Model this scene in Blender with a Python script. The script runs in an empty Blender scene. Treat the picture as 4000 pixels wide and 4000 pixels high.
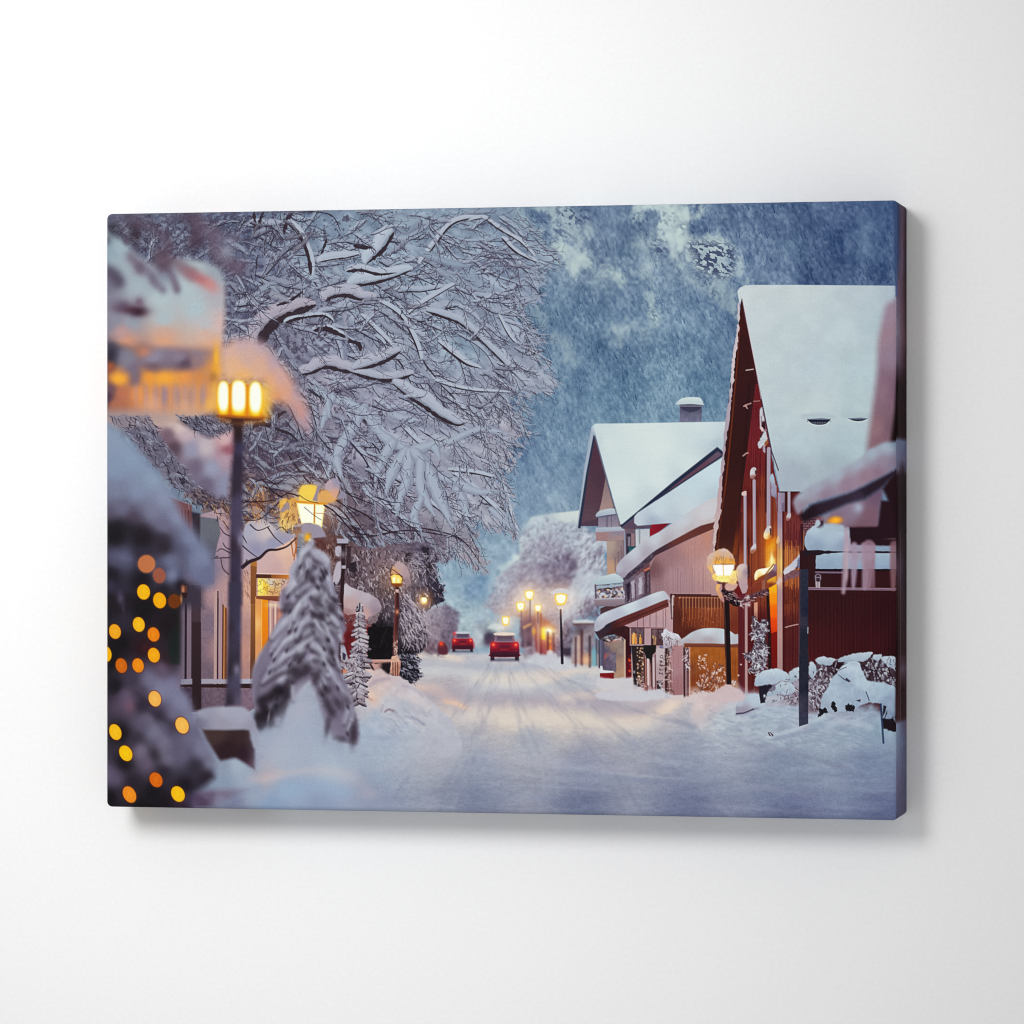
import math, random
import numpy as np

# ---------------------------------------------------------------------------
#  A canvas print hanging on a plain white wall.
#  The printed picture (a snowy village street at dusk) is drawn here with a
#  small vector painter and becomes the print's own colour, vertex by vertex.
# ---------------------------------------------------------------------------
CW, CH, CD = 0.400, 0.299, 0.0366          # canvas width, height, depth in metres
NX = 1600                                  # painter cells across the front
NY = int(round(NX * CH / CW))
NS = int(round(NX * CD / CW))              # cells across the wrapped right side
RW, RH = NX + NS, NY

# front face corners in survey units (4000 units = the sheet the sketch was drawn on)
_src = np.array([(413.2, 834.3), (3506.5, 780.6), (3506.5, 3206.1), (413.3, 3152.3)])
_dst = np.array([(0, 0), (NX, 0), (NX, NY), (0, NY)], float)
def _homog(s, d):
    A, b = [], []
    for (x, y), (u, v) in zip(s, d):
        A.append([x, y, 1, 0, 0, 0, -u * x, -u * y]); b.append(u)
        A.append([0, 0, 0, x, y, 1, -v * x, -v * y]); b.append(v)
    return np.append(np.linalg.solve(np.array(A), np.array(b)), 1).reshape(3, 3)
HM = _homog(_src, _dst)
def to_cells(p):
    p = np.asarray(p, float).reshape(-1, 2)
    q = np.c_[p, np.ones(len(p))] @ HM.T
    return q[:, :2] / q[:, 2:3]
K = NX / 3150.0                            # cells per survey unit (mean)

class Sheet:                               # a drawing sheet: local units -> cells
    def __init__(s, x0, y0, size): s.x0, s.y0, s.k = x0, y0, size / 1932.0
    def __call__(s, pts):
        p = np.asarray(pts, float).reshape(-1, 2) * s.k + (s.x0, s.y0)
        return to_cells(p)
    @property
    def u(s): return s.k * K               # cells per local unit
class SideSheet:                           # 0..1 across the wrapped side, survey height
    u = K
    def __call__(s, pts):
        p = np.asarray(pts, float).reshape(-1, 2)
        return np.c_[NX + p[:, 0] * NS, to_cells(np.c_[np.full(len(p), 3506.5), p[:, 1]])[:, 1]]
class Cells:                               # points already in cells
    u = 1.0; k = 1 / K
    def __call__(s, pts): return np.asarray(pts, float).reshape(-1, 2)
CL = Cells()
F = Sheet(0, 0, 4000)
SD = SideSheet()

IMG = np.zeros((RH, RW, 3), np.float32)

# ---- noise ----------------------------------------------------------------
_tabs = {}
def vnoise(X, Y, seed=0):
    if seed not in _tabs:
        _tabs[seed] = np.random.RandomState(seed + 11).rand(256, 256).astype(np.float32)
    T = _tabs[seed]
    xf, yf = np.floor(X), np.floor(Y)
    x, y = (X - xf).astype(np.float32), (Y - yf).astype(np.float32)
    xi, yi = xf.astype(np.int64) & 255, yf.astype(np.int64) & 255
    x = x * x * (3 - 2 * x); y = y * y * (3 - 2 * y)
    x1, y1 = (xi + 1) & 255, (yi + 1) & 255
    return (T[yi, xi] * (1 - x) + T[yi, x1] * x) * (1 - y) + (T[y1, xi] * (1 - x) + T[y1, x1] * x) * y
def fbm(X, Y, seed=0, octv=4, gain=0.5):
    a, s, t = 1.0, 0.0, 0.0
    for o in range(octv):
        s = s + a * vnoise(X * 2 ** o + 13.7 * o, Y * 2 ** o + 7.1 * o, seed + o); t += a; a *= gain
    return s / t                            # 0..1
def rot(X, Y, deg):
    c, s = math.cos(math.radians(deg)), math.sin(math.radians(deg))
    return X * c + Y * s, -X * s + Y * c

# ---- geometry helpers -----------------------------------------------------
def spline(P, closed=False, n=8):
    P = np.asarray(P, float); N = len(P)
    if N < 3: return P
    out = []
    for i in range(N if closed else N - 1):
        if closed: a, b, c, d = P[(i - 1) % N], P[i], P[(i + 1) % N], P[(i + 2) % N]
        else: a, b, c, d = P[max(i - 1, 0)], P[i], P[i + 1], P[min(i + 2, N - 1)]
        for t in np.arange(n) / n:
            out.append(0.5 * (2 * b + (c - a) * t + (2 * a - 5 * b + 4 * c - d) * t * t + (3 * b - a - 3 * c + d) * t ** 3))
    if not closed: out.append(P[-1])
    return np.array(out)
def bbox(P, pad):
    x0 = max(int(math.floor(P[:, 0].min() - pad)), 0); x1 = min(int(math.ceil(P[:, 0].max() + pad)) + 1, RW)
    y0 = max(int(math.floor(P[:, 1].min() - pad)), 0); y1 = min(int(math.ceil(P[:, 1].max() + pad)) + 1, RH)
    return x0, y0, x1, y1
def grid(b):
    return np.meshgrid(np.arange(b[0], b[2], dtype=np.float32) + .5, np.arange(b[1], b[3], dtype=np.float32) + .5)
def sdf(P, X, Y):
    P = P.astype(np.float32)
    d = np.full(X.shape, 1e12, np.float32); ins = np.zeros(X.shape, bool)
    N = len(P)
    for i in range(N):
        ax, ay = P[i]; bx, by = P[(i + 1) % N]
        ex, ey = bx - ax, by - ay
        L = ex * ex + ey * ey
        if L < 1e-9: continue
        wx, wy = X - ax, Y - ay
        t = np.clip((wx * ex + wy * ey) / L, 0, 1)
        np.minimum(d, (wx - ex * t) ** 2 + (wy - ey * t) ** 2, out=d)
        c = (ay > Y) != (by > Y)
        if ey != 0: ins ^= c & (X < ex * (Y - ay) / ey + ax)
    d = np.sqrt(d)
    return np.where(ins, -d, d)
def sstep(t):
    t = np.clip(t, 0, 1); return t * t * (3 - 2 * t)

# ---- colour ---------------------------------------------------------------
def colour(col, sh, X, Y, b):
    """col: (r,g,b) | ('v',c0,c1) top to bottom | ('h',c0,c1) | [(x,y,(r,g,b)),...] colour samples"""
    if isinstance(col, list):
        pts = sh([(c[0], c[1]) for c in col]); cs = np.array([c[2] for c in col], np.float32)
        st = 4 if X.size > 40000 else 1
        Xs, Ys = X[::st, ::st], Y[::st, ::st]
        e = 0.02 * ((pts[:, 0].max() - pts[:, 0].min() + 8) ** 2 + (pts[:, 1].max() - pts[:, 1].min() + 8) ** 2) / max(len(col), 1)
        num = np.zeros(Xs.shape + (3,), np.float32); den = np.zeros(Xs.shape, np.float32)
        for (px, py), c in zip(pts, cs):
            w = 1.0 / ((Xs - px) ** 2 + (Ys - py) ** 2 + e) ** 1.6
            num += w[..., None] * c; den += w
        r = num / den[..., None]
        if st > 1: r = upsample(r, X.shape, st)
        return r
    if isinstance(col[0], str):
        t = (Y - b[1]) / max(b[3] - b[1], 1) if col[0] == 'v' else (X - b[0]) / max(b[2] - b[0], 1)
        return np.array(col[1], np.float32) * (1 - t[..., None]) + np.array(col[2], np.float32) * t[..., None]
    return np.array(col, np.float32)
def upsample(r, shape, st):
    h, w = shape
    yy = np.minimum(np.arange(h) / st, r.shape[0] - 1.001) if r.shape[0] > 1 else np.zeros(h)
    xx = np.minimum(np.arange(w) / st, r.shape[1] - 1.001) if r.shape[1] > 1 else np.zeros(w)
    y0 = yy.astype(int); x0 = xx.astype(int); fy = (yy - y0)[:, None, None].astype(np.float32); fx = (xx - x0)[None, :, None].astype(np.float32)
    y1 = np.minimum(y0 + 1, r.shape[0] - 1); x1 = np.minimum(x0 + 1, r.shape[1] - 1)
    return (r[y0][:, x0] * (1 - fx) + r[y0][:, x1] * fx) * (1 - fy) + (r[y1][:, x0] * (1 - fx) + r[y1][:, x1] * fx) * fy
def put(b, a, c):
    s = IMG[b[1]:b[3], b[0]:b[2]]
    a = a[..., None]
    s *= (1 - a); s += c * a

# ---- marks ----------------------------------------------------------------
def poly(sh, pts, col, soft=5, op=1.0, sm=0, rough=0, rs=12, seed=1, tex=0, ts=20, tang=0, tasp=1, fade=None):
    """filled outline. soft: width of its edge, rough/rs: ragged edge amount/size, tex: mottling"""
    P = sh(pts)
    if sm: P = spline(P, True, sm)
    sf = max(soft * K, .9); rg = rough * K
    b = bbox(P, sf + rg)
    if b[2] <= b[0] or b[3] <= b[1]: return
    X, Y = grid(b)
    d = sdf(P, X, Y)
    if rg: d = d + (fbm(X / (rs * K), Y / (rs * K), seed, 3) - .5) * 2.2 * rg
    a = sstep(.5 - d / sf) * op
    if fade:
        f0, f1 = sh([(0, fade[0]), (0, fade[1])])[:, 1]
        a = a * (1 - sstep((Y - f0) / (f1 - f0)))
    c = colour(col, sh, X, Y, b)
    if tex:
        xr, yr = rot(X, Y, tang)
        n = (fbm(xr / (ts * K), yr / (ts * K * tasp), seed + 40, 3) - .5) * 2 * tex
        c = c + n[..., None] * np.array([1, 1, 1], np.float32)
    put(b, a, c)
def line(sh, pts, w, col, soft=3, op=1.0, sm=0):
    """stroke; w = width (survey units), a number or (start, end) or per-point list"""
    P = sh(pts)
    n0 = len(P)
    if np.isscalar(w): w = (w, w)
    wv = np.interp(np.linspace(0, 1, n0), np.linspace(0, 1, len(w)), w)
    if sm and n0 > 2:
        Q = spline(P, False, sm); wv = np.interp(np.linspace(0, 1, len(Q)), np.linspace(0, 1, n0), wv); P = Q
    stroke(P, wv * K * .5, col, max(soft * K, .9), op)
def stroke(P, hw, col, sf=1.0, op=1.0):
    b = bbox(P, sf + hw.max())
    if b[2] <= b[0] or b[3] <= b[1]: return
    X, Y = grid(b)
    d = np.full(X.shape, 1e9, np.float32)
    for i in range(len(P) - 1):
        ax, ay = P[i]; ex, ey = P[i + 1] - P[i]
        L = ex * ex + ey * ey + 1e-9
        wx, wy = X - ax, Y - ay
        t = np.clip((wx * ex + wy * ey) / L, 0, 1)
        np.minimum(d, np.hypot(wx - ex * t, wy - ey * t) - (hw[i] + (hw[i + 1] - hw[i]) * t), out=d)
    put(b, np.clip(.5 - d / sf, 0, 1) * op, np.array(col, np.float32))
def blob(sh, x, y, rx, ry, col, op=1.0, ang=0, p=1.0, nz=0, ns=20, seed=3, screen=False):
    """soft gaussian spot, radii in survey units"""
    c = sh([(x, y)])[0]; rx *= K; ry *= K
    R = 2.6 * max(rx, ry)
    b = bbox(np.array([c]), R)
    if b[2] <= b[0] or b[3] <= b[1]: return
    X, Y = grid(b)
    xr, yr = rot(X - c[0], Y - c[1], ang)
    q = (xr / rx) ** 2 + (yr / ry) ** 2
    if nz: q = q * (1 + nz * 3 * (fbm(X / (ns * K), Y / (ns * K), seed, 4) - .5)); q = np.maximum(q, 0)
    a = np.exp(-.9 * q ** p) * op
    cl = np.array(col, np.float32)
    if screen:
        s = IMG[b[1]:b[3], b[0]:b[2]]; s += (255 - s) * (cl / 255) * a[..., None]
    else: put(b, a, cl)
def disc(sh, x, y, rx, ry, col, soft=5, op=1.0, ang=0):
    t = np.linspace(0, 2 * math.pi, 20, endpoint=False)
    c, s = math.cos(math.radians(ang)), math.sin(math.radians(ang))
    k = getattr(sh, 'k', 1)
    poly(sh, [(x + (rx * math.cos(a) * c - ry * math.sin(a) * s) / k, y + (rx * math.cos(a) * s + ry * math.sin(a) * c) / k) for a in t], col, soft, op)
def blur(b, r):
    """box-blur (three passes) of a cell rectangle"""
    s = IMG[b[1]:b[3], b[0]:b[2]].astype(np.float64)
    for _ in range(3):
        for ax in (0, 1):
            pw = [(0, 0)] * 3; pw[ax] = (r + 1, r)
            c = np.cumsum(np.pad(s, pw, mode='edge'), axis=ax)
            n = s.shape[ax]
            s = (np.take(c, np.arange(2 * r + 1, 2 * r + 1 + n), axis=ax) - np.take(c, np.arange(n), axis=ax)) / (2 * r + 1)
    IMG[b[1]:b[3], b[0]:b[2]] = s
def sheetbox(sh, x0, y0, x1, y1):
    P = sh([(x0, y0), (x1, y1), (x0, y1), (x1, y0)])
    return bbox(P, 0)
# drawing sheets (windows into the sketch)
A1 = Sheet(350, 750, 800); A2 = Sheet(350, 1500, 800); A3 = Sheet(350, 2450, 800); A4 = Sheet(1100, 750, 800)
B1 = Sheet(1100, 1500, 800); B2 = Sheet(1100, 2100, 800); B3 = Sheet(1850, 750, 800); B4 = Sheet(1850, 1500, 800)
B5 = Sheet(1850, 2200, 800); D1 = Sheet(2600, 750, 1000); D2 = Sheet(2200, 1500, 800); D3 = Sheet(2200, 2050, 700)
D4 = Sheet(2700, 1500, 500); D5 = Sheet(2700, 2000, 500); D6 = Sheet(3050, 1550, 550); D7 = Sheet(3000, 2050, 600)
D8 = Sheet(2700, 2400, 900)
UNIT = Sheet(0, 0, 1932)
M = Sheet(1800, 780, 1740 * 1932 / 1092); G = Sheet(1300, 2400, 2260 * 1932 / 1092)

def mountain():
    b = (0, 0, RW, int(NY * .76))
    X, Y = grid(b)
    base = colour([(960, 400, (118, 138, 162)), (1100, 480, (116, 132, 158)), (1300, 420, (108, 126, 156)), (1500, 420, (94, 112, 144)), (1250, 460, (112, 130, 156)), (1190, 520, (112, 132, 158)),
                   (1660, 420, (72, 92, 130)), (1640, 520, (88, 106, 140)), (1050, 600, (112, 134, 160)), (1200, 620, (106, 128, 156)), (1590, 400, (84, 102, 138)), (1450, 490, (98, 116, 148)),
                   (1320, 650, (104, 128, 156)), (1400, 520, (98, 118, 148)), (1000, 760, (118, 140, 166)), (1150, 760, (104, 132, 158)), (1120, 660, (98, 122, 150)),
                   (1320, 760, (106, 134, 160)), (1000, 900, (116, 138, 168)), (1080, 880, (110, 134, 162)), (960, 960, (118, 140, 168)), (1250, 720, (108, 134, 160)),
                   (1060, 960, (130, 150, 174)), (920, 1040, (126, 148, 172)), (900, 1120, (138, 160, 182)), (600, 600, (118, 130, 152)), (600, 1150, (110, 110, 126))],
                  F, X, Y, b)
    xs, ys = X / K, Y / K
    wx = (fbm(xs / 90, ys / 90, 14, 3) - .5) * 60; wy = (fbm(xs / 90, ys / 90, 17, 3) - .5) * 60
    xr, yr = rot(xs + wx * .5, ys + wy * .5, 56)
    st = fbm(xr / 30, yr / 9, 2, 3) - .5            # tree tops, short strokes
    dots = fbm(xs / 11, ys / 13, 5, 2) - .5
    pat = fbm((xs + wx) / 170, (ys + wy) / 230, 8, 5) - .5
    clump = fbm((xs + wx) / 55, (ys + wy) / 75, 21, 4) - .5
    xa, ya = rot(xs, ys, -18)
    gully = fbm(xa / 46, ya / 210, 31, 4) - .5       # gullies running down the slope
    fade = np.clip(1.25 - ys / 2600, .55, 1.1)
    t = (st * 34 + dots * 40 + pat * 50 + clump * 40 + gully * 34 + 3) * fade
    t = np.where(t > 0, t * 1.05, t * .9)
    base = base + t[..., None] * np.array([1.0, .95, .82], np.float32)
    put(b, np.ones(X.shape, np.float32), base)
    # the wood itself: thousands of small snow-dusted firs leaning with the slope
    rs = random.Random(2)
    dn = fbm((xs + wx) / 120, (ys + wy) / 150, 77, 4)
    x0 = int(NX * .50)
    for _ in range(9000):
        px, py = rs.uniform(x0, NX), rs.uniform(0, NY * .60)
        if rs.random() > (dn[int(py), min(int(px), RW - 1)] - .28) * 2.4: continue
        h = rs.uniform(4, 9.5); lean = rs.uniform(.15, .5)
        c = IMG[int(py), int(px)]
        f = rs.uniform(.5, 1) * (1 - .45 * py / NY)
        stroke(np.array([(px, py), (px + h * lean, py + h)]), np.array([.5, rs.uniform(1.0, 1.8)]), c - np.array((34, 30, 24)) * f, 1.6, .75)
        if rs.random() < .6: stroke(np.array([(px - 1.2, py), (px + h * lean - 1.6, py + h * .8)]), np.array([.4, .7]), c + np.array((30, 28, 24)) * f, 1.4, .6)
    snow = (186, 200, 204)
    def field(sh, pts, op, soft=70, rough=90, rs=40, seed=1, col=snow):
        P = spline(sh(pts), True, 4); q = bbox(P, (soft + rough) * K)
        x, y = grid(q); d = sdf(P, x, y) / K
        u, v = x / K, y / K
        d = d + (fbm(u / rs, v / (rs * 1.3), seed, 4) - .5) * 1.5 * rough + (fbm(u / 9, v / 11, seed + 5, 2) - .5) * 34
        a = sstep(.5 - d / soft) * op * (.62 + .55 * fbm(u / 26, v / 34, seed + 9, 3))
        put(q, np.clip(a, 0, 1), np.array(col, np.float32))
    def rocks(sh, pts, op=.8, th=.52, col=(76, 86, 120), sc=16, seed=1, ang=40):
        P = spline(sh(pts), True, 4); q = bbox(P, 40 * K)
        x, y = grid(q); d = sdf(P, x, y) / K
        u, v = rot(x / K, y / K, ang)
        n = fbm(u / sc, v / (sc * .55), seed, 3)
        a = sstep((n - th) / .09) * sstep(.5 - (d + (n - .5) * 60) / 50) * op
        put(q, a, np.array(col, np.float32))
    field(B3, [(560, 120), (800, 120), (840, 200), (960, 250), (1080, 280), (1080, 400), (980, 480), (860, 440), (780, 330), (640, 230)], .62, 70, 110, 40, 4)
    field(B3, [(740, 490), (980, 500), (1080, 560), (1160, 640), (1280, 700), (1400, 830), (1390, 890), (1260, 780), (1080, 740), (960, 730), (830, 650)], .85, 60, 70, 44, 7)
    field(B3, [(1490, 90), (1960, 90), (1960, 480), (1850, 430), (1740, 340), (1740, 260), (1620, 200), (1500, 210)], .95, 50, 90, 44, 9, (192, 206, 210))
    field(B3, [(1530, 470), (1740, 430), (1800, 490), (1680, 590), (1670, 810), (1580, 800), (1570, 620), (1510, 560)], .5, 80, 80, 34, 11)
    field(B3, [(1630, 970), (1705, 1000), (1750, 1180), (1700, 1240), (1640, 1120)], .72, 44, 40, 22, 13)
    field(B3, [(1290, 1280), (1490, 1260), (1430, 1360), (1360, 1450), (1310, 1370)], .55, 60, 50, 26, 15); field(B3, [(1570, 1240), (1730, 1250), (1670, 1390), (1580, 1370)], .42, 70, 50, 26, 16)
    field(B3, [(730, 1360), (860, 1360), (940, 1560), (930, 1620), (820, 1550), (750, 1440)], .55, 60, 50, 26, 17); field(B3, [(560, 1090), (650, 1120), (710, 1380), (640, 1330), (580, 1200)], .45, 60, 50, 26, 18)
    field(B3, [(320, 160), (430, 150), (530, 330), (640, 510), (560, 480), (440, 340)], .5, 70, 60, 34, 19); field(B3, [(900, 700), (1100, 720), (1300, 850), (1200, 900), (1000, 800)], .3, 90, 90, 34, 20)
    field(D1, [(-20, 60), (215, 70), (200, 230), (240, 330), (330, 330), (430, 320), (520, 420), (530, 700), (545, 870), (515, 950), (430, 860), (370, 770), (260, 630), (150, 530), (80, 400), (0, 250)], .78, 60, 90, 38, 23)
    field(D1, [(90, 470), (170, 550), (250, 670), (340, 770), (250, 740), (130, 650), (70, 560)], .45, 70, 70, 30, 24)
    field(D1, [(1390, 330), (1550, 250), (1550, 430), (1500, 530), (1420, 450)], .4, 90, 80, 34, 26, (146, 164, 188)); field(D1, [(850, 390), (1010, 380), (990, 510), (850, 490)], .25, 80, 60, 30, 27, (144, 168, 186)); field(D1, [(530, 590), (770, 590), (870, 660), (640, 700)], .35, 80, 60, 30, 28, (144, 162, 188))
    rocks(B3, [(780, 110), (1080, 120), (1120, 260), (960, 340), (820, 300)], .8, .50, seed=3); rocks(B3, [(500, 200), (700, 180), (880, 340), (960, 420), (860, 480), (620, 430), (520, 300)], .65, .5, (80, 94, 130), 18, 7); rocks(B3, [(1080, 430), (1260, 440), (1260, 580), (1120, 600)], .6, .5, (84, 98, 134), 18, 9)
    rocks(B3, [(1690, 450), (1820, 470), (1820, 610), (1700, 600)], .85, .46, seed=11, ang=20); rocks(B3, [(1540, 180), (1740, 200), (1760, 340), (1600, 320)], .7, .5, (98, 116, 146), 18, 13); rocks(B3, [(1650, 1060), (1740, 1080), (1740, 1230), (1660, 1220)], .7, .5, (84, 104, 132), 12, 15)
    rocks(B3, [(1720, 150), (1930, 150), (1930, 350), (1760, 330)], .5, .58, (96, 112, 130), 12, 17)
    rocks(D1, [(180, 370), (430, 380), (530, 440), (520, 610), (420, 660), (250, 600), (190, 480)], .92, .45, (72, 80, 112), 17, 19, 25); rocks(D1, [(90, 220), (170, 230), (170, 320), (90, 310)], .7, .42, (110, 128, 150), 20, 21); rocks(D1, [(190, 580), (300, 620), (420, 780), (360, 820), (220, 660)], .7, .5, (84, 98, 124), 14, 23); rocks(D1, [(520, 100), (1000, 150), (1100, 300), (700, 330)], .35, .5, (70, 86, 124), 24, 25, 56)
    for x, y, rx, ry, o in [(1150, 400, 40, 60, .3), (1570, 450, 110, 60, .2), (1660, 400, 40, 90, .4), (1330, 560, 60, 40, .2), (1120, 720, 60, 80, .22), (1370, 640, 40, 60, .22), (980, 830, 30, 60, .25), (930, 1000, 30, 60, .25), (1040, 640, 50, 40, .25), (1150, 580, 60, 40, .2)]:
        blob(F, x, y, rx * 2, ry * 2, (74, 96, 132), o, 0, 1, .6, 60, 5)
    for x, y, rx, ry, o in [(1060, 940, 120, 50, .3), (960, 900, 60, 50, .2), (1120, 860, 60, 60, .15), (900, 1080, 50, 60, .3), (1280, 770, 90, 30, .12)]:
        blob(F, x, y, rx * 2, ry * 2, (150, 168, 188), o, 0, 1, .5, 50, 6)

def ground():
    b = sheetbox(F, 190, 1180, 1712, 1560)
    b = (0, b[1], RW, RH)
    X, Y = grid(b)
    c = colour([(760, 1235, (176, 172, 186)), (830, 1250, (196, 190, 198)), (900, 1262, (186, 184, 196)), (1000, 1256, (190, 186, 196)), (1080, 1240, (192, 190, 200)), (1180, 1275, (196, 196, 206)),
                (800, 1290, (190, 182, 188)), (900, 1285, (190, 186, 194)), (960, 1280, (204, 198, 200)), (1000, 1290, (184, 186, 198)), (1100, 1285, (186, 190, 202)),
                (850, 1316, (178, 166, 178)), (960, 1318, (176, 164, 176)), (1100, 1322, (180, 170, 182)), (1240, 1312, (206, 190, 192)),
                (840, 1345, (202, 186, 186)), (960, 1350, (206, 192, 190)), (1060, 1352, (212, 198, 194)), (1180, 1352, (202, 190, 192)),
                (760, 1400, (176, 182, 198)), (860, 1390, (182, 182, 196)), (1000, 1395, (170, 174, 190)), (1200, 1395, (164, 168, 186)), (1350, 1400, (166, 172, 190)),
                (700, 1450, (166, 178, 198)), (900, 1450, (152, 158, 180)), (1100, 1450, (148, 152, 176)), (1300, 1450, (150, 156, 180)), (1500, 1450, (144, 154, 178)), (1660, 1450, (130, 140, 168)),
                (560, 1400, (158, 166, 188)), (560, 1500, (136, 156, 186)), (700, 1520, (142, 150, 178)), (900, 1510, (136, 142, 168)), (1100, 1520, (126, 132, 160)), (1300, 1520, (122, 128, 158)), (1500, 1530, (118, 124, 156)), (1680, 1535, (112, 118, 152)),
                (1400, 1330, (180, 178, 192)), (1550, 1400, (158, 168, 188)), (1680, 1400, (142, 154, 178))], F, X, Y, b)
    xs, ys = X / K, Y / K
    xq, yq = rot(xs, ys, -5)
    n = (fbm(xq / 170, yq / 30, 61, 4) - .5) * 17 + (fbm(xs / 22, ys / 9, 62, 3) - .5) * 13 + (fbm(xs / 8, ys / 5, 66, 2) - .5) * 9
    yn = np.clip((Y / NY - .74) / .26, 0, 1)
    c = c + n[..., None] - (9 * yn)[..., None] - 5
    yt = F([(900, 1232)])[0, 1]
    a = sstep((Y - yt) / 10 + .5)
    put(b, a, c)
    # tyre tracks: long soft warm and cool bands across the road
    W = (222, 204, 196); V = (166, 156, 172); L = (200, 204, 214)
    for sh, pts, w, col, o in [
        (B5, [(0, 960), (300, 1000), (560, 960), (800, 930)], 30, (168, 172, 190), .5),
        (B5, [(40, 1090), (300, 1105), (560, 1090), (780, 1030)], 44, W, .55),
        (B5, [(300, 1150), (600, 1140), (800, 1060), (1000, 1010), (1180, 1020)], 26, W, .4),
        (B5, [(0, 1180), (400, 1190), (800, 1230)], 60, L, .35),
        (B5, [(150, 1290), (500, 1290), (800, 1310), (1200, 1310), (1400, 1290)], 60, V, .5),
        (B5, [(850, 1270), (1080, 1250), (1270, 1200), (1300, 1140), (1400, 1110)], 30, W, .55),
        (B5, [(1000, 1300), (1250, 1250), (1400, 1180)], 40, V, .3),
        (B5, [(0, 1400), (300, 1420), (700, 1400)], 60, W, .3),
        (B5, [(300, 1480), (800, 1470), (1200, 1500), (1650, 1520)], 70, (222, 206, 196), .5),
        (B5, [(1300, 1460), (1600, 1430), (1800, 1370), (1932, 1310)], 34, (228, 204, 190), .6),
        (B5, [(1250, 1400), (1500, 1400), (1720, 1330)], 50, V, .35),
        (B2, [(1280, 1420), (1450, 1440), (1560, 1500), (1720, 1590)], 30, (224, 188, 178), .55),
        (B2, [(1540, 1540), (1640, 1560), (1740, 1610)], 16, (250, 196, 160), .6),
        (B2, [(1250, 1250), (1500, 1260), (1932, 1290)], 40, L, .3),
        (B2, [(1300, 1180), (1600, 1200), (1932, 1200)], 26, (170, 172, 188), .4),
        (B2, [(1280, 1110), (1400, 1090), (1560, 1120), (1700, 1150)], 22, (226, 204, 192), .5),
        (B2, [(1300, 1500), (1600, 1480), (1932, 1500)], 60, (168, 158, 174), .35),
        (B2, [(1400, 1700), (1700, 1690), (1932, 1680)], 60, (212, 200, 198), .3)]:
        P = spline(np.array(pts, float), False, 6)
        for (x, y), d in zip(P[:-1], np.diff(P, axis=0)):
            L_ = math.hypot(*d) * sh.k
            blob(sh, x, y, L_ * 1.1 + w * .5, w * .5, col, o * .55, math.degrees(math.atan2(d[1], d[0])), 1, .5, 26, 70)
    rr = random.Random(21)
    for pts in ([(1430, 3200), (1640, 2960), (1800, 2760), (1900, 2620), (1925, 2540)], [(1700, 3215), (1830, 2960), (1900, 2760), (1945, 2620), (1950, 2550)], [(2500, 3220), (2350, 2960), (2180, 2760), (2060, 2620), (2010, 2550)], [(2850, 3220), (2560, 2960), (2300, 2760), (2120, 2620), (2035, 2550)], [(2150, 3215), (2100, 2960), (2030, 2760), (1990, 2620)], [(3300, 3000), (2800, 2860), (2450, 2760), (2200, 2650), (2090, 2560)]):
        P = spline(np.array(pts, float), False, 16)
        for i in range(len(P) - 1):
            x, y = P[i]; t = (y - 2530) / 690
            dx, dy = P[i + 1] - P[i]; L_ = math.hypot(dx, dy)
            ang = math.degrees(math.atan2(dy, dx))
            for k in range(3):
                o = rr.uniform(-1, 1) * (6 + 60 * t)
                blob(UNIT, x + o, y + rr.uniform(-6, 6), L_ * rr.uniform(1, 2.2), 3 + 8 * t * rr.uniform(.5, 1.3), rr.choice([(110, 114, 142), (122, 122, 148), (190, 192, 206)]), rr.uniform(.04, .11), ang + rr.uniform(-6, 6))
    # big faint sweeps in the foreground road
    rs = random.Random(12)
    for _ in range(70):
        x, y = rs.uniform(480, 1700), rs.uniform(1370, 1545)
        blob(F, x, y, rs.uniform(60, 240), rs.uniform(5, 16), rs.choice([(178, 182, 200), (122, 130, 160), (166, 160, 182)]), rs.uniform(.1, .28), rs.uniform(-4, 8), 1, .6, 30, rs.randint(0, 60))
def frost(sh, pts, n, cols, length, width, seed, ang=(0, 360), op=.7, soft=3, curve=.5):
    """scatter short curved twigs inside an outline (snow-laden shrubs and crowns)"""
    rs = random.Random(seed)
    P = sh(pts); x0, y0 = P.min(0); x1, y1 = P.max(0)
    def inside(x, y):
        r = False
        for i in range(len(P)):
            ax, ay = P[i]; bx, by = P[i - 1]
            if (ay > y) != (by > y) and x < (bx - ax) * (y - ay) / (by - ay) + ax: r = not r
        return r
    k = 0
    for _ in range(n * 6):
        if k >= n: break
        x, y = rs.uniform(x0, x1), rs.uniform(y0, y1)
        if not inside(x, y): continue
        k += 1
        a = math.radians(rs.uniform(*ang)); L = length * K * rs.uniform(.35, .95)
        q = [(x, y)]
        for _s in range(3):
            a += rs.uniform(-curve, curve); q.append((q[-1][0] + math.cos(a) * L / 3, q[-1][1] + math.sin(a) * L / 3))
        w = width * K * .42 * rs.uniform(.6, 1.2)
        stroke(np.array(q), np.linspace(w, w * .5, 4), rs.choice(cols), max(soft * K, .9), op * rs.uniform(.6, 1))

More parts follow.
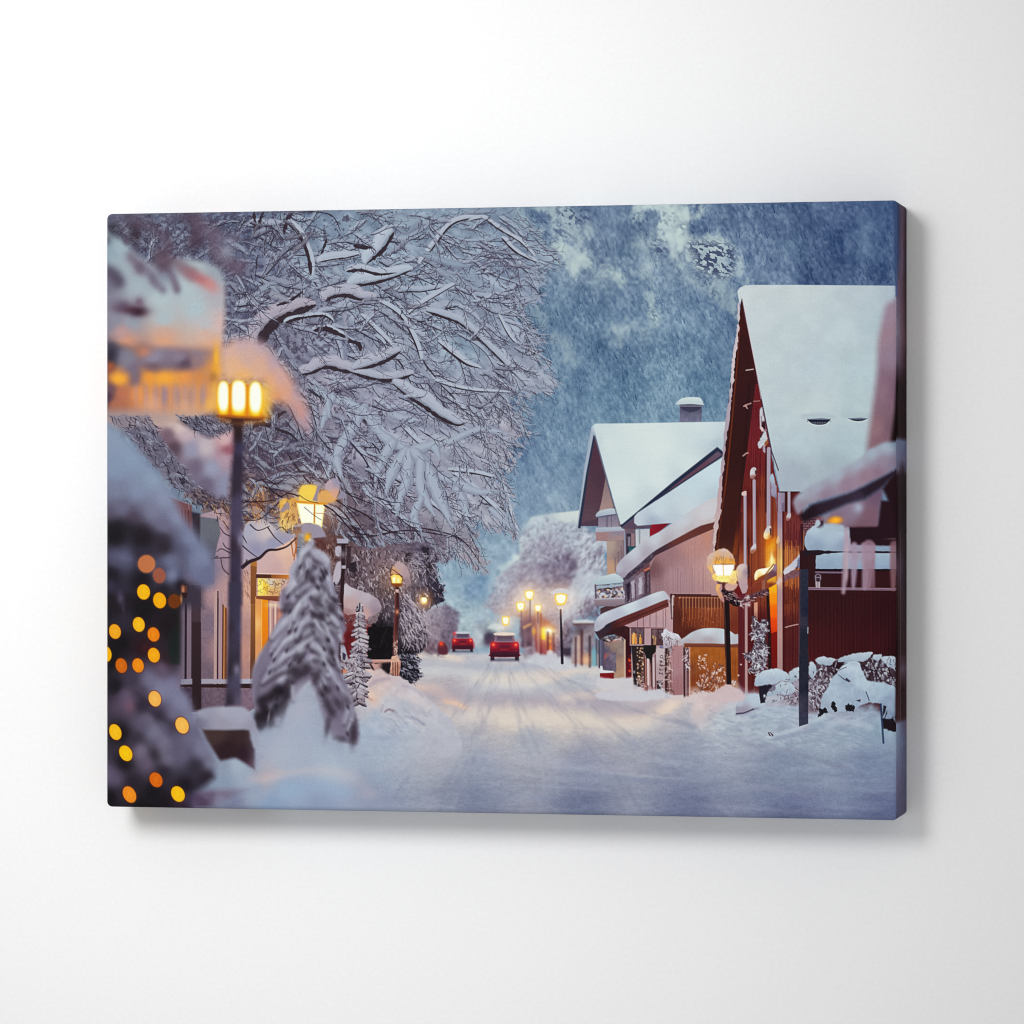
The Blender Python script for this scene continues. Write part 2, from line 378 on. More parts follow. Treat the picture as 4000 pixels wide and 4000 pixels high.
def far_street():
    # hazy wooded slope and frosted trees closing the valley
    poly(B4, [(0, 1420), (90, 1450), (200, 1400), (330, 1420), (430, 1500), (430, 1932), (0, 1932)], (150, 170, 190), 60, .75, 4, 40, 40, 3, tex=30, ts=20)
    poly(B2, [(1200, 500), (1540, 380), (1700, 430), (1932, 380), (1932, 1000), (1400, 1080), (1250, 900)], [(1600, 500, (150, 172, 192)), (1800, 480, (124, 148, 178)), (1900, 420, (120, 146, 176)), (1600, 600, (160, 178, 194)), (1850, 700, (150, 172, 190)), (1500, 700, (158, 160, 176)), (1700, 820, (166, 180, 192)), (1880, 900, (170, 180, 194)), (1450, 950, (130, 122, 138)), (1300, 800, (150, 146, 164))], 40, .9, 4, 20, 40, 5, tex=26, ts=14)
    frost(B2, [(1500, 560), (1700, 620), (1932, 640), (1932, 900), (1650, 900)], 130, [(186, 200, 206), (110, 128, 150), (150, 168, 184)], 26, 9, 4, (0, 180), .5, 5)
    poly(B2, [(1690, 820), (1760, 720), (1932, 660), (1932, 880), (1800, 900)], (178, 196, 204), 26, .5, 4, 20, 20, 7, tex=22)
    poly(B2, [(1780, 880), (1932, 740), (1932, 1000), (1800, 990)], (128, 146, 166), 30, .55, 4, 16, 14, 8, tex=26, ts=10)
    poly(B2, [(1830, 900), (1932, 890), (1932, 1010), (1830, 1010)], (190, 200, 208), 20, .7, 4, 10, 14, 9)
    # round bush on the left of the road
    poly(B2, [(1290, 780), (1370, 690), (1470, 650), (1580, 640), (1670, 740), (1660, 900), (1620, 1010), (1560, 1090), (1400, 1090), (1300, 1010)], [(1450, 700, (150, 140, 156)), (1600, 720, (116, 106, 128)), (1440, 900, (150, 134, 148)), (1560, 950, (104, 92, 112)), (1380, 1030, (110, 88, 100)), (1330, 880, (160, 146, 158))], 20, .95, 4, 14, 14, 6, tex=30, ts=8)
    frost(B2, [(1300, 760), (1580, 640), (1650, 800), (1600, 1000), (1400, 1080), (1300, 960)], 200, [(186, 174, 186), (92, 80, 100), (168, 152, 166), (120, 104, 122)], 18, 5, 8, (40, 140), .6, 3)
    # white roofs and gables far off
    poly(B4, [(430, 1440), (520, 1430), (560, 1460), (560, 1640), (470, 1720), (430, 1620)], ('v', (198, 208, 212), (176, 190, 202)), 14, .95)
    poly(B4, [(370, 1610), (440, 1600), (450, 1760), (440, 1932), (250, 1932), (245, 1720), (370, 1660)], [(400, 1630, (200, 210, 214)), (300, 1750, (178, 194, 204)), (340, 1880, (166, 182, 196))], 20, .9, 0, 10, 20, 3, tex=14)
    poly(B4, [(480, 1550), (620, 1560), (620, 1640), (480, 1640)], (110, 96, 116), 12, .8, 0, 8, 10, 3)
    poly(B4, [(510, 1610), (640, 1600), (640, 1640), (510, 1680)], (128, 84, 102), 10, .6)
    poly(B4, [(540, 1260), (760, 1220), (1010, 1190), (1010, 1330), (800, 1330), (500, 1330)], ('v', (204, 212, 212), (190, 198, 206)), 10, 1)
    poly(B4, [(500, 1280), (760, 1230), (780, 1400), (500, 1420)], (176, 188, 202), 30, .7, 4, 16, 14, 3, tex=20)
    # big frosted tree behind the lamps
    outline = [(470, 1400), (560, 1300), (700, 1270), (900, 1300), (1000, 1330), (1160, 1400), (1260, 1500), (1250, 1650), (1260, 1760), (1160, 1932), (250, 1932), (330, 1760), (440, 1640), (440, 1500)]
    poly(B4, outline, [(600, 1340, (176, 186, 200)), (900, 1380, (168, 176, 192)), (700, 1560, (150, 144, 164)), (1000, 1450, (166, 172, 190)), (560, 1700, (164, 164, 182)), (940, 1700, (138, 126, 148)), (1180, 1560, (172, 180, 196)), (760, 1850, (150, 140, 158)), (350, 1880, (172, 178, 194)), (1100, 1850, (160, 168, 186))], 30, .97, 4, 26, 22, 14, tex=30, ts=9)
    low = [(100, 420), (250, 100), (440, 0), (900, 0), (1010, 60), (1160, 100), (1150, 420), (1000, 520), (930, 560), (930, 900), (500, 880), (440, 700), (440, 520), (280, 480)]
    poly(B5, low, [(250, 180, (170, 174, 192)), (500, 120, (154, 146, 166)), (850, 100, (128, 116, 140)), (1080, 160, (168, 174, 192)), (400, 300, (166, 156, 172)), (700, 330, (168, 152, 164)), (950, 400, (166, 164, 182)), (500, 560, (132, 108, 124)), (700, 700, (150, 122, 132)), (860, 700, (120, 108, 128)), (1080, 420, (150, 142, 162)), (880, 860, (110, 100, 120))], 26, .97, 0, 16, 20, 4, tex=28, ts=8)
    li, dk = [(196, 200, 214), (182, 186, 204), (204, 210, 220)], [(96, 84, 108), (112, 98, 122), (84, 72, 96)]
    frost(B4, outline, 330, li, 34, 6, 21, (100, 170), .55, 4)
    frost(B4, outline, 300, dk, 26, 4, 22, (90, 190), .55, 4)
    frost(B4, [(980, 1400), (1160, 1440), (1250, 1560), (1170, 1932), (960, 1932), (1050, 1700)], 150, li, 50, 9, 23, (110, 150), .75, 5)
    frost(B4, [(980, 1400), (1160, 1440), (1250, 1560), (1170, 1932), (960, 1932), (1050, 1700)], 90, dk, 40, 5, 24, (110, 150), .6, 4)
    frost(B4, [(620, 1700), (900, 1620), (1010, 1760), (960, 1932), (700, 1932)], 160, dk, 30, 5, 25, (200, 320), .7, 4)
    frost(B5, low, 330, [(186, 182, 198), (176, 166, 184), (198, 200, 212)], 26, 5, 26, (60, 180), .5, 4)
    frost(B5, low, 260, [(98, 82, 106), (120, 98, 116), (140, 116, 130)], 24, 4.5, 27, (60, 180), .5, 4)
    frost(B5, [(1000, 0), (1150, 100), (1130, 300), (960, 460), (830, 520), (900, 300)], 120, [(200, 206, 218), (186, 192, 208), (172, 176, 194)], 60, 10, 28, (105, 140), .7, 5)
    frost(B5, [(1000, 340), (1200, 340), (1240, 460), (1000, 560)], 110, [(110, 96, 114), (90, 78, 98), (178, 172, 188)], 24, 6, 29, (30, 150), .7, 4)
    frost(B5, [(830, 600), (930, 620), (920, 860), (840, 840)], 80, [(62, 54, 70), (90, 78, 94), (150, 142, 160)], 18, 6, 30, (60, 160), .75, 4)
    poly(B5, [(835, 800), (915, 800), (915, 870), (835, 865)], (58, 46, 60), 10, .8)
    # far left: snowy sheds and shrubs at the end of the street
    poly(B5, [(0, 420), (120, 430), (170, 560), (300, 590), (300, 700), (440, 720), (440, 790), (0, 780)], [(60, 480, (160, 176, 194)), (60, 690, (188, 196, 206)), (220, 590, (180, 192, 200)), (360, 650, (150, 156, 174)), (130, 700, (70, 66, 88))], 20, .9, 0, 10, 14, 4, tex=24, ts=10)
    poly(B5, [(130, 600), (200, 560), (290, 600), (285, 625), (130, 620)], (192, 202, 208), 10, .9)
    poly(B5, [(105, 690), (130, 660), (200, 660), (200, 760), (110, 760)], (74, 64, 86), 16, .85)
    # red brown buildings behind the lamps
    poly(B5, [(440, 470), (520, 430), (560, 520), (560, 780), (450, 780)], [(480, 500, (120, 84, 100)), (520, 700, (108, 78, 96)), (460, 740, (66, 56, 76))], 16, .85, 0, 8, 12, 3, tex=20)
    poly(B5, [(550, 500), (600, 420), (700, 560), (760, 580), (760, 860), (600, 850), (560, 700)], [(600, 560, (140, 90, 96)), (680, 600, (132, 60, 56)), (620, 790, (120, 40, 56)), (730, 760, (130, 72, 66))], 14, .85, 0, 8, 12, 3, tex=24)
    line(B5, [(608, 500), (612, 850)], 9, (158, 120, 122), 6, .8); line(B5, [(632, 480), (636, 850)], 8, (92, 40, 50), 6, .8)
    line(B5, [(560, 610), (570, 860)], 10, (150, 134, 150), 7, .7); line(B5, [(480, 620), (490, 780)], 14, (142, 112, 122), 8, .6)
    poly(B5, [(460, 600), (540, 560), (545, 580), (470, 620)], (230, 170, 110), 8, .8)
    blob(B5, 568, 640, 6, 14, (244, 160, 60), .9)
    poly(B5, [(640, 610), (676, 610), (678, 720), (642, 715)], (255, 186, 10), 7, 1); blob(B5, 660, 660, 26, 46, (240, 140, 40), .45, screen=True)
    blob(B5, 710, 640, 22, 17, (255, 236, 170), 1); blob(B5, 712, 640, 46, 36, (250, 150, 60), .5, screen=True); disc(B5, 709, 638, 9, 7, (255, 252, 240), 5)
    blob(B5, 718, 735, 6, 6, (255, 170, 80), 1); blob(B5, 722, 800, 8, 12, (255, 130, 60), .8); blob(B5, 700, 720, 40, 70, (220, 60, 40), .35, screen=True)
    line(B5, [(700, 650), (702, 860)], 6, (84, 34, 44), 5, .8); line(B5, [(752, 660), (756, 870)], 6, (88, 66, 84), 5, .6)
    poly(B5, [(690, 830), (720, 815), (750, 830), (745, 865), (690, 865)], (216, 206, 210), 8, .9)
    poly(B5, [(530, 890), (600, 840), (640, 860), (760, 850), (800, 890), (850, 880), (930, 930), (1000, 960), (800, 1010), (520, 940)], (194, 194, 206), 16, .9, 4, 6, 20, 4, tex=10)
    # roadside shelter
    poly(B5, [(935, 565), (1000, 560), (1140, 560), (1140, 580), (940, 585)], (104, 60, 62), 6, .95)
    poly(B5, [(935, 540), (1060, 530), (1140, 545), (1140, 566), (940, 566)], (200, 204, 212), 7, .95)
    poly(B5, [(960, 580), (1140, 580), (1140, 960), (930, 950), (930, 680)], [(1000, 620, (104, 88, 102)), (1060, 700, (150, 132, 140)), (960, 760, (170, 148, 152)), (1070, 900, (180, 140, 130)), (1110, 800, (140, 130, 148))], 10, .9, 0, 4, 10, 3, tex=24, ts=10)
    for x, y0, y1, w, c in [(962, 700, 970, 6, (70, 48, 60)), (1020, 640, 955, 9, (88, 50, 56)), (1095, 690, 975, 8, (64, 42, 52)), (1160, 720, 960, 7, (96, 70, 80)), (990, 690, 940, 8, (204, 164, 152)), (1185, 730, 980, 7, (60, 40, 50))]:
        line(B5, [(x, y0), (x, y1)], w, c, 5, .9)
    poly(B5, [(1115, 830), (1135, 780), (1155, 830), (1160, 970), (1110, 970)], (112, 168, 186), 8, .85)
    blob(B5, 1060, 915, 14, 18, (232, 180, 140), .8)

def soften():
    blur(sheetbox(B4, 240, 1220, 1262, 1932), 1); blur(sheetbox(B5, 0, 0, 1160, 980), 1); blur(sheetbox(B2, 1260, 380, 1932, 1090), 1)

def car(sh, x, y, s, roofc, bodyc, rot_=0):
    """back of a red hatchback: x,y middle of bumper line, s = half width in local units"""
    def q(*p): return [(x + a * s, y + b * s) for a, b in p]
    k = sh.k
    poly(sh, q((-1.0, .78), (1.0, .78), (1.0, 1.0), (-1.0, 1.0)), (92, 86, 106), 10 , .7)
    for t in (-1, 1): poly(sh, q((t * .98, .4), (t * .98, .92), (t * .72, .92), (t * .7, .4)), (58, 44, 58), 5, 1)
    poly(sh, q((-1, -.12), (-.9, -.32), (-.68, -.36), (.68, -.36), (.9, -.32), (1, -.1), (1.02, .45), (.95, .68), (-.95, .68), (-1.02, .45)), bodyc, 6, 1, 2)
    poly(sh, q((-.74, -.34), (-.64, -.84), (.62, -.84), (.74, -.34)), ('v', (112, 92, 112), (146, 116, 136)), 5, 1)
    poly(sh, q((-.58, -.4), (-.52, -.74), (.5, -.74), (.58, -.4)), ('v', (60, 54, 76), (120, 104, 128)), 4, .9)
    poly(sh, q((-.68, -.82), (-.6, -1.0), (.58, -1.0), (.66, -.82)), roofc, 5, 1, 2)
    poly(sh, q((-.98, .3), (.98, .3), (.95, .66), (-.95, .66)), ('v', (92, 32, 54), (48, 32, 46)), 7, .95)
    poly(sh, q((-.4, -.14), (.4, -.14), (.42, .06), (-.42, .06)), (112, 36, 64), 6, .8)
    line(sh, q((-.3, -.04), (.3, -.04)), 5 * k * 2.2, (86, 28, 52), 4, .8)
    line(sh, q((-.28, .17), (.28, .17)), 3.5 * k * 2.2, (214, 86, 70), 4, .8)
    line(sh, q((-.9, .16), (.9, .16)), 3, (96, 20, 44), 3, .7)
    for t in (-1, 1):
        cx, cy = x + t * .78 * s, y - .16 * s
        blob(sh, cx, cy, .17 * s * k, .17 * s * k, (232, 40, 40), .95); blob(sh, cx, cy, .08 * s * k, .08 * s * k, (255, 130, 90), 1)
        blob(sh, cx, cy, .36 * s * k, .34 * s * k, (200, 30, 30), .3, screen=True)

def street_lamp(sh, x, y, w, h, post=None, pc=(62, 50, 66), cap=0):
    """small glowing lantern seen far down the street"""
    k = sh.k
    if post: line(sh, [(x + (post[2] if len(post) > 2 else 0), y + h * .5), (x + (post[2] if len(post) > 2 else 0), post[0])], post[1], pc, 4, .95)
    blob(sh, x, y, w * k * 1.3, h * k * 1.3, (240, 150, 60), .75, screen=True)
    if cap: poly(sh, [(x - w * .9, y - h * .5), (x - w * .6, y - h * .9), (x, y - h * 1.05), (x + w * .6, y - h * .9), (x + w * .95, y - h * .5)], (206, 200, 210), 6, .95, 3)
    poly(sh, [(x - w * .56, y - h * .5), (x + w * .56, y - h * .5), (x + w * .42, y + h * .4), (x + w * .15, y + h * .55), (x - w * .15, y + h * .55), (x - w * .42, y + h * .4)], (255, 206, 96), 6, 1, 2)
    poly(sh, [(x - w * .4, y - h * .38), (x + w * .4, y - h * .38), (x + w * .28, y + h * .3), (x - w * .28, y + h * .3)], (255, 250, 226), 5, 1, 2)

def traffic():
    car(B2, 1708, 985, 98, (186, 190, 202), ('v', (150, 36, 52), (112, 24, 42)))
    poly(B2, [(1480, 1000), (1520, 985), (1560, 1020), (1562, 1100), (1480, 1090)], (96, 46, 60), 10, .95, 3)
    blob(B2, 1506, 1000, 7, 7, (255, 70, 30), 1); blob(B2, 1506, 1000, 12, 12, (200, 40, 30), .35, screen=True)
    blob(B2, 1630, 905, 6, 6, (230, 60, 70), .9)
    car(B5, 293, 790, 136, (220, 198, 190), ('v', (140, 32, 58), (104, 22, 46)))
    poly(B5, [(0, 740), (8, 750), (8, 790), (0, 790)], (200, 30, 50), 6, .9)
    street_lamp(B5, 526, 302, 80, 86); street_lamp(B5, 442, 410, 74, 84)
    street_lamp(B5, 606, 426, 62, 66); street_lamp(B5, 302, 545, 64, 80)
    line(B5, [(532, 350), (534, 560)], 6, (120, 100, 118), 5, .6)
    line(B5, [(450, 450), (452, 600)], 5, (120, 100, 118), 5, .5)
    line(B5, [(606, 460), (608, 560)], 5, (110, 84, 96), 5, .6)
    poly(B5, [(782, 404), (866, 404), (850, 440), (830, 450), (800, 440)], (190, 184, 196), 6, .9)
    line(B5, [(820, 440), (828, 700), (836, 940)], (7, 11), (44, 36, 52), 4, 1)
    street_lamp(B5, 823, 340, 104, 100, cap=1)
def planks(sh, x0, x1, y0, y1, n, col, w=2, op=.5, jit=.3, seed=1, soft=2):
    rs = random.Random(seed)
    for i in range(n):
        x = x0 + (x1 - x0) * (i + .5 + rs.uniform(-jit, jit)) / n
        line(sh, [(x, y0 + rs.uniform(0, .3) * (y1 - y0)), (x + rs.uniform(-2, 2), y1 - rs.uniform(0, .12) * (y1 - y0))], w * rs.uniform(.6, 1.4), col, soft, op * rs.uniform(.4, 1))

def gable_house():
    """tall gabled house with the big white roof, chimney, balconies"""
    WALL = (168, 146, 138)
    # chimney
    poly(D2, [(1098, 205), (1308, 205), (1304, 365), (1096, 365)], ('v', (80, 78, 102), (122, 122, 148)), 4, 1, tex=14, ts=14)
    poly(D2, [(1120, 215), (1296, 215), (1270, 250), (1200, 268), (1140, 248)], (62, 62, 86), 5, .8, 3)
    poly(D2, [(1096, 180), (1322, 180), (1322, 206), (1096, 206)], ('v', (92, 90, 112), (70, 70, 92)), 4, 1)
    line(D2, [(1100, 209), (1306, 209)], 3, (150, 146, 160), 3, .8)
    poly(D2, [(1064, 196), (1070, 172), (1110, 140), (1170, 126), (1270, 126), (1302, 142), (1320, 180), (1324, 200), (1280, 196), (1200, 190), (1110, 194)], ('v', (208, 218, 222), (172, 186, 198)), 5, 1, 3)
    # gable end: soffit and wall
    poly(D2, [(296, 480), (150, 1340), (330, 1340), (545, 1345), (480, 1150)], (86, 66, 84), 5)
    poly(D2, [(300, 500), (165, 1310), (310, 1280), (350, 1180), (400, 880)], [(290, 640, (86, 58, 76)), (230, 1000, (92, 66, 80)), (200, 1270, (96, 74, 88)), (350, 900, (84, 60, 76))], 5, 1)
    poly(D2, [(400, 880), (475, 1160), (430, 1200), (330, 1230), (360, 1110)], ('v', (128, 112, 120), (168, 138, 136)), 5)
    line(D2, [(282, 420), (215, 790), (145, 1345)], (16, 12), (158, 168, 188), 5)
    line(D2, [(294, 480), (226, 850), (152, 1350)], (7, 11), (52, 58, 82), 4)
    # long wall under the eaves with bay and balcony
    poly(D2, [(330, 1220), (480, 1170), (560, 1340), (680, 1280), (700, 1600), (540, 1700), (490, 1760), (415, 1800), (412, 1480), (400, 1340)], [(450, 1250, (150, 132, 142)), (480, 1560, (152, 136, 134)), (440, 1700, (176, 144, 128)), (600, 1450, (120, 104, 120)), (640, 1380, (110, 88, 102))], 5, 1)
    poly(D2, [(330, 1240), (500, 1225), (520, 1350), (330, 1350)], ('v', (120, 114, 136), (150, 136, 154)), 5)
    for x in (405, 418, 455): line(D2, [(x, 1245), (x, 1350)], 3, (94, 88, 112), 3, .7)
    poly(D2, [(306, 1250), (318, 1215), (360, 1190), (440, 1174), (495, 1180), (502, 1228), (420, 1236), (340, 1260)], ('v', (186, 196, 208), (150, 160, 180)), 6, 1, 3)
    line(D2, [(316, 1258), (500, 1230)], 5, (84, 84, 108), 4, .8)
    poly(D2, [(310, 1355), (540, 1345), (580, 1375), (575, 1400), (310, 1410), (300, 1385)], ('v', (176, 186, 202), (150, 150, 172)), 6, 1)
    poly(D2, [(304, 1400), (574, 1384), (574, 1470), (420, 1484), (312, 1478)], [(340, 1440, (158, 124, 128)), (520, 1400, (140, 128, 148)), (520, 1460, (160, 134, 134))], 6, 1)
    poly(D2, [(412, 1484), (574, 1470), (578, 1640), (490, 1790), (418, 1796)], [(440, 1520, (170, 150, 142)), (540, 1520, (146, 126, 130)), (450, 1740, (182, 146, 126)), (550, 1620, (140, 118, 124))], 5, 1)
    for x, y0, y1 in [(490, 1640, 1760), (520, 1590, 1740), (548, 1530, 1690), (566, 1480, 1660)]: line(D2, [(x, y0), (x, y1)], 5, (112, 94, 112), 4, .6)
    # windows under the small roof
    poly(D2, [(574, 1400), (680, 1390), (680, 1560), (640, 1640), (585, 1640)], (104, 92, 112), 4, 1)
    poly(D2, [(596, 1412), (640, 1412), (640, 1530), (620, 1620), (596, 1620)], (58, 50, 68), 4, .95)
    poly(D2, [(608, 1440), (634, 1440), (632, 1530), (608, 1530)], (134, 122, 140), 4, .9)
    poly(D2, [(640, 1410), (672, 1410), (672, 1530), (640, 1530)], (150, 118, 126), 4, .9)
    line(D2, [(578, 1400), (584, 1640)], 6, (146, 148, 170), 3, .9)
    poly(D2, [(680, 1375), (815, 1365), (815, 1440), (740, 1540), (684, 1530)], ('v', (176, 180, 194), (196, 196, 204)), 4, 1)
    for x in (716, 722): line(D2, [(x, 1375), (x, 1520)], 5, (140, 148, 158), 3, .8)
    poly(D2, [(616, 1532), (685, 1530), (672, 1560), (620, 1598)], (48, 96, 106), 4, .95)
    line(D2, [(640, 1545), (680, 1540)], 4, (24, 70, 78), 3, .8)
    poly(D2, [(815, 1320), (1010, 1310), (900, 1400), (815, 1440)], ('h', (150, 30, 50), (110, 24, 44)), 4)
    poly(D2, [(545, 1350), (670, 1260), (700, 1330), (830, 1320), (830, 1365), (560, 1365)], (92, 76, 96), 4, .9)
    # dark raking barge board
    poly(D2, [(540, 1340), (690, 1220), (1040, 930), (1440, 595), (1510, 655), (1480, 700), (1100, 940), (760, 1180), (660, 1270), (560, 1345)], [(600, 1300, (70, 74, 100)), (900, 1060, (62, 60, 84)), (1100, 930, (104, 74, 92)), (1440, 660, (104, 86, 106)), (1300, 770, (104, 72, 90))], 5, 1)
    line(D2, [(548, 1336), (690, 1216), (1040, 930), (1240, 770), (1452, 598)], (8, 20, 26), (44, 52, 78), 5)
    line(D2, [(1448, 596), (1508, 652)], 16, (50, 56, 82), 5)
    line(D2, [(1500, 676), (1300, 812), (1100, 944), (880, 1096)], 6, (58, 56, 80), 4)
    # big roof
    poly(D2, [(276, 420), (278, 396), (305, 374), (700, 370), (1100, 362), (1545, 356), (1520, 480), (1508, 640), (1452, 594), (1240, 760), (1040, 918), (690, 1210), (560, 1318), (540, 1326), (480, 1120), (300, 470)],
         [(300, 390, (196, 208, 216)), (700, 380, (206, 216, 220)), (1300, 370, (200, 212, 220)), (400, 560, (206, 216, 220)), (900, 600, (208, 218, 222)), (1400, 480, (196, 208, 218)), (560, 1000, (206, 216, 222)), (900, 880, (206, 216, 222)), (1150, 780, (204, 214, 220)), (1450, 560, (172, 186, 200)), (1100, 860, (190, 202, 212)), (560, 1250, (194, 206, 214)), (800, 1080, (190, 202, 212)), (340, 560, (186, 198, 210))], 6, 1)
    line(D2, [(290, 462), (380, 790), (460, 1080), (530, 1320)], 5, (110, 112, 132), 5, .8)
    line(D2, [(275, 410), (296, 476)], 10, (172, 184, 200), 5, .8)
    # lower roof in front
    poly(D2, [(668, 1310), (670, 1250), (700, 1215), (1000, 1020), (1300, 820), (1505, 690), (1480, 1100), (1440, 1180), (1200, 1240), (1060, 1310), (950, 1316), (800, 1330), (700, 1338)],
         [(700, 1280, (186, 196, 212)), (900, 1180, (190, 202, 216)), (1200, 960, (188, 204, 218)), (1400, 800, (192, 208, 222)), (1440, 1100, (178, 192, 208)), (1150, 1150, (192, 202, 214)), (850, 1310, (160, 170, 192)), (1050, 1270, (180, 190, 206))], 6, 1)

def pink_house():
    """low pink boarded house with two snowy roofs and a balcony"""
    poly(D3, [(640, 560), (760, 430), (980, 260), (1300, 70), (1560, -60), (1760, -60), (1760, 760), (1180, 760), (1150, 860), (560, 1130), (400, 1240), (400, 900), (640, 800)], (84, 58, 66), 4)
    poly(D3, [(1500, 60), (1760, 0), (1760, 760), (1500, 760)], (172, 134, 140), 4)
    # boarded end wall
    poly(D2, [(800, 1700), (870, 1620), (1430, 1340), (1460, 1420), (1450, 1932), (800, 1932)], (150, 120, 128), 3)
    poly(D3, [(930, 470), (1000, 330), (1620, 40), (1640, 150), (1640, 480), (1660, 760), (1180, 760), (1140, 860), (900, 860)],
         [(1560, 80, (186, 132, 120)), (1400, 180, (180, 134, 132)), (1100, 330, (152, 116, 124)), (1500, 500, (178, 138, 142)), (1200, 560, (168, 134, 142)), (960, 480, (120, 86, 92)), (960, 700, (150, 118, 128)), (1600, 700, (172, 134, 138)), (1250, 730, (162, 128, 136))], 4, 1)
    planks(D3, 950, 1640, 420, 745, 30, (132, 100, 112), 2.5, .45, .3, 4)
    planks(D3, 1150, 1640, 120, 480, 20, (150, 108, 108), 2.5, .3, .3, 5)
    # side wall with windows
    poly(D3, [(640, 600), (930, 400), (945, 770), (700, 840), (640, 860)], [(680, 640, (104, 92, 112)), (900, 480, (110, 74, 84)), (760, 700, (140, 122, 140)), (900, 720, (96, 78, 92))], 5, 1)
    for pts, c in [([(672, 640), (722, 610), (722, 800), (690, 830)], (66, 54, 72)), ([(728, 610), (770, 590), (772, 780), (736, 800)], (168, 156, 172)),
                   ([(776, 560), (870, 500), (880, 740), (790, 775)], (134, 116, 132)), ([(812, 570), (850, 560), (850, 740), (812, 750)], (176, 168, 186)),
                   ([(880, 500), (935, 470), (938, 720), (888, 745)], (74, 58, 72)), ([(690, 640), (712, 630), (714, 790), (692, 800)], (52, 42, 58)), ([(902, 520), (924, 510), (926, 720), (905, 730)], (112, 92, 108))]:
        poly(D3, pts, c, 5, .95, 0, 3, 10, 2, tex=14, ts=10)
    for x in (670, 726, 776, 876): line(D3, [(x, 640), (x + 6, 830)], 5, (82, 68, 84), 3, .7)
    poly(D3, [(866, 490), (930, 455), (936, 475), (880, 505)], (218, 122, 92), 5, .8)
    # brown rafter board
    poly(D3, [(640, 575), (700, 500), (960, 290), (1300, 90), (1640, -60), (1620, 44), (1270, 190), (960, 340), (700, 590)], [(700, 560, (74, 60, 76)), (1000, 300, (76, 52, 66)), (1300, 160, (110, 62, 58)), (1560, 40, (104, 58, 54))], 4, 1)
    poly(D3, [(640, 580), (760, 480), (860, 390), (960, 310), (985, 330), (900, 420), (780, 520), (660, 600)], (78, 66, 84), 5, 1, 0, 6, 10, 3, tex=30, ts=8)
    # upper snow roof
    poly(D3, [(570, 480), (590, 420), (640, 360), (780, 240), (900, 150), (1060, 60), (1240, -60), (1640, -300), (1660, -60), (1480, 10), (1270, 120), (1080, 225), (960, 300), (800, 440), (700, 520), (650, 575), (600, 550)],
         [(600, 480, (178, 176, 196)), (760, 290, (188, 192, 208)), (1000, 150, (190, 194, 208)), (1300, -20, (190, 194, 208)), (1560, -100, (196, 196, 208)), (700, 480, (168, 160, 176)), (900, 320, (166, 158, 174)), (1100, 200, (172, 162, 174)), (1350, 60, (184, 172, 180)), (1580, -20, (194, 174, 178)), (640, 530, (150, 140, 158))], 6, 1, 3)
    # balcony with roof on the far end
    poly(D3, [(330, 600), (400, 560), (480, 540), (560, 525), (640, 580), (640, 620), (540, 630), (420, 645), (340, 640)], ('v', (196, 206, 214), (158, 174, 190)), 5, 1, 3)
    poly(D3, [(356, 650), (645, 630), (650, 800), (356, 800)], [(500, 680, (78, 66, 84)), (400, 740, (98, 84, 104)), (600, 760, (104, 90, 106)), (600, 670, (120, 104, 122))], 5, 1, 0, 0, 10, 2, tex=26, ts=8)
    poly(D3, [(355, 655), (640, 635), (640, 660), (480, 680), (360, 690)], (160, 176, 190), 5, .9, 0, 4, 14)
    frost(D3, [(360, 720), (640, 690), (640, 790), (360, 790)], 60, [(196, 198, 212), (66, 56, 72), (170, 164, 182)], 26, 12, 4, (0, 180), .8, 4)
    rs = random.Random(5)
    for _ in range(22): blob(D3, rs.uniform(370, 640), rs.uniform(680, 785), 1.8, 1.8, (236, 160, 110), .8)
    for p in [(482, 700), (390, 715), (455, 772), (635, 685), (600, 750)]: blob(D3, p[0], p[1], 3, 3, (255, 206, 140), 1)
    poly(D3, [(330, 800), (660, 790), (660, 850), (560, 880), (340, 875)], ('v', (154, 140, 152), (122, 104, 118)), 5, 1)
    line(D3, [(336, 798), (655, 790)], 6, (182, 178, 192), 4, .8)
    line(D3, [(346, 650), (352, 790)], 6, (92, 76, 94), 4, .9)
    # lower porch: gable wall, snow roof
    poly(D3, [(640, 1080), (1130, 830), (1190, 860), (1186, 1180), (1290, 1200), (1310, 1830), (1160, 1840), (1000, 1800), (740, 1770), (740, 1130)],
         [(1100, 900, (186, 150, 156)), (800, 1090, (176, 140, 150)), (1000, 1130, (180, 148, 158)), (1230, 1400, (168, 126, 132)), (1230, 1760, (156, 112, 118)), (900, 1240, (176, 146, 156)), (1080, 1600, (170, 136, 144))], 4, 1)
    for x in (800, 865, 935, 1000, 1075, 1105): line(D3, [(x, 1100), (x, 1000 - (x - 800) * .3)], 2.5, (110, 70, 76), 2, .8)
    planks(D3, 1150, 1300, 1300, 1830, 7, (140, 98, 108), 2.5, .5, .2, 8)
    planks(D3, 720, 1180, 980, 1100, 12, (150, 112, 122), 2, .4, .2, 9)
    poly(D3, [(560, 1100), (640, 1080), (700, 1100), (730, 1110), (738, 1650), (660, 1660), (660, 1240), (560, 1200)], [(640, 1130, (66, 34, 40)), (700, 1300, (62, 24, 34)), (710, 1580, (100, 24, 38))], 4, 1)
    poly(D3, [(400, 1235), (470, 1120), (640, 1080), (660, 1160), (560, 1180), (440, 1200), (385, 1240)], (62, 34, 40), 5, 1)
    # rafter
    poly(D3, [(340, 1150), (430, 1080), (600, 985), (900, 880), (1120, 795), (1138, 880), (660, 1085), (520, 1130), (390, 1235)], [(380, 1190, (66, 50, 62)), (480, 1090, (58, 48, 64)), (640, 1040, (104, 52, 50)), (1000, 890, (112, 58, 56)), (560, 1120, (76, 36, 40))], 4, 1)
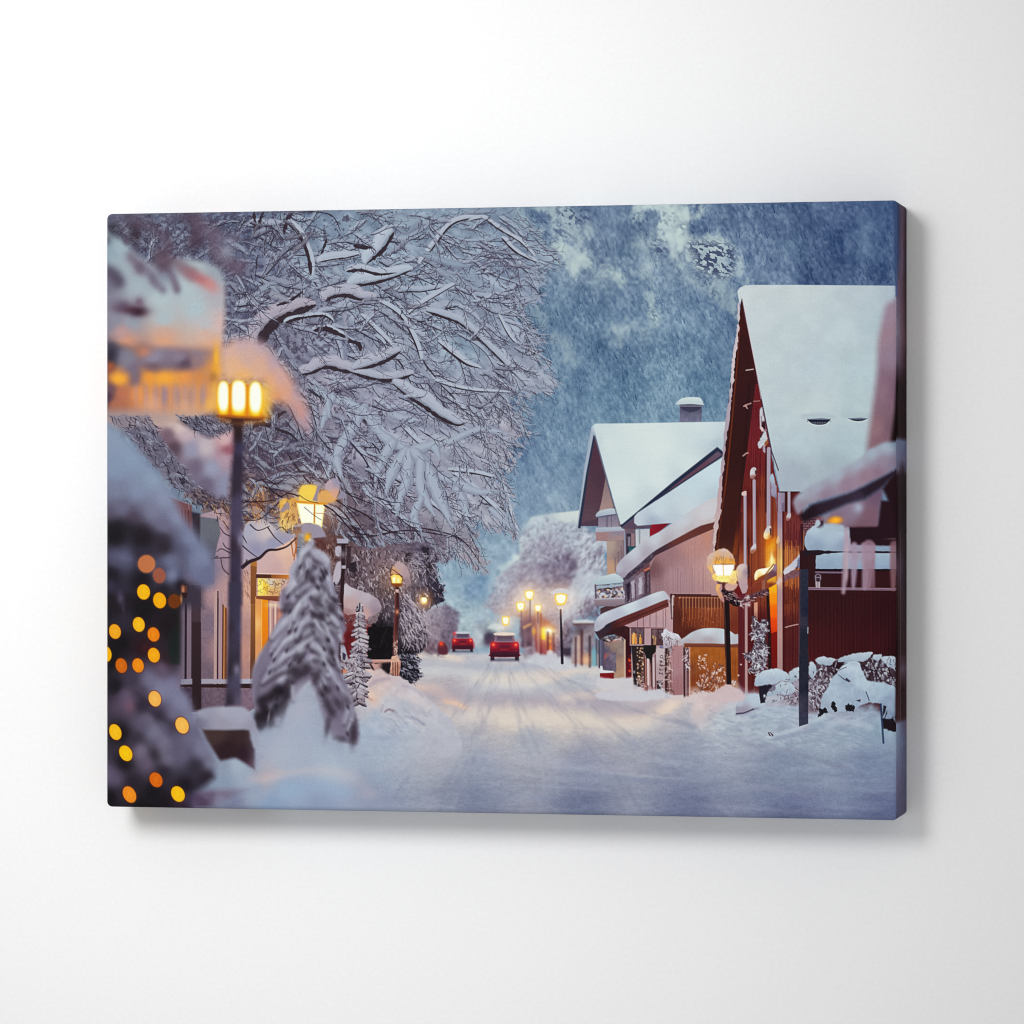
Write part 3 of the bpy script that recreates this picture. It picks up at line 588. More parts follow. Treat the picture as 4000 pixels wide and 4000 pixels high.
    line(D3, [(490, 1100), (800, 985), (1130, 850)], 5, (80, 38, 40), 3, .8)
    blob(D3, 480, 1090, 10, 10, (48, 44, 62), .9)
    poly(D3, [(335, 1120), (345, 1040), (400, 970), (480, 930), (640, 870), (800, 810), (930, 755), (1040, 718), (1095, 718), (1140, 780), (1150, 810), (1110, 805), (900, 890), (660, 985), (480, 1065), (430, 1110), (360, 1150)],
         [(360, 1100, (170, 168, 188)), (420, 980, (190, 198, 212)), (700, 850, (196, 206, 218)), (1000, 740, (198, 206, 218)), (1110, 770, (180, 180, 196)), (900, 870, (176, 178, 196)), (600, 990, (176, 178, 198)), (450, 1060, (176, 172, 192)), (1000, 820, (184, 188, 202))], 6, 1, 3)
    # shop window, door, street furniture under the porch
    poly(D3, [(400, 1240), (665, 1240), (670, 1660), (400, 1650)], [(560, 1290, (150, 128, 122)), (600, 1500, (160, 130, 116)), (640, 1600, (176, 140, 120)), (450, 1400, (96, 88, 112)), (430, 1550, (84, 72, 92)), (620, 1330, (140, 122, 120))], 5, 1, tex=12)
    poly(D3, [(390, 1240), (440, 1240), (440, 1560), (395, 1560)], ('h', (120, 120, 150), (64, 56, 78)), 5, .9)
    poly(D3, [(440, 1380), (570, 1370), (570, 1580), (430, 1570)], [(470, 1450, (86, 80, 108)), (540, 1440, (112, 104, 124)), (500, 1540, (96, 88, 112)), (450, 1430, (160, 96, 92))], 5, .9, tex=20, ts=12)
    line(D3, [(662, 1245), (664, 1655)], 7, (190, 164, 148), 3, .9)
    poly(D3, [(440, 1220), (560, 1190), (660, 1220), (650, 1250), (440, 1250)], (96, 84, 92), 5, .9, 0, 6, 12, tex=40, ts=10)
    frost(D3, [(420, 1215), (640, 1205), (640, 1250), (430, 1250)], 26, [(196, 184, 192), (52, 42, 46), (190, 120, 110)], 20, 8, 3, (0, 180), .8)
    poly(D3, [(395, 1590), (545, 1590), (545, 1660), (395, 1655)], (128, 26, 36), 4)
    poly(D3, [(390, 1585), (400, 1520), (420, 1520), (430, 1565), (540, 1575), (548, 1592), (480, 1596), (395, 1598)], (206, 206, 216), 5, 1)
    # lit windows
    for x0, x1, y0, y1, g in [(720, 875, 1105, 1295, 4), (945, 1025, 1118, 1300, 2), (1020, 1080, 1118, 1300, 0)]:
        poly(D3, [(x0, y0), (x1, y0), (x1, y1), (x0, y1)], (92, 60, 66), 3, 1)
        poly(D3, [(x0 + 12, y0 + 14), (x1 - 12, y0 + 14), (x1 - 12, y1 - 10), (x0 + 12, y1 - 10)], ('v', (110, 92, 104), (86, 60, 64)), 3, 1, tex=26, ts=8)
        r2 = random.Random(int(x0))
        for i in range(g * 4):
            xx = r2.uniform(x0 + 18, x1 - 18)
            line(D3, [(xx, r2.uniform(y0 + 60, y0 + 120)), (xx + r2.uniform(-3, 3), y1 - 16)], r2.uniform(3, 7), r2.choice([(240, 170, 76), (222, 140, 70), (250, 206, 130), (70, 46, 50)]), 3, r2.uniform(.5, 1))
    line(D3, [(798, 1110), (800, 1290)], 5, (120, 88, 90), 3); line(D3, [(985, 1120), (986, 1296)], 5, (130, 100, 104), 3)
    line(D3, [(722, 1108), (722, 1296), (872, 1294)], 4, (204, 170, 170), 2, .8)
    poly(D3, [(720, 1100), (1095, 1108), (1095, 1118), (720, 1112)], (120, 82, 88), 3, .8)
    # dark doorway with lights on a little tree, posts and skis
    poly(D3, [(735, 1300), (865, 1300), (868, 1760), (760, 1740)], ('h', (44, 38, 44), (72, 48, 48)), 4, 1)
    r3 = random.Random(8)
    for _ in range(60):
        x, y = r3.uniform(795, 866), r3.uniform(1320, 1700)
        blob(D3, x, y, 2.6, 2.6, r3.choice([(244, 200, 160), (252, 226, 190), (214, 150, 110), (190, 160, 150)]), r3.uniform(.5, 1))
    for _ in range(14): blob(D3, r3.uniform(705, 735), r3.uniform(1380, 1640), 3, 3, (232, 90, 50), r3.uniform(.5, .9))
    poly(D3, [(750, 1590), (790, 1590), (792, 1775), (756, 1765)], (40, 34, 40), 4)
    blob(D3, 764, 1586, 4, 6, (170, 160, 176), .9)
    poly(D3, [(862, 1296), (1002, 1296), (998, 1370), (965, 1400), (958, 1450), (895, 1450), (880, 1390), (862, 1360)], (38, 34, 36), 4, 1)
    poly(D3, [(930, 1440), (962, 1440), (950, 1640)], (42, 36, 40), 4)
    for x, y0, y1, w, c in [(880, 1440, 1770, 6, (150, 92, 80)), (900, 1460, 1830, 5, (110, 66, 60)), (912, 1450, 1720, 8, (208, 186, 190)), (932, 1500, 1700, 4, (176, 130, 124)), (945, 1560, 1740, 4, (90, 60, 62)), (956, 1480, 1790, 5, (96, 66, 72)), (972, 1440, 1740, 8, (196, 170, 178)), (990, 1400, 1790, 4, (92, 62, 66)), (872, 1390, 1700, 4, (70, 46, 50))]:
        line(D3, [(x, y0), (x + 4, y1)], w, c, 3, .9)
    frost(D3, [(780, 1640), (868, 1640), (868, 1760), (790, 1750)], 30, [(210, 190, 194), (120, 84, 84), (176, 140, 140)], 18, 7, 9, (0, 180), .85)
    # tall white sign board with lettering and a shrub in front of it
    poly(D3, [(1000, 1345), (1020, 1320), (1110, 1340), (1112, 1620), (1080, 1690), (1002, 1680)], [(1040, 1380, (188, 170, 178)), (1060, 1600, (170, 146, 154)), (1020, 1660, (176, 150, 156))], 4, 1)
    for ch in ([(1044, 1414), (1056, 1404), (1072, 1410), (1076, 1424), (1062, 1436), (1046, 1430), (1044, 1414)], [(1070, 1436), (1080, 1446)],
               [(1040, 1470), (1076, 1478)], [(1042, 1458), (1048, 1488)], [(1058, 1462), (1060, 1486)],
               [(1038, 1514), (1076, 1522)], [(1052, 1500), (1056, 1530)], [(1042, 1500), (1044, 1514)],
               [(1036, 1558), (1074, 1566)], [(1040, 1546), (1046, 1572)],
               [(1032, 1598), (1070, 1606)], [(1034, 1590), (1036, 1608)], [(1066, 1596), (1070, 1616)]):
        line(D3, ch, 2.6, (84, 62, 72), 2, .9)
    poly(D3, [(1036, 1312), (1048, 1302), (1068, 1304), (1082, 1320), (1080, 1334), (1036, 1330)], (104, 112, 150), 4, .9)
    poly(D3, [(1005, 1680), (1070, 1680), (1072, 1790), (1008, 1790)], (58, 42, 46), 5, .9)
    frost(D3, [(1010, 1690), (1070, 1690), (1070, 1790), (1010, 1790)], 14, [(190, 180, 190)], 24, 8, 10, (-20, 30), .9)
    poly(D3, [(1075, 1290), (1065, 1200), (1080, 1130), (1120, 1120), (1170, 1170), (1220, 1165), (1260, 1210), (1262, 1260), (1290, 1240), (1290, 1290), (1170, 1310), (1150, 1400), (1100, 1400)], [(1120, 1160, (200, 200, 214)), (1220, 1200, (196, 194, 208)), (1120, 1300, (178, 168, 182)), (1250, 1270, (180, 168, 178)), (1110, 1380, (160, 140, 150))], 5, 1, 0, 7, 14, 3, tex=18, ts=10)
    frost(D3, [(1085, 1180), (1150, 1190), (1260, 1230), (1180, 1300), (1160, 1420), (1090, 1420)], 30, [(92, 64, 72), (120, 92, 100)], 30, 4, 11, (40, 140), .8)
    line(D3, [(1112, 1340), (1106, 1560), (1110, 1850)], 9, (66, 42, 44), 3); line(D3, [(1138, 1360), (1126, 1600), (1130, 1850)], 5, (88, 58, 58), 3, .9)
    line(D3, [(1160, 1480), (1158, 1800)], 6, (124, 84, 84), 3, .8)
    frost(D3, [(1108, 1400), (1160, 1400), (1155, 1830), (1115, 1830)], 60, [(204, 180, 180), (98, 66, 64), (180, 150, 150)], 22, 6, 12, (0, 180), .85)
    # timber balcony wall and orange shed
    poly(D3, [(1160, 750), (1700, 750), (1890, 750), (1900, 1240), (1280, 1240), (1240, 1180), (1180, 1160), (1184, 900)], [(1220, 1000, (84, 40, 34)), (1300, 800, (122, 68, 54)), (1600, 850, (150, 84, 58)), (1400, 1000, (128, 64, 42)), (1700, 1000, (136, 72, 48)), (1350, 1170, (92, 42, 36)), (1800, 1100, (118, 54, 40)), (1600, 1080, (136, 68, 42))], 3, 1)
    poly(D3, [(1156, 744), (1710, 748), (1710, 780), (1156, 776)], (82, 42, 42), 3)
    line(D3, [(1160, 750), (1164, 900), (1170, 1010)], 6, (66, 44, 54), 3)
    line(D3, [(1185, 770), (1182, 860)], 9, (206, 186, 192), 4, .9); line(D3, [(1174, 800), (1174, 1000)], 4, (190, 168, 176), 3, .8)
    poly(D3, [(1184, 780), (1240, 780), (1240, 1160), (1190, 1150)], (96, 48, 38), 4, .6)
    line(D3, [(1255, 786), (1690, 790)], 6, (206, 150, 118), 3, .95)
    rb = random.Random(2)
    for i in range(14):
        x = 1290 + i * 34
        line(D3, [(x - 12, 800), (x - 12, 875)], 15, (92, 44, 36), 3, .7)
        line(D3, [(x + 4, 790), (x + 4, 885)], 5, (206, 146, 112), 3, .9)
        line(D3, [(x + 2, 885), (x + 2, rb.uniform(940, 1050))], 2.6, (190, 116, 74), 2, .7)
        line(D3, [(x - 8, 1000), (x - 8, 1100)], 2, (168, 96, 56), 2, rb.uniform(.2, .7))
    planks(D3, 1250, 1880, 890, 1110, 34, (98, 46, 32), 3, .5, .3, 3)
    for _ in range(26): blob(D3, rb.uniform(1250, 1700), rb.uniform(880, 1110), 1, 1, (220, 150, 100), rb.uniform(.3, .8))
    poly(D3, [(1300, 1270), (1890, 1275), (1890, 1780), (1310, 1840), (1298, 1700)], [(1400, 1340, (160, 92, 40)), (1650, 1400, (166, 96, 40)), (1450, 1700, (132, 66, 36)), (1330, 1600, (126, 72, 50)), (1850, 1500, (150, 82, 40)), (1850, 1300, (160, 92, 44)), (1600, 1600, (150, 82, 38))], 4, 1, tex=8)
    planks(D3, 1370, 1880, 1340, 1760, 30, (120, 62, 28), 3, .4, .3, 6); planks(D3, 1370, 1880, 1340, 1760, 20, (192, 118, 54), 2.5, .35, .3, 7)
    poly(D3, [(1308, 1274), (1890, 1280), (1890, 1322), (1308, 1316)], ('v', (134, 76, 64), (104, 56, 44)), 3)
    poly(D3, [(1296, 1320), (1362, 1330), (1362, 1830), (1300, 1860)], (132, 98, 104), 4)
    for x, c, w in [(1305, (60, 34, 40), 8), (1356, (198, 150, 142), 9), (1320, (150, 118, 126), 6), (1344, (92, 58, 62), 6)]: line(D3, [(x, 1330), (x + 2, 1850)], w, c, 3, .9)
    frost(D3, [(1312, 1340), (1352, 1340), (1346, 1560), (1316, 1560)], 26, [(206, 196, 206), (70, 48, 58)], 22, 7, 13, (30, 150), .8)
    line(D3, [(1303, 1840), (1303, 1868)], 6, (60, 40, 44), 3)
    poly(D3, [(1260, 1240), (1310, 1210), (1380, 1160), (1480, 1122), (1580, 1112), (1700, 1118), (1790, 1140), (1850, 1180), (1888, 1180), (1890, 1280), (1600, 1278), (1320, 1276), (1270, 1270)], [(1340, 1200, (184, 190, 204)), (1560, 1140, (194, 202, 214)), (1760, 1160, (186, 194, 208)), (1560, 1250, (168, 156, 168)), (1860, 1240, (178, 178, 192)), (1350, 1260, (170, 158, 168))], 5, 1, 3)

def red_house():
    """big red house: white roof, dark gable end, boarded wall, pipes, wall lamp"""
    # gable soffit triangle and red boarded wall
    poly(D5, [(300, 300), (470, 200), (470, 1260), (300, 1260)], (170, 132, 138), 4); poly(D5, [(440, 300), (760, 300), (760, 1420), (470, 1330)], (84, 38, 40), 4)
    poly(D1, [(572, 780), (640, 1100), (720, 1600), (800, 1980), (430, 2100), (440, 1900), (505, 1300), (545, 1040)], (70, 32, 34), 4)
    poly(D4, [(703, -819), (623, -298), (590, 100), (410, 1932), (350, 2570), (700, 2570), (760, 1932), (880, 600), (960, -30), (840, -700)], [(700, 0, (66, 32, 34)), (640, 900, (62, 30, 32)), (560, 1700, (66, 32, 32)), (880, 100, (62, 30, 36)), (800, 1000, (58, 28, 30))], 4, 1)
    W = [(970, 0), (1010, 0), (1260, 1350), (1330, 1640), (1680, 1640), (1680, 4720), (720, 4660), (720, 1932), (770, 1600), (870, 800)]
    poly(D4, W, [(960, 200, (108, 36, 44)), (940, 700, (120, 42, 52)), (1000, 1000, (118, 40, 46)), (850, 1300, (112, 36, 42)), (1060, 1500, (140, 66, 42)), (900, 1700, (104, 34, 36)), (1230, 1800, (138, 70, 44)), (1560, 1800, (86, 32, 42)), (1200, 1300, (112, 40, 50)),
                 (760, 2300, (104, 40, 32)), (1050, 2200, (138, 68, 44)), (1170, 2300, (196, 104, 40)), (1500, 2200, (124, 58, 60)), (1000, 2700, (150, 78, 44)), (1470, 2600, (150, 84, 60)), (1480, 2900, (168, 96, 56)), (1580, 2300, (112, 48, 56)),
                 (900, 3100, (128, 58, 46)), (1480, 3200, (130, 64, 44)), (760, 3400, (104, 42, 48)), (1000, 3600, (88, 30, 34)), (1500, 3700, (96, 42, 42)), (900, 3900, (92, 28, 32)), (1500, 4000, (92, 38, 42)), (1100, 3200, (132, 64, 42))], 3, 1)
    planks(D4, 800, 1250, 1000, 3100, 34, (78, 24, 30), 3, .55, .4, 21); planks(D4, 900, 1260, 1500, 3100, 26, (176, 92, 56), 2.5, .45, .4, 22)
    planks(D4, 890, 1060, 300, 1500, 12, (86, 22, 34), 2.5, .5, .4, 23); planks(D4, 900, 1040, 600, 1500, 6, (150, 58, 66), 2, .4, .4, 24)
    planks(D4, 1390, 1650, 1960, 3400, 20, (70, 26, 32), 3.2, .6, .4, 25); planks(D4, 1400, 1650, 2350, 3100, 22, (206, 124, 66), 2.5, .6, .4, 26)
    planks(D4, 730, 1650, 3100, 4700, 40, (64, 18, 24), 3.5, .5, .4, 27)
    # dark soffit stripes
    line(D4, [(735, -900), (690, -298), (655, 100), (610, 600), (520, 1500), (450, 1932), (380, 2560)], (3, 8), (118, 56, 34), 4, .9)
    line(D4, [(720, -900), (668, -298), (630, 100), (585, 600), (492, 1500), (432, 1932), (360, 2560)], (4, 9), (66, 28, 30), 4, .9)
    line(D4, [(880, 0), (800, 1000), (690, 2300)], 10, (52, 26, 30), 6, .7)
    poly(D4, [(780, 1400), (700, 2500), (690, 2560), (360, 2570), (460, 1700)], (72, 36, 32), 30, .35)
    poly(D4, [(700, 1932), (770, 1932), (690, 2580), (620, 2580)], [(730, 2000, (76, 34, 34)), (660, 2500, (120, 56, 32))], 8, .9)
    # snow on the verge
    poly(D4, [(722, -1250), (730, -1150), (716, -819), (650, -298), (630, 0), (575, 500), (500, 1100), (440, 1932), (345, 2560), (330, 2500), (325, 2300), (390, 1750), (465, 1100), (540, 400), (592, 0), (612, -298), (690, -819), (700, -1000), (706, -1178)], [(600, -300, (198, 182, 192)), (560, 400, (170, 154, 170)), (480, 1000, (168, 150, 166)), (420, 1700, (184, 156, 164)), (340, 2300, (196, 170, 172))], 4, 1, 0, 6, 20, 4)
    # snow streaks on the soffit
    for pts in ([(810, 322), (898, 292)], [(790, 336), (830, 330)], [(822, 340), (845, 368)], [(780, 1085), (830, 1045), (858, 1040)], [(938, 262), (1030, 256)]):
        line(D4, pts, 5 if pts[0][0] < 830 else 2.5, (190, 150, 150), 3, .85)
    line(D1, [(606, 1346), (660, 1338)], 4, (206, 182, 184), 3, .9)
    # big white roof
    R = [(545, 790), (540, 750), (560, 722), (600, 706), (660, 702), (1000, 702), (1400, 705), (1730, 708), (1770, 712), (1790, 760), (1800, 1500), (1720, 1860), (1600, 1932), (1500, 2200), (1250, 2262), (862, 2262), (800, 1960), (740, 1640), (680, 1340), (600, 960), (573, 810), (560, 850)]
    poly(D1, R, [(600, 730, (196, 202, 210)), (1000, 720, (192, 200, 208)), (1500, 720, (178, 188, 200)), (1730, 740, (166, 178, 194)), (660, 900, (192, 200, 210)), (900, 1000, (188, 198, 208)), (1300, 1000, (184, 196, 206)), (1620, 1000, (172, 186, 198)), (760, 1300, (186, 196, 206)),
                 (1100, 1350, (182, 194, 206)), (1500, 1400, (174, 190, 200)), (850, 1700, (182, 194, 204)), (1100, 1620, (186, 196, 204)), (1450, 1640, (176, 190, 200)), (1000, 1900, (178, 192, 204)), (1400, 1900, (170, 186, 198)), (950, 2130, (160, 170, 186)), (1300, 2100, (160, 172, 186))], 5, 1, tex=5, ts=40)
    line(D1, [(574, 810), (610, 1000), (680, 1360), (740, 1660), (800, 1960), (850, 2100)], 4, (72, 40, 56), 3, .9)
    line(D1, [(580, 806), (616, 998), (686, 1358), (720, 1560)], 3, (206, 180, 190), 3, .8)
    # roof vents
    for x0, x1, y0, y1, s in [(1060, 1250, 1716, 1762, 1), (1370, 1530, 1712, 1734, 0)]:
        poly(D1, [(x0 - 40, y0 - 34), (x0 + 90, y0 - 50), (x1 + 20, y0 - 30), (x1, y0), (x0, y0)], (166, 180, 192), 16, .7, 3)
        xm = (x0 + x1) / 2
        poly(D1, [(x0, y0 - 2), (x1, y0 - 2), (x1 - 40, y0 + (y1 - y0) * .8), (xm, y1), (x0 + 40, y0 + (y1 - y0) * .75)], (44, 52, 74), 4, 1)
        poly(D1, [(x0 + 8, y0 - 2), (xm + 20, y0 - 10), (x1 - 10, y0 - 2), (x1 - 20, y0 + 5), (x0 + 10, y0 + 5)], (104, 112, 136), 4, .8)
        if s:
            poly(D1, [(x0 + 34, y0 + 18), (x1 - 34, y0 + 18), (xm + 30, y1 - 3), (xm - 30, y1 - 3)], (90, 92, 108), 3, .9)
            for i in range(5): line(D1, [(xm - 36 + i * 18, y0 + 18), (xm - 36 + i * 18, y1 - 6)], 2, (46, 50, 64), 2, .8)
            line(D1, [(x0 + 10, y0 + 12), (x1 - 10, y0 + 12)], 6, (30, 34, 52), 3, 1)
        line(D1, [(x0, y0), (x0 + 40, y0 + (y1 - y0) * .75), (xm, y1), (x1 - 40, y0 + (y1 - y0) * .8), (x1, y0)], 4, (200, 210, 216), 3, .8, 4)
    # eave
    poly(D4, [(1330, 1622), (1640, 1622), (1620, 1650), (1340, 1650)], (50, 20, 26), 3)
    poly(D4, [(1410, 1640), (1640, 1640), (1560, 1932), (1410, 1932)], ('h', (66, 28, 32), (108, 34, 38)), 4)
    # ornate snowy bargeboard pieces
    for pts, c in [([(1030, 370), (1070, 350), (1090, 440), (1100, 560), (1130, 700), (1110, 720), (1050, 700), (1030, 600)], (140, 120, 134)), ([(1034, 380), (1066, 358), (1084, 450), (1062, 500), (1034, 430)], (186, 190, 204)),
                   ([(1062, 500), (1092, 480), (1096, 550), (1060, 556)], (190, 190, 202)), ([(1060, 590), (1104, 570), (1116, 690), (1066, 650)], (60, 34, 46)), ([(1040, 660), (1060, 640), (1090, 690), (1120, 715), (1060, 715)], (206, 176, 178)),
                   ([(1046, 780), (1080, 724), (1126, 724), (1146, 830), (1130, 900), (1090, 930), (1040, 970), (1008, 960), (1006, 880), (1040, 850)], (190, 190, 202)), ([(1100, 890), (1146, 836), (1152, 900), (1110, 940)], (150, 96, 60)), ([(1070, 950), (1110, 930), (1120, 1030), (1100, 1040)], (166, 146, 164))]:
        poly(D4, pts, c, 4, 1, 2, 3, 8, 2, tex=16, ts=8)
    line(D4, [(1046, 800), (1080, 726)], 6, (66, 40, 54), 3, .9); line(D4, [(1040, 430), (1044, 660)], 4, (206, 190, 200), 3, .8)
    # pipes and vertical trims
    LP = (164, 148, 168); LW = (206, 186, 190)
    def pipe(sh, x0, y0, x1, y1, w, c=LP, edge=(92, 60, 76)):
        line(sh, [(x0, y0), (x1, y1)], w * sh.k * 1.0, c, 3)
        line(sh, [(x0 + w * .5, y0), (x1 + w * .5, y1)], 4 * sh.k, edge, 2, .9); line(sh, [(x0 - w * .45, y0), (x1 - w * .45, y1)], 3 * sh.k, (210, 196, 206), 2, .7)
    line(D5, [(865, 400), (865, 900)], 5, (70, 24, 32), 5, .7)
    pipe(D4, 810, 1640, 815, 2780, 42); poly(D4, [(758, 1640), (800, 1616), (830, 1614), (832, 1680), (800, 1690), (760, 1680)], (206, 176, 178), 3)
    pipe(D4, 948, 1460, 955, 2490, 44); poly(D4, [(884, 1400), (890, 1310), (920, 1264), (960, 1258), (982, 1290), (975, 1360), (960, 1400), (930, 1440), (892, 1420)], [(910, 1330, (206, 200, 208)), (960, 1300, (186, 176, 188)), (930, 1420, (150, 104, 104))], 4, 1, 2)
    poly(D4, [(960, 1310), (985, 1290), (990, 1340), (960, 1370)], (70, 40, 50), 3, .9)
    poly(D5, [(890, 560), (940, 490), (975, 480), (975, 580), (920, 630), (895, 610)], [(930, 530, (196, 190, 204)), (940, 600, (160, 104, 84))], 4, 1, 2)
    pipe(D4, 1168, 980, 1165, 2200, 56); line(D4, [(1128, 960), (1125, 1932)], 6, (60, 22, 28), 4, .8)
    poly(D5, [(1090, 350), (1105, 290), (1150, 220), (1200, 210), (1212, 300), (1205, 370), (1150, 415), (1100, 400)], [(1140, 260, (196, 190, 200)), (1130, 350, (240, 220, 180)), (1190, 380, (190, 120, 60)), (1150, 400, (250, 210, 130))], 4, 1, 2)
    poly(D5, [(1180, 250), (1210, 240), (1212, 350), (1190, 360)], (76, 44, 50), 3, .9)
    poly(D4, [(1185, 1370), (1235, 1345), (1280, 1560), (1305, 1932), (1290, 1932), (1265, 1720), (1210, 1690)], [(1210, 1400, (160, 176, 196)), (1240, 1600, (150, 146, 172)), (1280, 1800, (120, 90, 110))], 5, 1, 0, 4, 16)
    poly(D4, [(1305, 1640), (1410, 1640), (1405, 1932), (1310, 1932)], ('h', (160, 148, 172), (132, 116, 140)), 4)
    for x in (1370, 1385, 1398): line(D4, [(x, 1800), (x, 1932)], 2, (96, 76, 98), 2, .8)
    # corner post catching the lamp light
    poly(D5, [(1300, 0), (1370, 0), (1378, 1932), (1296, 1932)], [(1330, 100, (150, 132, 156)), (1330, 420, (170, 146, 160)), (1330, 640, (226, 176, 120)), (1330, 820, (240, 190, 110)), (1330, 1000, (206, 160, 140)), (1330, 1250, (168, 136, 146)), (1330, 1700, (176, 138, 138)), (1310, 760, (255, 220, 140))], 4, 1)
    poly(D5, [(1296, 1900), (1378, 1900), (1378, 2880), (1296, 2880)], ('v', (172, 136, 136), (158, 124, 126)), 4)
    line(D5, [(1388, 0), (1392, 2880)], 7, (74, 24, 34), 4, .8)
    pipe(D5, 1475, -300, 1475, 40, 40); poly(D5, [(1430, 90), (1450, 30), (1500, 20), (1495, 100), (1450, 136), (1432, 120)], [(1460, 60, (186, 176, 192)), (1460, 120, (150, 100, 96))], 4, 1, 2)
    poly(D5, [(1276, 440), (1300, 380), (1320, 350), (1330, 460), (1290, 480)], (220, 180, 140), 4, .9, 2)
    # lamp glow on boards
    blob(D5, 1200, 700, 24, 60, (236, 140, 40), .6); blob(D5, 1180, 560, 16, 30, (226, 130, 30), .6)
    poly(D5, [(1120, 420), (1270, 380), (1285, 1060), (1150, 1060), (1120, 800)], [(1160, 450, (220, 120, 24)), (1220, 520, (240, 160, 40)), (1140, 700, (236, 150, 40)), (1215, 740, (255, 236, 150)), (1260, 640, (206, 120, 50)), (1220, 1000, (240, 170, 50)), (1260, 900, (226, 150, 60))], 18, .85)
    blob(D5, 1215, 720, 5, 26, (255, 244, 180), .95)
    planks(D5, 1280, 1360, 420, 1000, 8, (150, 90, 50), 2, .5, .3, 31); planks(D5, 1120, 1280, 430, 800, 6, (200, 110, 30), 2, .4, .3, 32)
    planks(D5, 1390, 1640, 500, 900, 14, (236, 160, 80), 2.4, .55, .4, 33)
    # orange glowing panel
    poly(D5, [(1165, 1150), (1290, 1080), (1298, 1800), (1185, 1840), (1172, 1500)], [(1240, 1150, (246, 170, 30)), (1240, 1300, (250, 140, 16)), (1240, 1500, (246, 104, 10)), (1240, 1700, (226, 72, 14)), (1200, 1800, (206, 60, 16))], 4, 1)
    poly(D5, [(1180, 1840), (1296, 1800), (1298, 2860), (1190, 2860)], ('v', (130, 24, 20), (96, 20, 26)), 4)
    line(D5, [(1150, 1180), (1180, 1830), (1190, 2860)], 12, (44, 26, 30), 4, .9)
    # wall lamp shade with snow, and its bracket
    poly(D5, [(1190, 880), (1265, 780), (1290, 800), (1285, 960), (1200, 1000), (1120, 1050), (1085, 1040), (1100, 980)], [(1260, 840, (150, 120, 140)), (1240, 940, (110, 72, 84)), (1140, 1010, (128, 78, 66))], 4, 1)
    poly(D5, [(955, 1020), (952, 960), (970, 900), (1020, 862), (1100, 850), (1170, 830), (1240, 790), (1230, 850), (1140, 930), (1060, 965), (1010, 1000), (975, 1026)], [(980, 960, (255, 240, 200)), (1100, 880, (255, 250, 226)), (1020, 990, (240, 180, 90)), (1200, 840, (255, 236, 170))], 4, 1, 2)
    line(D5, [(1010, 1000), (1120, 940), (1240, 790)], 5, (150, 84, 30), 3, .9)
    for x in (1080, 1104): line(D5, [(x, 1040), (x, 1220)], 5, (150, 104, 96), 3, .9)
    # snow hump on the lower left of the wall and post
    poly(D5, [(668, 900), (690, 830), (740, 790), (800, 780), (845, 820), (850, 1100), (840, 1200), (790, 1230), (760, 1230), (715, 1100), (690, 960)], [(760, 840, (196, 178, 186)), (700, 900, (206, 172, 150)), (800, 1100, (176, 148, 158)), (820, 900, (150, 130, 150))], 6, 1, 3, 3, 14)
    poly(D5, [(650, 1220), (690, 1110), (720, 1110), (770, 1230), (850, 1230), (850, 1420), (700, 1420), (660, 1300)], [(700, 1200, (104, 26, 34)), (760, 1300, (104, 40, 52))], 4, 1)
    poly(D5, [(848, 780), (880, 780), (885, 1000), (850, 1000)], (64, 40, 50), 4, .9, 0, 4, 10)
    poly(D5, [(705, 1420), (780, 1420), (800, 2780), (705, 2760)], ('h', (84, 30, 38), (112, 44, 54)), 4, .8)
    pipe(D5, 830, 1380, 832, 2780, 40, (176, 136, 140))
    # garland along the beam
    line(D5, [(700, 1380), (850, 1300), (1000, 1240), (1130, 1200)], 34 * .26 * 4 / 1.9, (96, 62, 74), 6, .95)
    frost(D5, [(690, 1360), (850, 1270), (1130, 1180), (1130, 1260), (1000, 1310), (800, 1420), (700, 1420)], 70, [(196, 170, 176), (70, 42, 52), (150, 116, 124), (90, 54, 60)], 18, 6, 14, (-60, 30), .85)
    for p in [(855, 1280), (740, 1390), (1340, 1030), (1305, 1070), (870, 1400)]: blob(D5, p[0], p[1], 6, 7, (206, 188, 196), .95)
    poly(D5, [(945, 1370), (1000, 1360), (998, 1640), (948, 1600)], [(970, 1450, (206, 150, 128)), (970, 1580, (170, 120, 110))], 4, .95)
    # climbing shrub
    sh_ = [(905, 1932), (900, 1760), (930, 1570), (975, 1590), (985, 1720), (1060, 1720), (1060, 1620), (1130, 1620), (1140, 1740), (1175, 1790), (1130, 1850), (1140, 1932)]
    poly(D5, sh_, (86, 62, 72), 5, .9, 0, 8, 12)
    frost(D5, sh_, 110, [(196, 184, 196), (60, 40, 48), (170, 150, 164), (92, 66, 74)], 14, 6, 15, (0, 180), .9)
    s2 = [(510, 20), (550, 60), (580, 60), (600, 40), (640, 60), (640, 110), (610, 180), (640, 300), (625, 420), (560, 520), (530, 500), (470, 480), (520, 420), (450, 360), (445, 330), (520, 300), (530, 200)]
    poly(D8, s2, (92, 78, 92), 6, .9, 0, 10, 14)
    frost(D8, s2, 260, [(186, 190, 204), (62, 48, 60), (160, 156, 174), (204, 206, 216), (92, 76, 90)], 18, 7, 16, (0, 180), .9)
    # small canopy on the corner with snow
    poly(D5, [(1400, 930), (1500, 880), (1640, 880), (1640, 960), (1500, 1000), (1400, 1050)], (120, 84, 96), 6, .95, 0, 6, 12, tex=20, ts=8)
    poly(D5, [(1390, 900), (1440, 830), (1540, 740), (1620, 640), (1645, 610), (1645, 680), (1580, 850), (1500, 890), (1420, 945), (1400, 940)], [(1440, 900, (196, 192, 206)), (1560, 760, (186, 184, 202)), (1620, 660, (176, 172, 192))], 5, 1, 2, 3, 14)
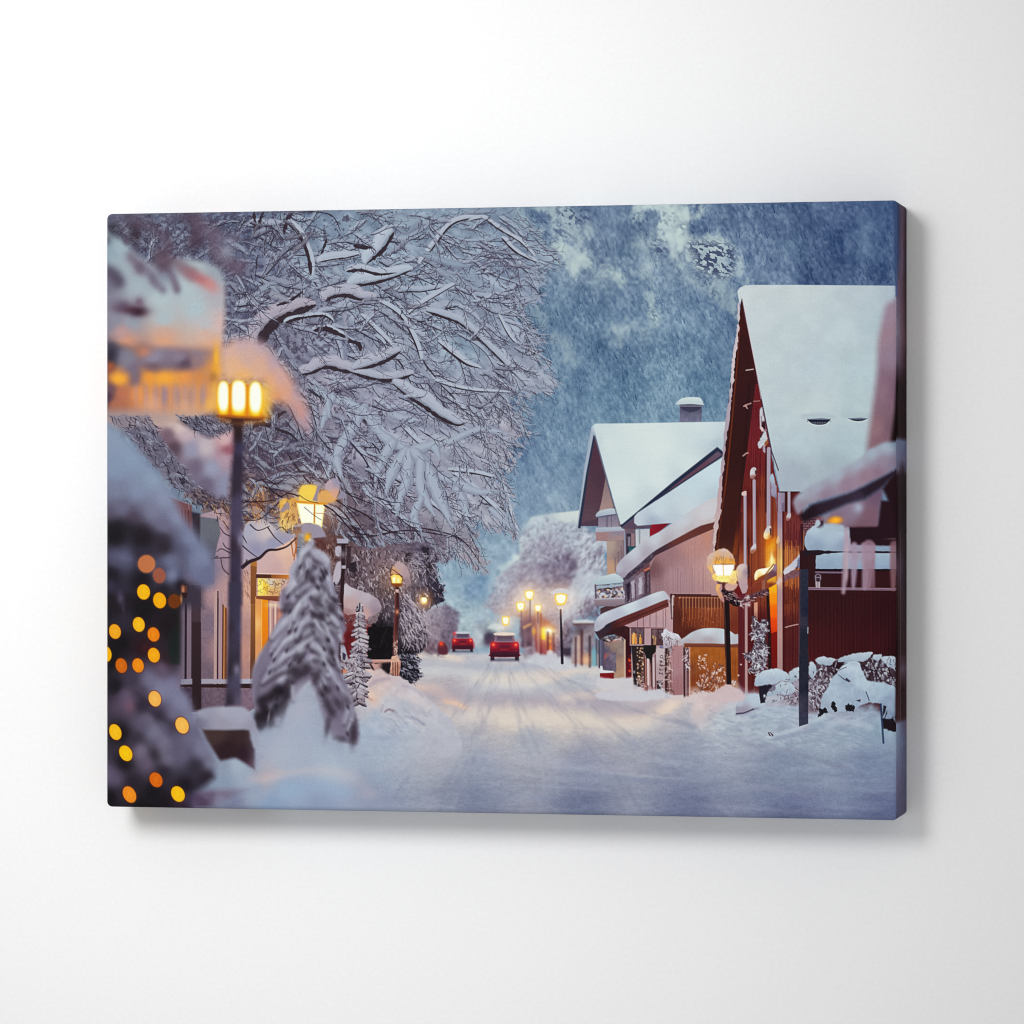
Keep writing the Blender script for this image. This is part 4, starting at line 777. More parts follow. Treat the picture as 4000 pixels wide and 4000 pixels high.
    poly(D5, [(1590, 830), (1610, 690), (1760, 700), (1762, 856), (1660, 862)], ('v', (132, 134, 160), (112, 112, 138)), 4)
    for y in (730, 750, 775, 800, 822): line(D5, [(1600, y), (1760, y + 6)], 2.4, (84, 84, 112), 2, .7)
    blob(D5, 1590, 845, 4, 4, (50, 44, 60), 1)
    line(D5, [(1420, 1740), (1520, 1712), (1610, 1694)], 4, (186, 150, 148), 3, .9)
def right_yard():
    """dark red building at the right edge, its porch roofs, the dark post and the lantern"""
    poly(D7, [(395, 330), (440, 300), (440, 0), (1760, 0), (1760, 2470), (395, 2470)], [(600, 1000, (62, 28, 32)), (1100, 900, (62, 28, 32)), (1500, 1100, (56, 22, 30)), (700, 1500, (74, 28, 34)), (1300, 1500, (68, 24, 32)), (560, 1700, (82, 30, 36)), (1000, 650, (58, 26, 34)), (1660, 1600, (50, 18, 24)), (600, 500, (56, 28, 34))], 3, 1)
    for i in range(22): line(D7, [(530 + i * 49, 870), (530 + i * 49, 1660)], 3.2, (48, 18, 24), 2, .55)
    planks(D7, 520, 1600, 860, 1660, 24, (88, 36, 42), 3, .35, .4, 41)
    # brickwork behind the porch roof
    poly(D6, [(290, 1700), (480, 1640), (600, 1640), (600, 1800), (290, 1932)], (128, 88, 98), 5)
    for y in range(1690, 1932, 34): line(D6, [(300, y), (480, y - 6)], 4, (82, 52, 66), 2, .9)
    for y in range(1690, 1932, 68):
        for x in (330, 390, 450): line(D6, [(x, y), (x, y + 30)], 4, (82, 52, 66), 2, .8); line(D6, [(x - 30, y + 34), (x - 30, y + 64)], 4, (82, 52, 66), 2, .8)
    line(D7, [(425, 0), (430, 390)], 8, (60, 28, 38), 3); line(D7, [(448, 80), (442, 320)], 5, (150, 92, 70), 3, .9); line(D7, [(405, 0), (400, 330)], 4, (84, 36, 44), 2)
    # upper porch roof snow
    poly(D7, [(440, 320), (1650, 320), (1650, 380), (440, 400)], (46, 32, 44), 3)
    poly(D7, [(500, 380), (600, 370), (600, 600), (500, 600)], (56, 30, 36), 3)
    poly(D7, [(490, 322), (455, 240), (460, 150), (500, 70), (560, 20), (640, -20), (960, -20), (1030, 40), (1040, 250), (1640, 258), (1650, 335), (1340, 330), (1000, 332), (700, 326), (640, 318)], [(560, 60, (172, 188, 206)), (500, 200, (150, 166, 190)), (800, 120, (164, 180, 200)), (600, 290, (140, 154, 180)), (950, 280, (140, 152, 178)), (900, 30, (176, 190, 206)), (1500, 290, (136, 152, 178))], 5, 1, 0, 2, 14)
    poly(D7, [(600, 30), (640, -40), (700, -60), (700, 40), (650, 46)], (52, 32, 46), 8, .95)
    # lower porch roof snow
    poly(D7, [(594, 540), (600, 385), (700, 366), (950, 350), (1030, 354), (1640, 356), (1640, 556), (1300, 556), (600, 554)], ('v', (158, 176, 196), (134, 150, 178)), 4, 1, 0, 2, 14, tex=6)
    poly(D7, [(590, 556), (1650, 556), (1650, 580), (640, 598), (590, 590)], (36, 22, 32), 3)
    line(D7, [(600, 596), (900, 600), (930, 600)], 7, (126, 104, 126), 3, .9)
    # white rail
    poly(D7, [(500, 784), (1690, 796), (1690, 828), (500, 818)], ('v', (150, 124, 142), (120, 92, 112)), 3)
    line(D7, [(505, 800), (1690, 812)], 3, (104, 78, 98), 2, .8)
    # small wall lantern
    poly(D7, [(584, 640), (600, 626), (628, 612), (664, 632), (666, 690), (590, 690)], (132, 116, 134), 3, 1); poly(D7, [(598, 640), (628, 622), (655, 640), (650, 655), (604, 655)], (64, 44, 56), 3, .9)
    poly(D7, [(590, 690), (655, 690), (654, 788), (596, 788)], (138, 122, 136), 3, 1); poly(D7, [(604, 668), (650, 668), (648, 716), (604, 712)], (58, 38, 48), 3, .9); line(D7, [(608, 720), (610, 785)], 5, (176, 160, 172), 2, .9); line(D7, [(640, 725), (640, 785)], 5, (180, 164, 176), 2, .9)
    # dark post with snowy wooden cap
    poly(D7, [(405, 560), (505, 556), (500, 2470), (388, 2470), (388, 1900)], [(450, 700, (50, 52, 70)), (450, 1000, (44, 48, 68)), (450, 1400, (40, 42, 56)), (450, 1800, (46, 46, 60)), (420, 1200, (66, 58, 76)), (490, 1100, (36, 40, 62))], 3, 1, tex=6, ts=10)
    line(D7, [(500, 1290), (498, 1360)], 4, (170, 170, 188), 2, .8)
    line(D7, [(398, 560), (386, 1900)], 6, (86, 62, 76), 3, .8)

def right_foreground():
    """the out-of-focus roof edge, beam and icicles close to the viewer at the right"""
    # pale pink blurred pillar of snow
    poly(D1, [(1640, 930), (1660, 860), (1700, 830), (1760, 850), (1770, 1400), (1740, 1700), (1690, 1960), (1560, 1960), (1520, 1932), (1590, 1400), (1600, 1150)], [(1680, 900, (150, 128, 148)), (1720, 1200, (142, 122, 142)), (1660, 1100, (150, 124, 140)), (1660, 1500, (140, 112, 128)), (1720, 1500, (116, 86, 108)), (1600, 1800, (146, 112, 122)), (1650, 1850, (130, 96, 110)), (1700, 1800, (110, 84, 102))], 40, .97, 4)
    poly(D1, [(1760, 1300), (1790, 1250), (1820, 1200), (2000, 1100), (2000, 2000), (1690, 1932), (1730, 1640)], (32, 14, 18), 26, 1)
    # pink underside panel
    poly(D6, [(560, 1640), (900, 1450), (1150, 1400), (1330, 1280), (1400, 1250), (1360, 1600), (1350, 1800), (940, 1800), (870, 1830), (600, 1760)], [(700, 1640, (128, 106, 128)), (1200, 1600, (124, 94, 112)), (1300, 1350, (112, 88, 112)), (1000, 1560, (136, 120, 142)), (1150, 1780, (120, 90, 106)), (620, 1600, (134, 128, 150))], 30, 1)
    blob(D6, 1060, 1520, 18, 18, (160, 170, 192), .8)
    blob(D6, 740, 1700, 26, 14, (250, 150, 20), 1, -8, 1.4); blob(D6, 755, 1690, 14, 10, (255, 180, 60), .8)
    poly(D6, [(500, 1800), (600, 1750), (700, 1730), (850, 1760), (880, 1800), (900, 1840), (600, 1860)], (164, 178, 196), 16, .9)
    poly(D6, [(480, 1700), (520, 1690), (545, 1740), (500, 1790), (460, 1800)], (168, 178, 196), 8, 1, 2)
    # heavy dark beam
    poly(D7, [(1040, 45), (1380, 40), (1420, -300), (1900, -300), (1900, 240), (1700, 262), (1040, 250)], (48, 26, 36), 16, 1)
    poly(D6, [(1400, 1260), (1480, 1130), (1600, 1000), (1900, 900), (1900, 1932), (1330, 1932), (1360, 1800), (950, 1810), (950, 1932), (1700, 1932)], (44, 24, 32), 20, 1)
    poly(D6, [(950, 1810), (1360, 1800), (1400, 1932), (960, 1932)], (46, 26, 38), 16, 1)
    blob(D7, 1580, 175, 30, 4, (110, 84, 96), .6, -2)
    # thick curl of snow on the near roof
    poly(D6, [(250, 1620), (420, 1480), (700, 1400), (900, 1330), (1180, 1210), (1360, 1110), (1600, 980), (1660, 1000), (1480, 1150), (1380, 1250), (1150, 1400), (900, 1470), (600, 1600), (330, 1720), (280, 1690)], [(330, 1660, (42, 28, 38)), (700, 1450, (54, 40, 56)), (900, 1420, (58, 46, 62)), (1200, 1280, (48, 36, 52)), (1400, 1160, (50, 36, 50)), (1050, 1400, (66, 54, 74))], 24, 1)
    poly(D6, [(175, 1500), (165, 1440), (200, 1370), (280, 1300), (430, 1210), (640, 1100), (900, 950), (1100, 830), (1180, 740), (1300, 680), (1420, 625), (1600, 605), (1760, 560), (1900, 540), (1900, 940), (1640, 960), (1400, 1080), (1180, 1190), (1000, 1280), (720, 1370), (420, 1460), (300, 1560), (240, 1610), (200, 1570)],
         [(260, 1350, (158, 166, 184)), (210, 1480, (150, 138, 158)), (300, 1500, (142, 128, 146)), (500, 1240, (156, 160, 180)), (600, 1340, (142, 122, 142)), (760, 1070, (158, 168, 186)), (900, 1200, (146, 122, 142)), (1050, 920, (158, 164, 184)), (1150, 1080, (146, 120, 138)), (1250, 760, (156, 166, 184)), (1400, 900, (142, 128, 148)), (1350, 1040, (138, 112, 132)), (1450, 690, (158, 168, 186)), (1560, 620, (120, 132, 154)), (1560, 900, (128, 116, 138)), (1700, 640, (112, 122, 148)), (1750, 850, (104, 106, 132))], 22, 1, 4)
    # icicles
    for pts, w, c in [([(980, 60), (990, 300), (965, 640), (945, 850)], (10, 30, 22, 14), (170, 148, 166)), ([(1080, 260), (1080, 500), (1070, 780)], (26, 28, 14), (162, 144, 166)), ([(1200, 260), (1220, 520), (1215, 780)], (22, 26, 22), (158, 138, 158)), ([(1265, 260), (1265, 760)], (44, 26), (150, 120, 138)), ([(1320, 260), (1325, 780)], (14, 8), (148, 116, 134)), ([(1590, 260), (1585, 500), (1575, 800)], (36, 34, 18), (132, 98, 108))]:
        line(D7, pts, tuple(q * 1.0 for q in w), c, 12, .85, 4)
    poly(D7, [(1040, 262), (1340, 262), (1340, 420), (1180, 480), (1050, 420)], (158, 138, 158), 22, .6)
    for y in (300, 480, 640): blob(D7, 985, y, 6, 20, (190, 168, 178), .5)
    line(D7, [(1650, 540), (1655, 1200)], (8, 2), (176, 96, 30), 5, .9); line(D7, [(1648, 360), (1650, 560)], 6, (120, 132, 170), 4, .8)
    poly(D7, [(1620, 820), (1690, 820), (1700, 2470), (1600, 2470)], (46, 16, 22), 14, .7)

def lantern_right():
    """street lantern in front of the balcony, with a cap of snow, on a black post"""
    blob(D5, 500, 850, 70, 62, (240, 140, 50), .35, screen=True)
    poly(D5, [(492, 1350), (570, 1350), (580, 1932), (588, 2000), (588, 2560), (540, 2560), (500, 2000)], ('h', (30, 20, 26), (44, 28, 30)), 3)
    poly(D3, [(1732, 820), (1790, 820), (1812, 1720), (1760, 1722), (1748, 1300)], ('h', (28, 20, 28), (46, 30, 32)), 3)
    line(D3, [(1736, 830), (1750, 1300), (1760, 1700)], 4, (96, 60, 56), 2, .8)
    # dark leaves and scroll below the lamp
    poly(D5, [(450, 1180), (500, 1150), (620, 1180), (670, 1260), (730, 1340), (740, 1400), (640, 1410), (560, 1360), (490, 1310), (460, 1240)], (44, 28, 36), 5, 1, 0, 12, 14)
    frost(D5, [(470, 1200), (640, 1200), (730, 1360), (600, 1390), (500, 1300)], 26, [(206, 184, 186), (150, 110, 116), (34, 22, 30)], 26, 7, 44, (0, 60), .9)
    poly(D5, [(372, 1180), (375, 1110), (400, 1080), (440, 1100), (420, 1160), (450, 1230), (490, 1290), (490, 1370), (430, 1310), (400, 1250)], [(400, 1120, (230, 170, 110)), (440, 1250, (206, 150, 120)), (470, 1320, (180, 130, 130))], 5, 1, 2)
    poly(D5, [(470, 1050), (520, 1050), (510, 1170), (475, 1170)], (96, 50, 50), 4, .95)
    poly(D5, [(380, 1050), (470, 1060), (460, 1090), (400, 1085)], (96, 60, 60), 4, .8)
    poly(D5, [(520, 1080), (640, 1060), (690, 1080), (700, 1110), (640, 1180), (560, 1190), (510, 1160)], (206, 164, 158), 8, .95, 2)
    # glowing snow collar and glass
    poly(D5, [(318, 990), (340, 940), (660, 880), (690, 960), (690, 1050), (640, 1090), (500, 1060), (400, 1040), (350, 1030)], [(340, 990, (250, 200, 110)), (500, 1000, (255, 226, 130)), (640, 960, (250, 216, 140)), (660, 1050, (240, 190, 130)), (420, 1000, (255, 230, 140))], 8, 1, 3, 4, 12, tex=30, ts=5)
    poly(D5, [(325, 800), (648, 790), (645, 850), (600, 930), (590, 960), (380, 960), (360, 900), (335, 850)], (255, 248, 226), 7, 1)
    poly(D5, [(345, 812), (632, 806), (620, 860), (580, 945), (395, 948), (365, 880)], (255, 255, 252), 6, 1)
    line(D5, [(482, 800), (480, 860), (488, 955)], 3, (236, 176, 80), 3, .9)
    # cap of snow
    poly(D5, [(230, 760), (235, 700), (270, 650), (350, 590), (440, 560), (490, 546), (550, 566), (610, 630), (650, 700), (664, 760), (660, 806), (640, 790), (500, 780), (340, 790), (320, 820), (330, 940), (290, 900), (240, 830)],
         [(300, 660, (206, 176, 168)), (490, 570, (210, 182, 178)), (600, 660, (206, 168, 152)), (400, 700, (226, 172, 120)), (550, 740, (232, 162, 74)), (400, 770, (246, 170, 60)), (260, 760, (204, 166, 154)), (300, 870, (240, 180, 110)), (640, 780, (236, 160, 70)), (480, 640, (204, 166, 148))], 6, 1, 2, 3, 14)
    rs = random.Random(7)
    for _ in range(34):
        x = rs.uniform(340, 640); y = rs.uniform(660, 740)
        line(D5, [(x, y), (x + rs.uniform(-8, 8), y + rs.uniform(25, 55))], 2.2, (150, 94, 50), 2, rs.uniform(.2, .7))

def right_bank():
    """snow bank, buried shrubs, bin and stakes along the right of the road"""
    S = [(0, 650), (60, 640), (160, 690), (280, 600), (320, 585), (370, 600), (440, 650), (530, 640), (620, 690), (720, 700), (900, 740), (985, 800), (1100, 800), (1500, 760), (1740, 900), (1900, 980), (1900, 1900), (900, 1900), (300, 1200), (0, 900)]
    poly(D8, S, [(310, 620, (200, 176, 182)), (200, 720, (196, 178, 186)), (60, 700, (206, 186, 188)), (440, 690, (176, 182, 198)), (560, 650, (170, 184, 204)), (420, 820, (168, 172, 190)), (300, 880, (176, 184, 198)), (660, 860, (164, 176, 194)), (840, 820, (160, 172, 192)), (760, 960, (152, 160, 180)), (560, 1000, (166, 176, 192)), (960, 900, (160, 158, 178)), (1060, 880, (156, 168, 188)), (1250, 870, (150, 154, 176)), (1450, 860, (146, 158, 180)), (1600, 1000, (140, 160, 180)), (1650, 1100, (144, 158, 178)), (1300, 1050, (150, 166, 184)), (1000, 1060, (160, 172, 188)), (1500, 1250, (142, 148, 172)), (1850, 1200, (106, 120, 148))], 46, 1, 0, 14, 30, 4, tex=12, ts=26, fade=(900, 1180))
    # lumps and footprints
    rs = random.Random(17)
    for _ in range(420):
        x, y = rs.uniform(120, 1500), rs.uniform(760, 1120)
        if y < 780 + abs(x - 700) * .02: continue
        d = rs.random() < .5
        blob(D8, x, y, rs.uniform(5, 26), rs.uniform(2, 6), (196, 204, 216) if d else (124, 134, 158), rs.uniform(.1, .3), rs.uniform(-20, 25), 1.2)
    for pts, c, w, o in [([(640, 1030), (760, 1000), (900, 950), (1060, 880), (1150, 810)], (180, 190, 206), 30, .5), ([(700, 1040), (900, 1000), (1050, 960)], (130, 140, 166), 26, .4), ([(1000, 930), (1200, 940), (1400, 1010), (1600, 1060)], (130, 146, 170), 40, .35), ([(820, 1100), (1000, 1060), (1130, 1040)], (134, 146, 168), 26, .4), ([(380, 840), (480, 815), (560, 780)], (132, 134, 160), 12, .8), ([(250, 1000), (420, 930), (600, 900)], (150, 158, 178), 30, .4), ([(300, 780), (420, 740), (520, 700)], (190, 190, 204), 30, .5), ([(1150, 930), (1300, 900), (1500, 940)], (172, 182, 200), 40, .4)]:
        P = spline(np.array(pts, float), False, 6)
        for (x, y), d in zip(P[:-1], np.diff(P, axis=0)):
            L_ = math.hypot(*d) * D8.k
            blob(D8, x, y, L_ + w * .3, w * .3, c, o * .6, math.degrees(math.atan2(d[1], d[0])), 1, .4, 20, 70)
    poly(D8, [(378, 830), (378, 760), (400, 720), (470, 690), (540, 660), (640, 720), (620, 770), (520, 780), (440, 820)], [(400, 740, (176, 180, 198)), (520, 700, (176, 188, 206)), (430, 810, (150, 142, 162)), (380, 800, (150, 146, 168))], 7, 1, 2)
    line(D8, [(378, 832), (440, 826), (520, 792)], 5, (70, 56, 76), 4, .9)
    # snow-capped bin
    poly(D8, [(565, 590), (700, 590), (690, 620), (640, 640), (640, 735), (580, 745), (570, 680)], (40, 36, 52), 4)
    blob(D8, 613, 682, 4, 5, (220, 220, 228), 1)
    # hedge row with caps
    hb = [(820, 560), (900, 490), (985, 440), (1050, 400), (1200, 410), (1230, 390), (1300, 400), (1420, 400), (1500, 350), (1740, 350), (1740, 600), (1600, 590), (1440, 560), (1180, 600), (1090, 680), (1070, 790), (985, 800), (900, 740), (840, 640)]
    poly(D8, hb, [(1050, 500, (84, 66, 80)), (1100, 700, (84, 70, 86)), (1600, 500, (78, 62, 76)), (1250, 420, (44, 26, 34)), (950, 640, (150, 140, 158)), (870, 620, (160, 150, 166))], 6, 1, 0, 8, 16)
    poly(D8, [(690, 560), (840, 540), (905, 560), (905, 760), (640, 770), (620, 700)], [(700, 600, (120, 112, 132)), (860, 650, (150, 142, 160)), (680, 740, (170, 168, 186))], 10, 1, 0, 8, 14, tex=16)
    frost(D8, [(985, 440), (1140, 430), (1220, 460), (1180, 590), (1080, 680), (1060, 790), (985, 800)], 150, [(178, 178, 196), (60, 42, 54), (150, 142, 162), (104, 84, 100), (196, 198, 210)], 20, 8, 51, (20, 160), .9)
    frost(D8, [(1440, 420), (1520, 350), (1740, 420), (1740, 600), (1500, 560)], 120, [(170, 176, 194), (50, 36, 46), (150, 146, 166), (190, 196, 208), (70, 52, 64)], 24, 9, 52, (30, 150), .9)
    for pts in ([(1500, 370), (1560, 500), (1600, 570)], [(1440, 430), (1520, 470), (1640, 480)], [(1580, 380), (1540, 520)], [(1490, 420), (1530, 540)], [(1660, 480), (1720, 590)]): line(D8, pts, 4, (52, 34, 44), 2, .9, 3)
    frost(D8, [(820, 560), (900, 500), (905, 740), (850, 740), (760, 720)], 40, [(90, 66, 78), (176, 168, 184), (120, 98, 112)], 26, 5, 53, (30, 150), .85)
    for pts in ([(780, 690), (830, 640), (880, 690)], [(740, 720), (800, 700), (860, 740)], [(820, 620), (870, 660), (895, 720)], [(835, 560), (870, 610), (900, 640)], [(740, 650), (760, 640)]): line(D8, pts, 3.4, (104, 78, 90), 2, .85, 3)
    snowc = [(184, 196, 212), (168, 182, 202), (150, 164, 188)]
    def cap(pts, top=(188, 200, 213), bot=(138, 150, 174)): poly(D8, pts, ('v', top, bot), 6, 1, 3, 5, 16, int(pts[0][0]), tex=8, ts=12)
    cap([(700, 640), (710, 590), (760, 562), (820, 570), (870, 600), (870, 640), (800, 680), (740, 670), (700, 690), (640, 700), (645, 650)])
    cap([(620, 770), (625, 700), (720, 680), (780, 700), (740, 740), (660, 770)], (176, 180, 196), (160, 160, 180))
    cap([(815, 510), (820, 480), (880, 450), (905, 450), (905, 530), (830, 570)])
    cap([(985, 500), (985, 402), (1030, 400), (1050, 470), (1020, 540)])
    cap([(1044, 390), (1060, 365), (1120, 354), (1200, 368), (1228, 380), (1190, 400), (1160, 430), (1080, 420)])
    cap([(1230, 395), (1260, 366), (1340, 330), (1450, 316), (1520, 322), (1500, 350), (1440, 400), (1360, 390), (1290, 408)])
    cap([(1520, 360), (1540, 335), (1594, 335), (1590, 370), (1560, 390)]); cap([(1590, 370), (1600, 348), (1700, 348), (1720, 400), (1680, 440), (1620, 410)])
    cap([(530, 580), (545, 530), (600, 474), (680, 450), (740, 455), (800, 490), (826, 530), (820, 565), (740, 560), (690, 585), (600, 600), (545, 602)], (190, 202, 216), (150, 162, 186))
    poly(D8, [(1185, 402), (1290, 396), (1230, 450), (1190, 450)], (50, 30, 38), 4, .9); line(D8, [(1215, 400), (1205, 440)], 4, (130, 120, 138), 2)
    for zone, nn, sd in (([(820, 480), (1180, 430), (1230, 600), (1060, 790), (700, 730), (640, 660)], 90, 57), ([(1380, 400), (1740, 340), (1740, 590), (1480, 540)], 70, 58)):
        frost(D8, zone, nn, [(44, 32, 42), (70, 54, 66), (196, 202, 213)], 20, 4, sd, (20, 160), .85)
    # big snow-covered bush
    poly(D8, [(1070, 790), (1090, 700), (1130, 630), (1200, 500), (1260, 440), (1320, 395), (1370, 385), (1410, 410), (1440, 470), (1470, 540), (1560, 570), (1690, 590), (1730, 640), (1750, 760), (1740, 960), (1700, 970), (1610, 900), (1590, 760), (1480, 740), (1340, 800), (1180, 820), (1080, 840)],
         [(1330, 430, (176, 188, 206)), (1180, 600, (166, 180, 200)), (1300, 560, (150, 164, 188)), (1430, 570, (172, 186, 204)), (1600, 620, (160, 178, 198)), (1200, 700, (160, 174, 196)), (1400, 690, (150, 164, 188)), (1650, 740, (138, 152, 178)), (1690, 900, (120, 134, 162)), (1120, 780, (150, 160, 182))], 7, 1, 2, 6, 20, tex=10, ts=16)
    for pts in ([(1225, 500), (1270, 540), (1320, 568), (1336, 560), (1300, 530), (1290, 545)], [(1380, 720), (1420, 710), (1415, 735)]): poly(D8, pts, (54, 46, 62), 5, .9)
    line(D8, [(1235, 470), (1300, 440)], 3, (80, 66, 80), 2, .8); line(D8, [(1465, 650), (1490, 720)], 4, (66, 70, 96), 3, .9)
    for pts in ([(1160, 770), (1190, 730), (1225, 780), (1215, 805), (1180, 805)], [(1290, 760), (1350, 750), (1345, 810), (1300, 815)], [(1080, 780), (1130, 790), (1160, 820), (1060, 860)], [(1340, 780), (1370, 770), (1360, 810)]):
        poly(D8, pts, (36, 32, 40), 5, 1, 0, 8, 10)
    poly(D8, [(1600, 880), (1640, 870), (1700, 870), (1745, 800), (1745, 990), (1700, 985), (1610, 955)], (36, 26, 34), 7, 1, 0, 6, 12)
    for pts in ([(1600, 860), (1610, 760), (1635, 770), (1625, 820)], [(1610, 890), (1640, 800), (1642, 830)], [(1650, 900), (1695, 850), (1680, 900)]): poly(D8, pts, (40, 34, 46), 5, .95)
    for pts in ([(1690, 870), (1720, 860), (1715, 910)], [(1640, 850), (1680, 830), (1670, 870)]): poly(D8, pts, (130, 144, 170), 5, .9)
    line(D8, [(1588, 752), (1600, 930), (1610, 1076)], 7, (44, 60, 92), 4, .95)
    for i in range(10): line(D8, [(1736 + i * 2, 320 + i * 9), (1738 + i * 1.6, 560 + i * 46)], 2, [(150, 158, 184), (40, 30, 44)][i % 2], 2, .8)
    poly(D8, [(905, 330), (983, 330), (983, 560), (980, 740), (980, 915), (902, 940), (900, 740)], [(940, 350, (44, 44, 60)), (940, 560, (48, 48, 64)), (920, 760, (72, 68, 86)), (960, 760, (52, 52, 72)), (940, 900, (60, 62, 84)), (975, 600, (34, 38, 58))], 3, 1, tex=6, ts=10)
    poly(D8, [(640, 990), (660, 986), (690, 1010), (680, 1022), (655, 1018)], (66, 54, 72), 4, .95); line(D8, [(658, 995), (672, 1018)], 3, (200, 190, 200), 2, .9)
    # bare shrub in front of the orange shed
    sb = [(40, 560), (60, 520), (150, 440), (200, 400), (280, 430), (290, 580), (240, 640), (130, 700), (80, 660)]
    frost(D8, sb, 130, [(206, 180, 176), (130, 84, 76), (190, 158, 156), (110, 70, 66), (222, 204, 204)], 15, 6.5, 54, (30, 150), .9)
    frost(D8, [(60, 330), (130, 340), (140, 450), (60, 450)], 14, [(220, 200, 200), (206, 180, 176)], 12, 7, 55, (0, 180), .9)
    frost(D8, [(340, 540), (390, 530), (385, 590), (345, 590)], 14, [(206, 190, 190), (120, 80, 80)], 12, 6, 56, (0, 180), .9)
    for pts in ([(90, 640), (110, 560), (160, 460)], [(110, 660), (170, 560), (220, 440)], [(60, 600), (100, 700)], [(30, 640), (90, 710)]): line(D8, pts, 3, (110, 70, 70), 2, .9, 3)
    for p in [(60, 415), (70, 350), (110, 370), (416, 420), (395, 510)]: blob(D8, p[0], p[1], 3.5, 3, (226, 208, 206), .95)
    # heaps at the foot of the houses
    for pts, c in [([(360, 1250 + 560), (560, 1790), (700, 1770), (760, 1800), (900, 1830), (880, 1900), (400, 1880)], (196, 192, 206)), ([(780, 1830), (900, 1790), (1030, 1770), (1110, 1800), (1180, 1830), (1160, 1870), (800, 1880)], (194, 192, 206)), ([(1180, 1840), (1300, 1850), (1420, 1820), (1500, 1790), (1700, 1830), (1720, 1900), (1200, 1900)], (204, 186, 190)), ([(380, 1650), (560, 1660), (740, 1640), (760, 1720), (860, 1780), (700, 1830), (380, 1760)], (198, 192, 202))]:
        poly(D3, pts, c, 14, .92, 3, 4, 16)
    poly(D3, [(1750, 1722), (1780, 1718), (1860, 1760), (1932, 1800), (1932, 1900), (1500, 1900), (1620, 1800)], (198, 176, 184), 10, .95, 2)

def wrapped_edge():
    """what the print carries round onto its right-hand side"""
    b = (NX, 0, RW, RH)
    X, Y = grid(b)
    yy = 780.6 + (Y / NY) * (3206.1 - 780.6); s = (X - NX) / NS
    c = colour([(NX, 0, (0, 0, 0))], lambda p: np.asarray(p, float), X, Y, b) * 0
    stops = [(780, (50, 62, 96), (92, 74, 94), (52, 44, 54)), (900, (54, 66, 102), (98, 74, 92), (56, 36, 48)), (1000, (56, 66, 100), (110, 86, 110), (36, 26, 34)), (1120, (110, 92, 116), (96, 70, 88), (46, 30, 40)),
             (1300, (124, 116, 138), (110, 82, 96), (72, 44, 58)), (1420, (100, 84, 104), (84, 58, 74), (50, 28, 36)), (1500, (32, 14, 20), (36, 12, 18), (34, 12, 18)), (1700, (30, 14, 18), (38, 10, 16), (40, 12, 18)), (1722, (108, 116, 142), (104, 112, 140), (98, 106, 136)),
             (1790, (112, 112, 140), (104, 100, 130), (96, 96, 126)), (1830, (110, 104, 130), (60, 40, 54), (92, 88, 116)), (1860, (52, 30, 38), (40, 22, 30), (46, 28, 36)), (1950, (40, 20, 26), (36, 16, 22), (34, 16, 22)),
             (2120, (40, 20, 26), (52, 34, 42), (40, 24, 30)), (2200, (84, 60, 76), (66, 50, 68), (40, 24, 32)), (2350, (58, 30, 30), (60, 40, 48), (48, 32, 38)), (2550, (42, 14, 20), (54, 26, 34), (60, 36, 44)), (2620, (52, 22, 28), (96, 80, 98), (84, 66, 84)), (2700, (60, 28, 34), (40, 14, 20), (70, 44, 54)), (2810, (70, 40, 50), (52, 20, 28), (64, 30, 40)),
             (2830, (130, 140, 166), (96, 96, 126), (98, 84, 108)), (2900, (120, 130, 158), (100, 108, 138), (96, 92, 120)), (3060, (104, 100, 128), (92, 88, 116), (88, 92, 118)), (3210, (84, 84, 112), (88, 80, 106), (86, 84, 110))]
    ys = [q[0] for q in stops]
    for ch in range(3):
        L = np.interp(yy, ys, [q[1][ch] for q in stops]); Mi = np.interp(yy, ys, [q[2][ch] for q in stops]); R_ = np.interp(yy, ys, [q[3][ch] for q in stops])
        c[..., ch] = np.where(s < .5, L + (Mi - L) * s * 2, Mi + (R_ - Mi) * (s * 2 - 1))
    c *= .84
    c += ((fbm(X / 9, Y / 14, 90, 3) - .5) * 14)[..., None]
    put(b, np.ones(X.shape, np.float32), c)
    line(SD, [(.3, 2080), (.32, 2900)], 8, (112, 90, 104), 4, .7)
    # the last few millimetres of the front, where the side picture begins
    poly(F, [(1683, 372), (1700, 372), (1700, 560), (1690, 560)], (62, 80, 118), 12, .7)
T = Sheet(820, 780, 1360 * 1932 / 990)
def T_flow(x, y):
    a = math.degrees(math.atan2(y - 420, max(x + 140, 60))) + 34 * min(max((x - 60) / 800, 0), 1.1)
    if x < 420:                              # tangled inner crown: directions wander from patch to patch
        k = min(1, (420 - x) / 260)
        h = float(vnoise(np.array([x / 70.]), np.array([y / 60.]), 55)[0])
        a = a * (1 - .55 * k) + k * (h - .5) * 190
    return a

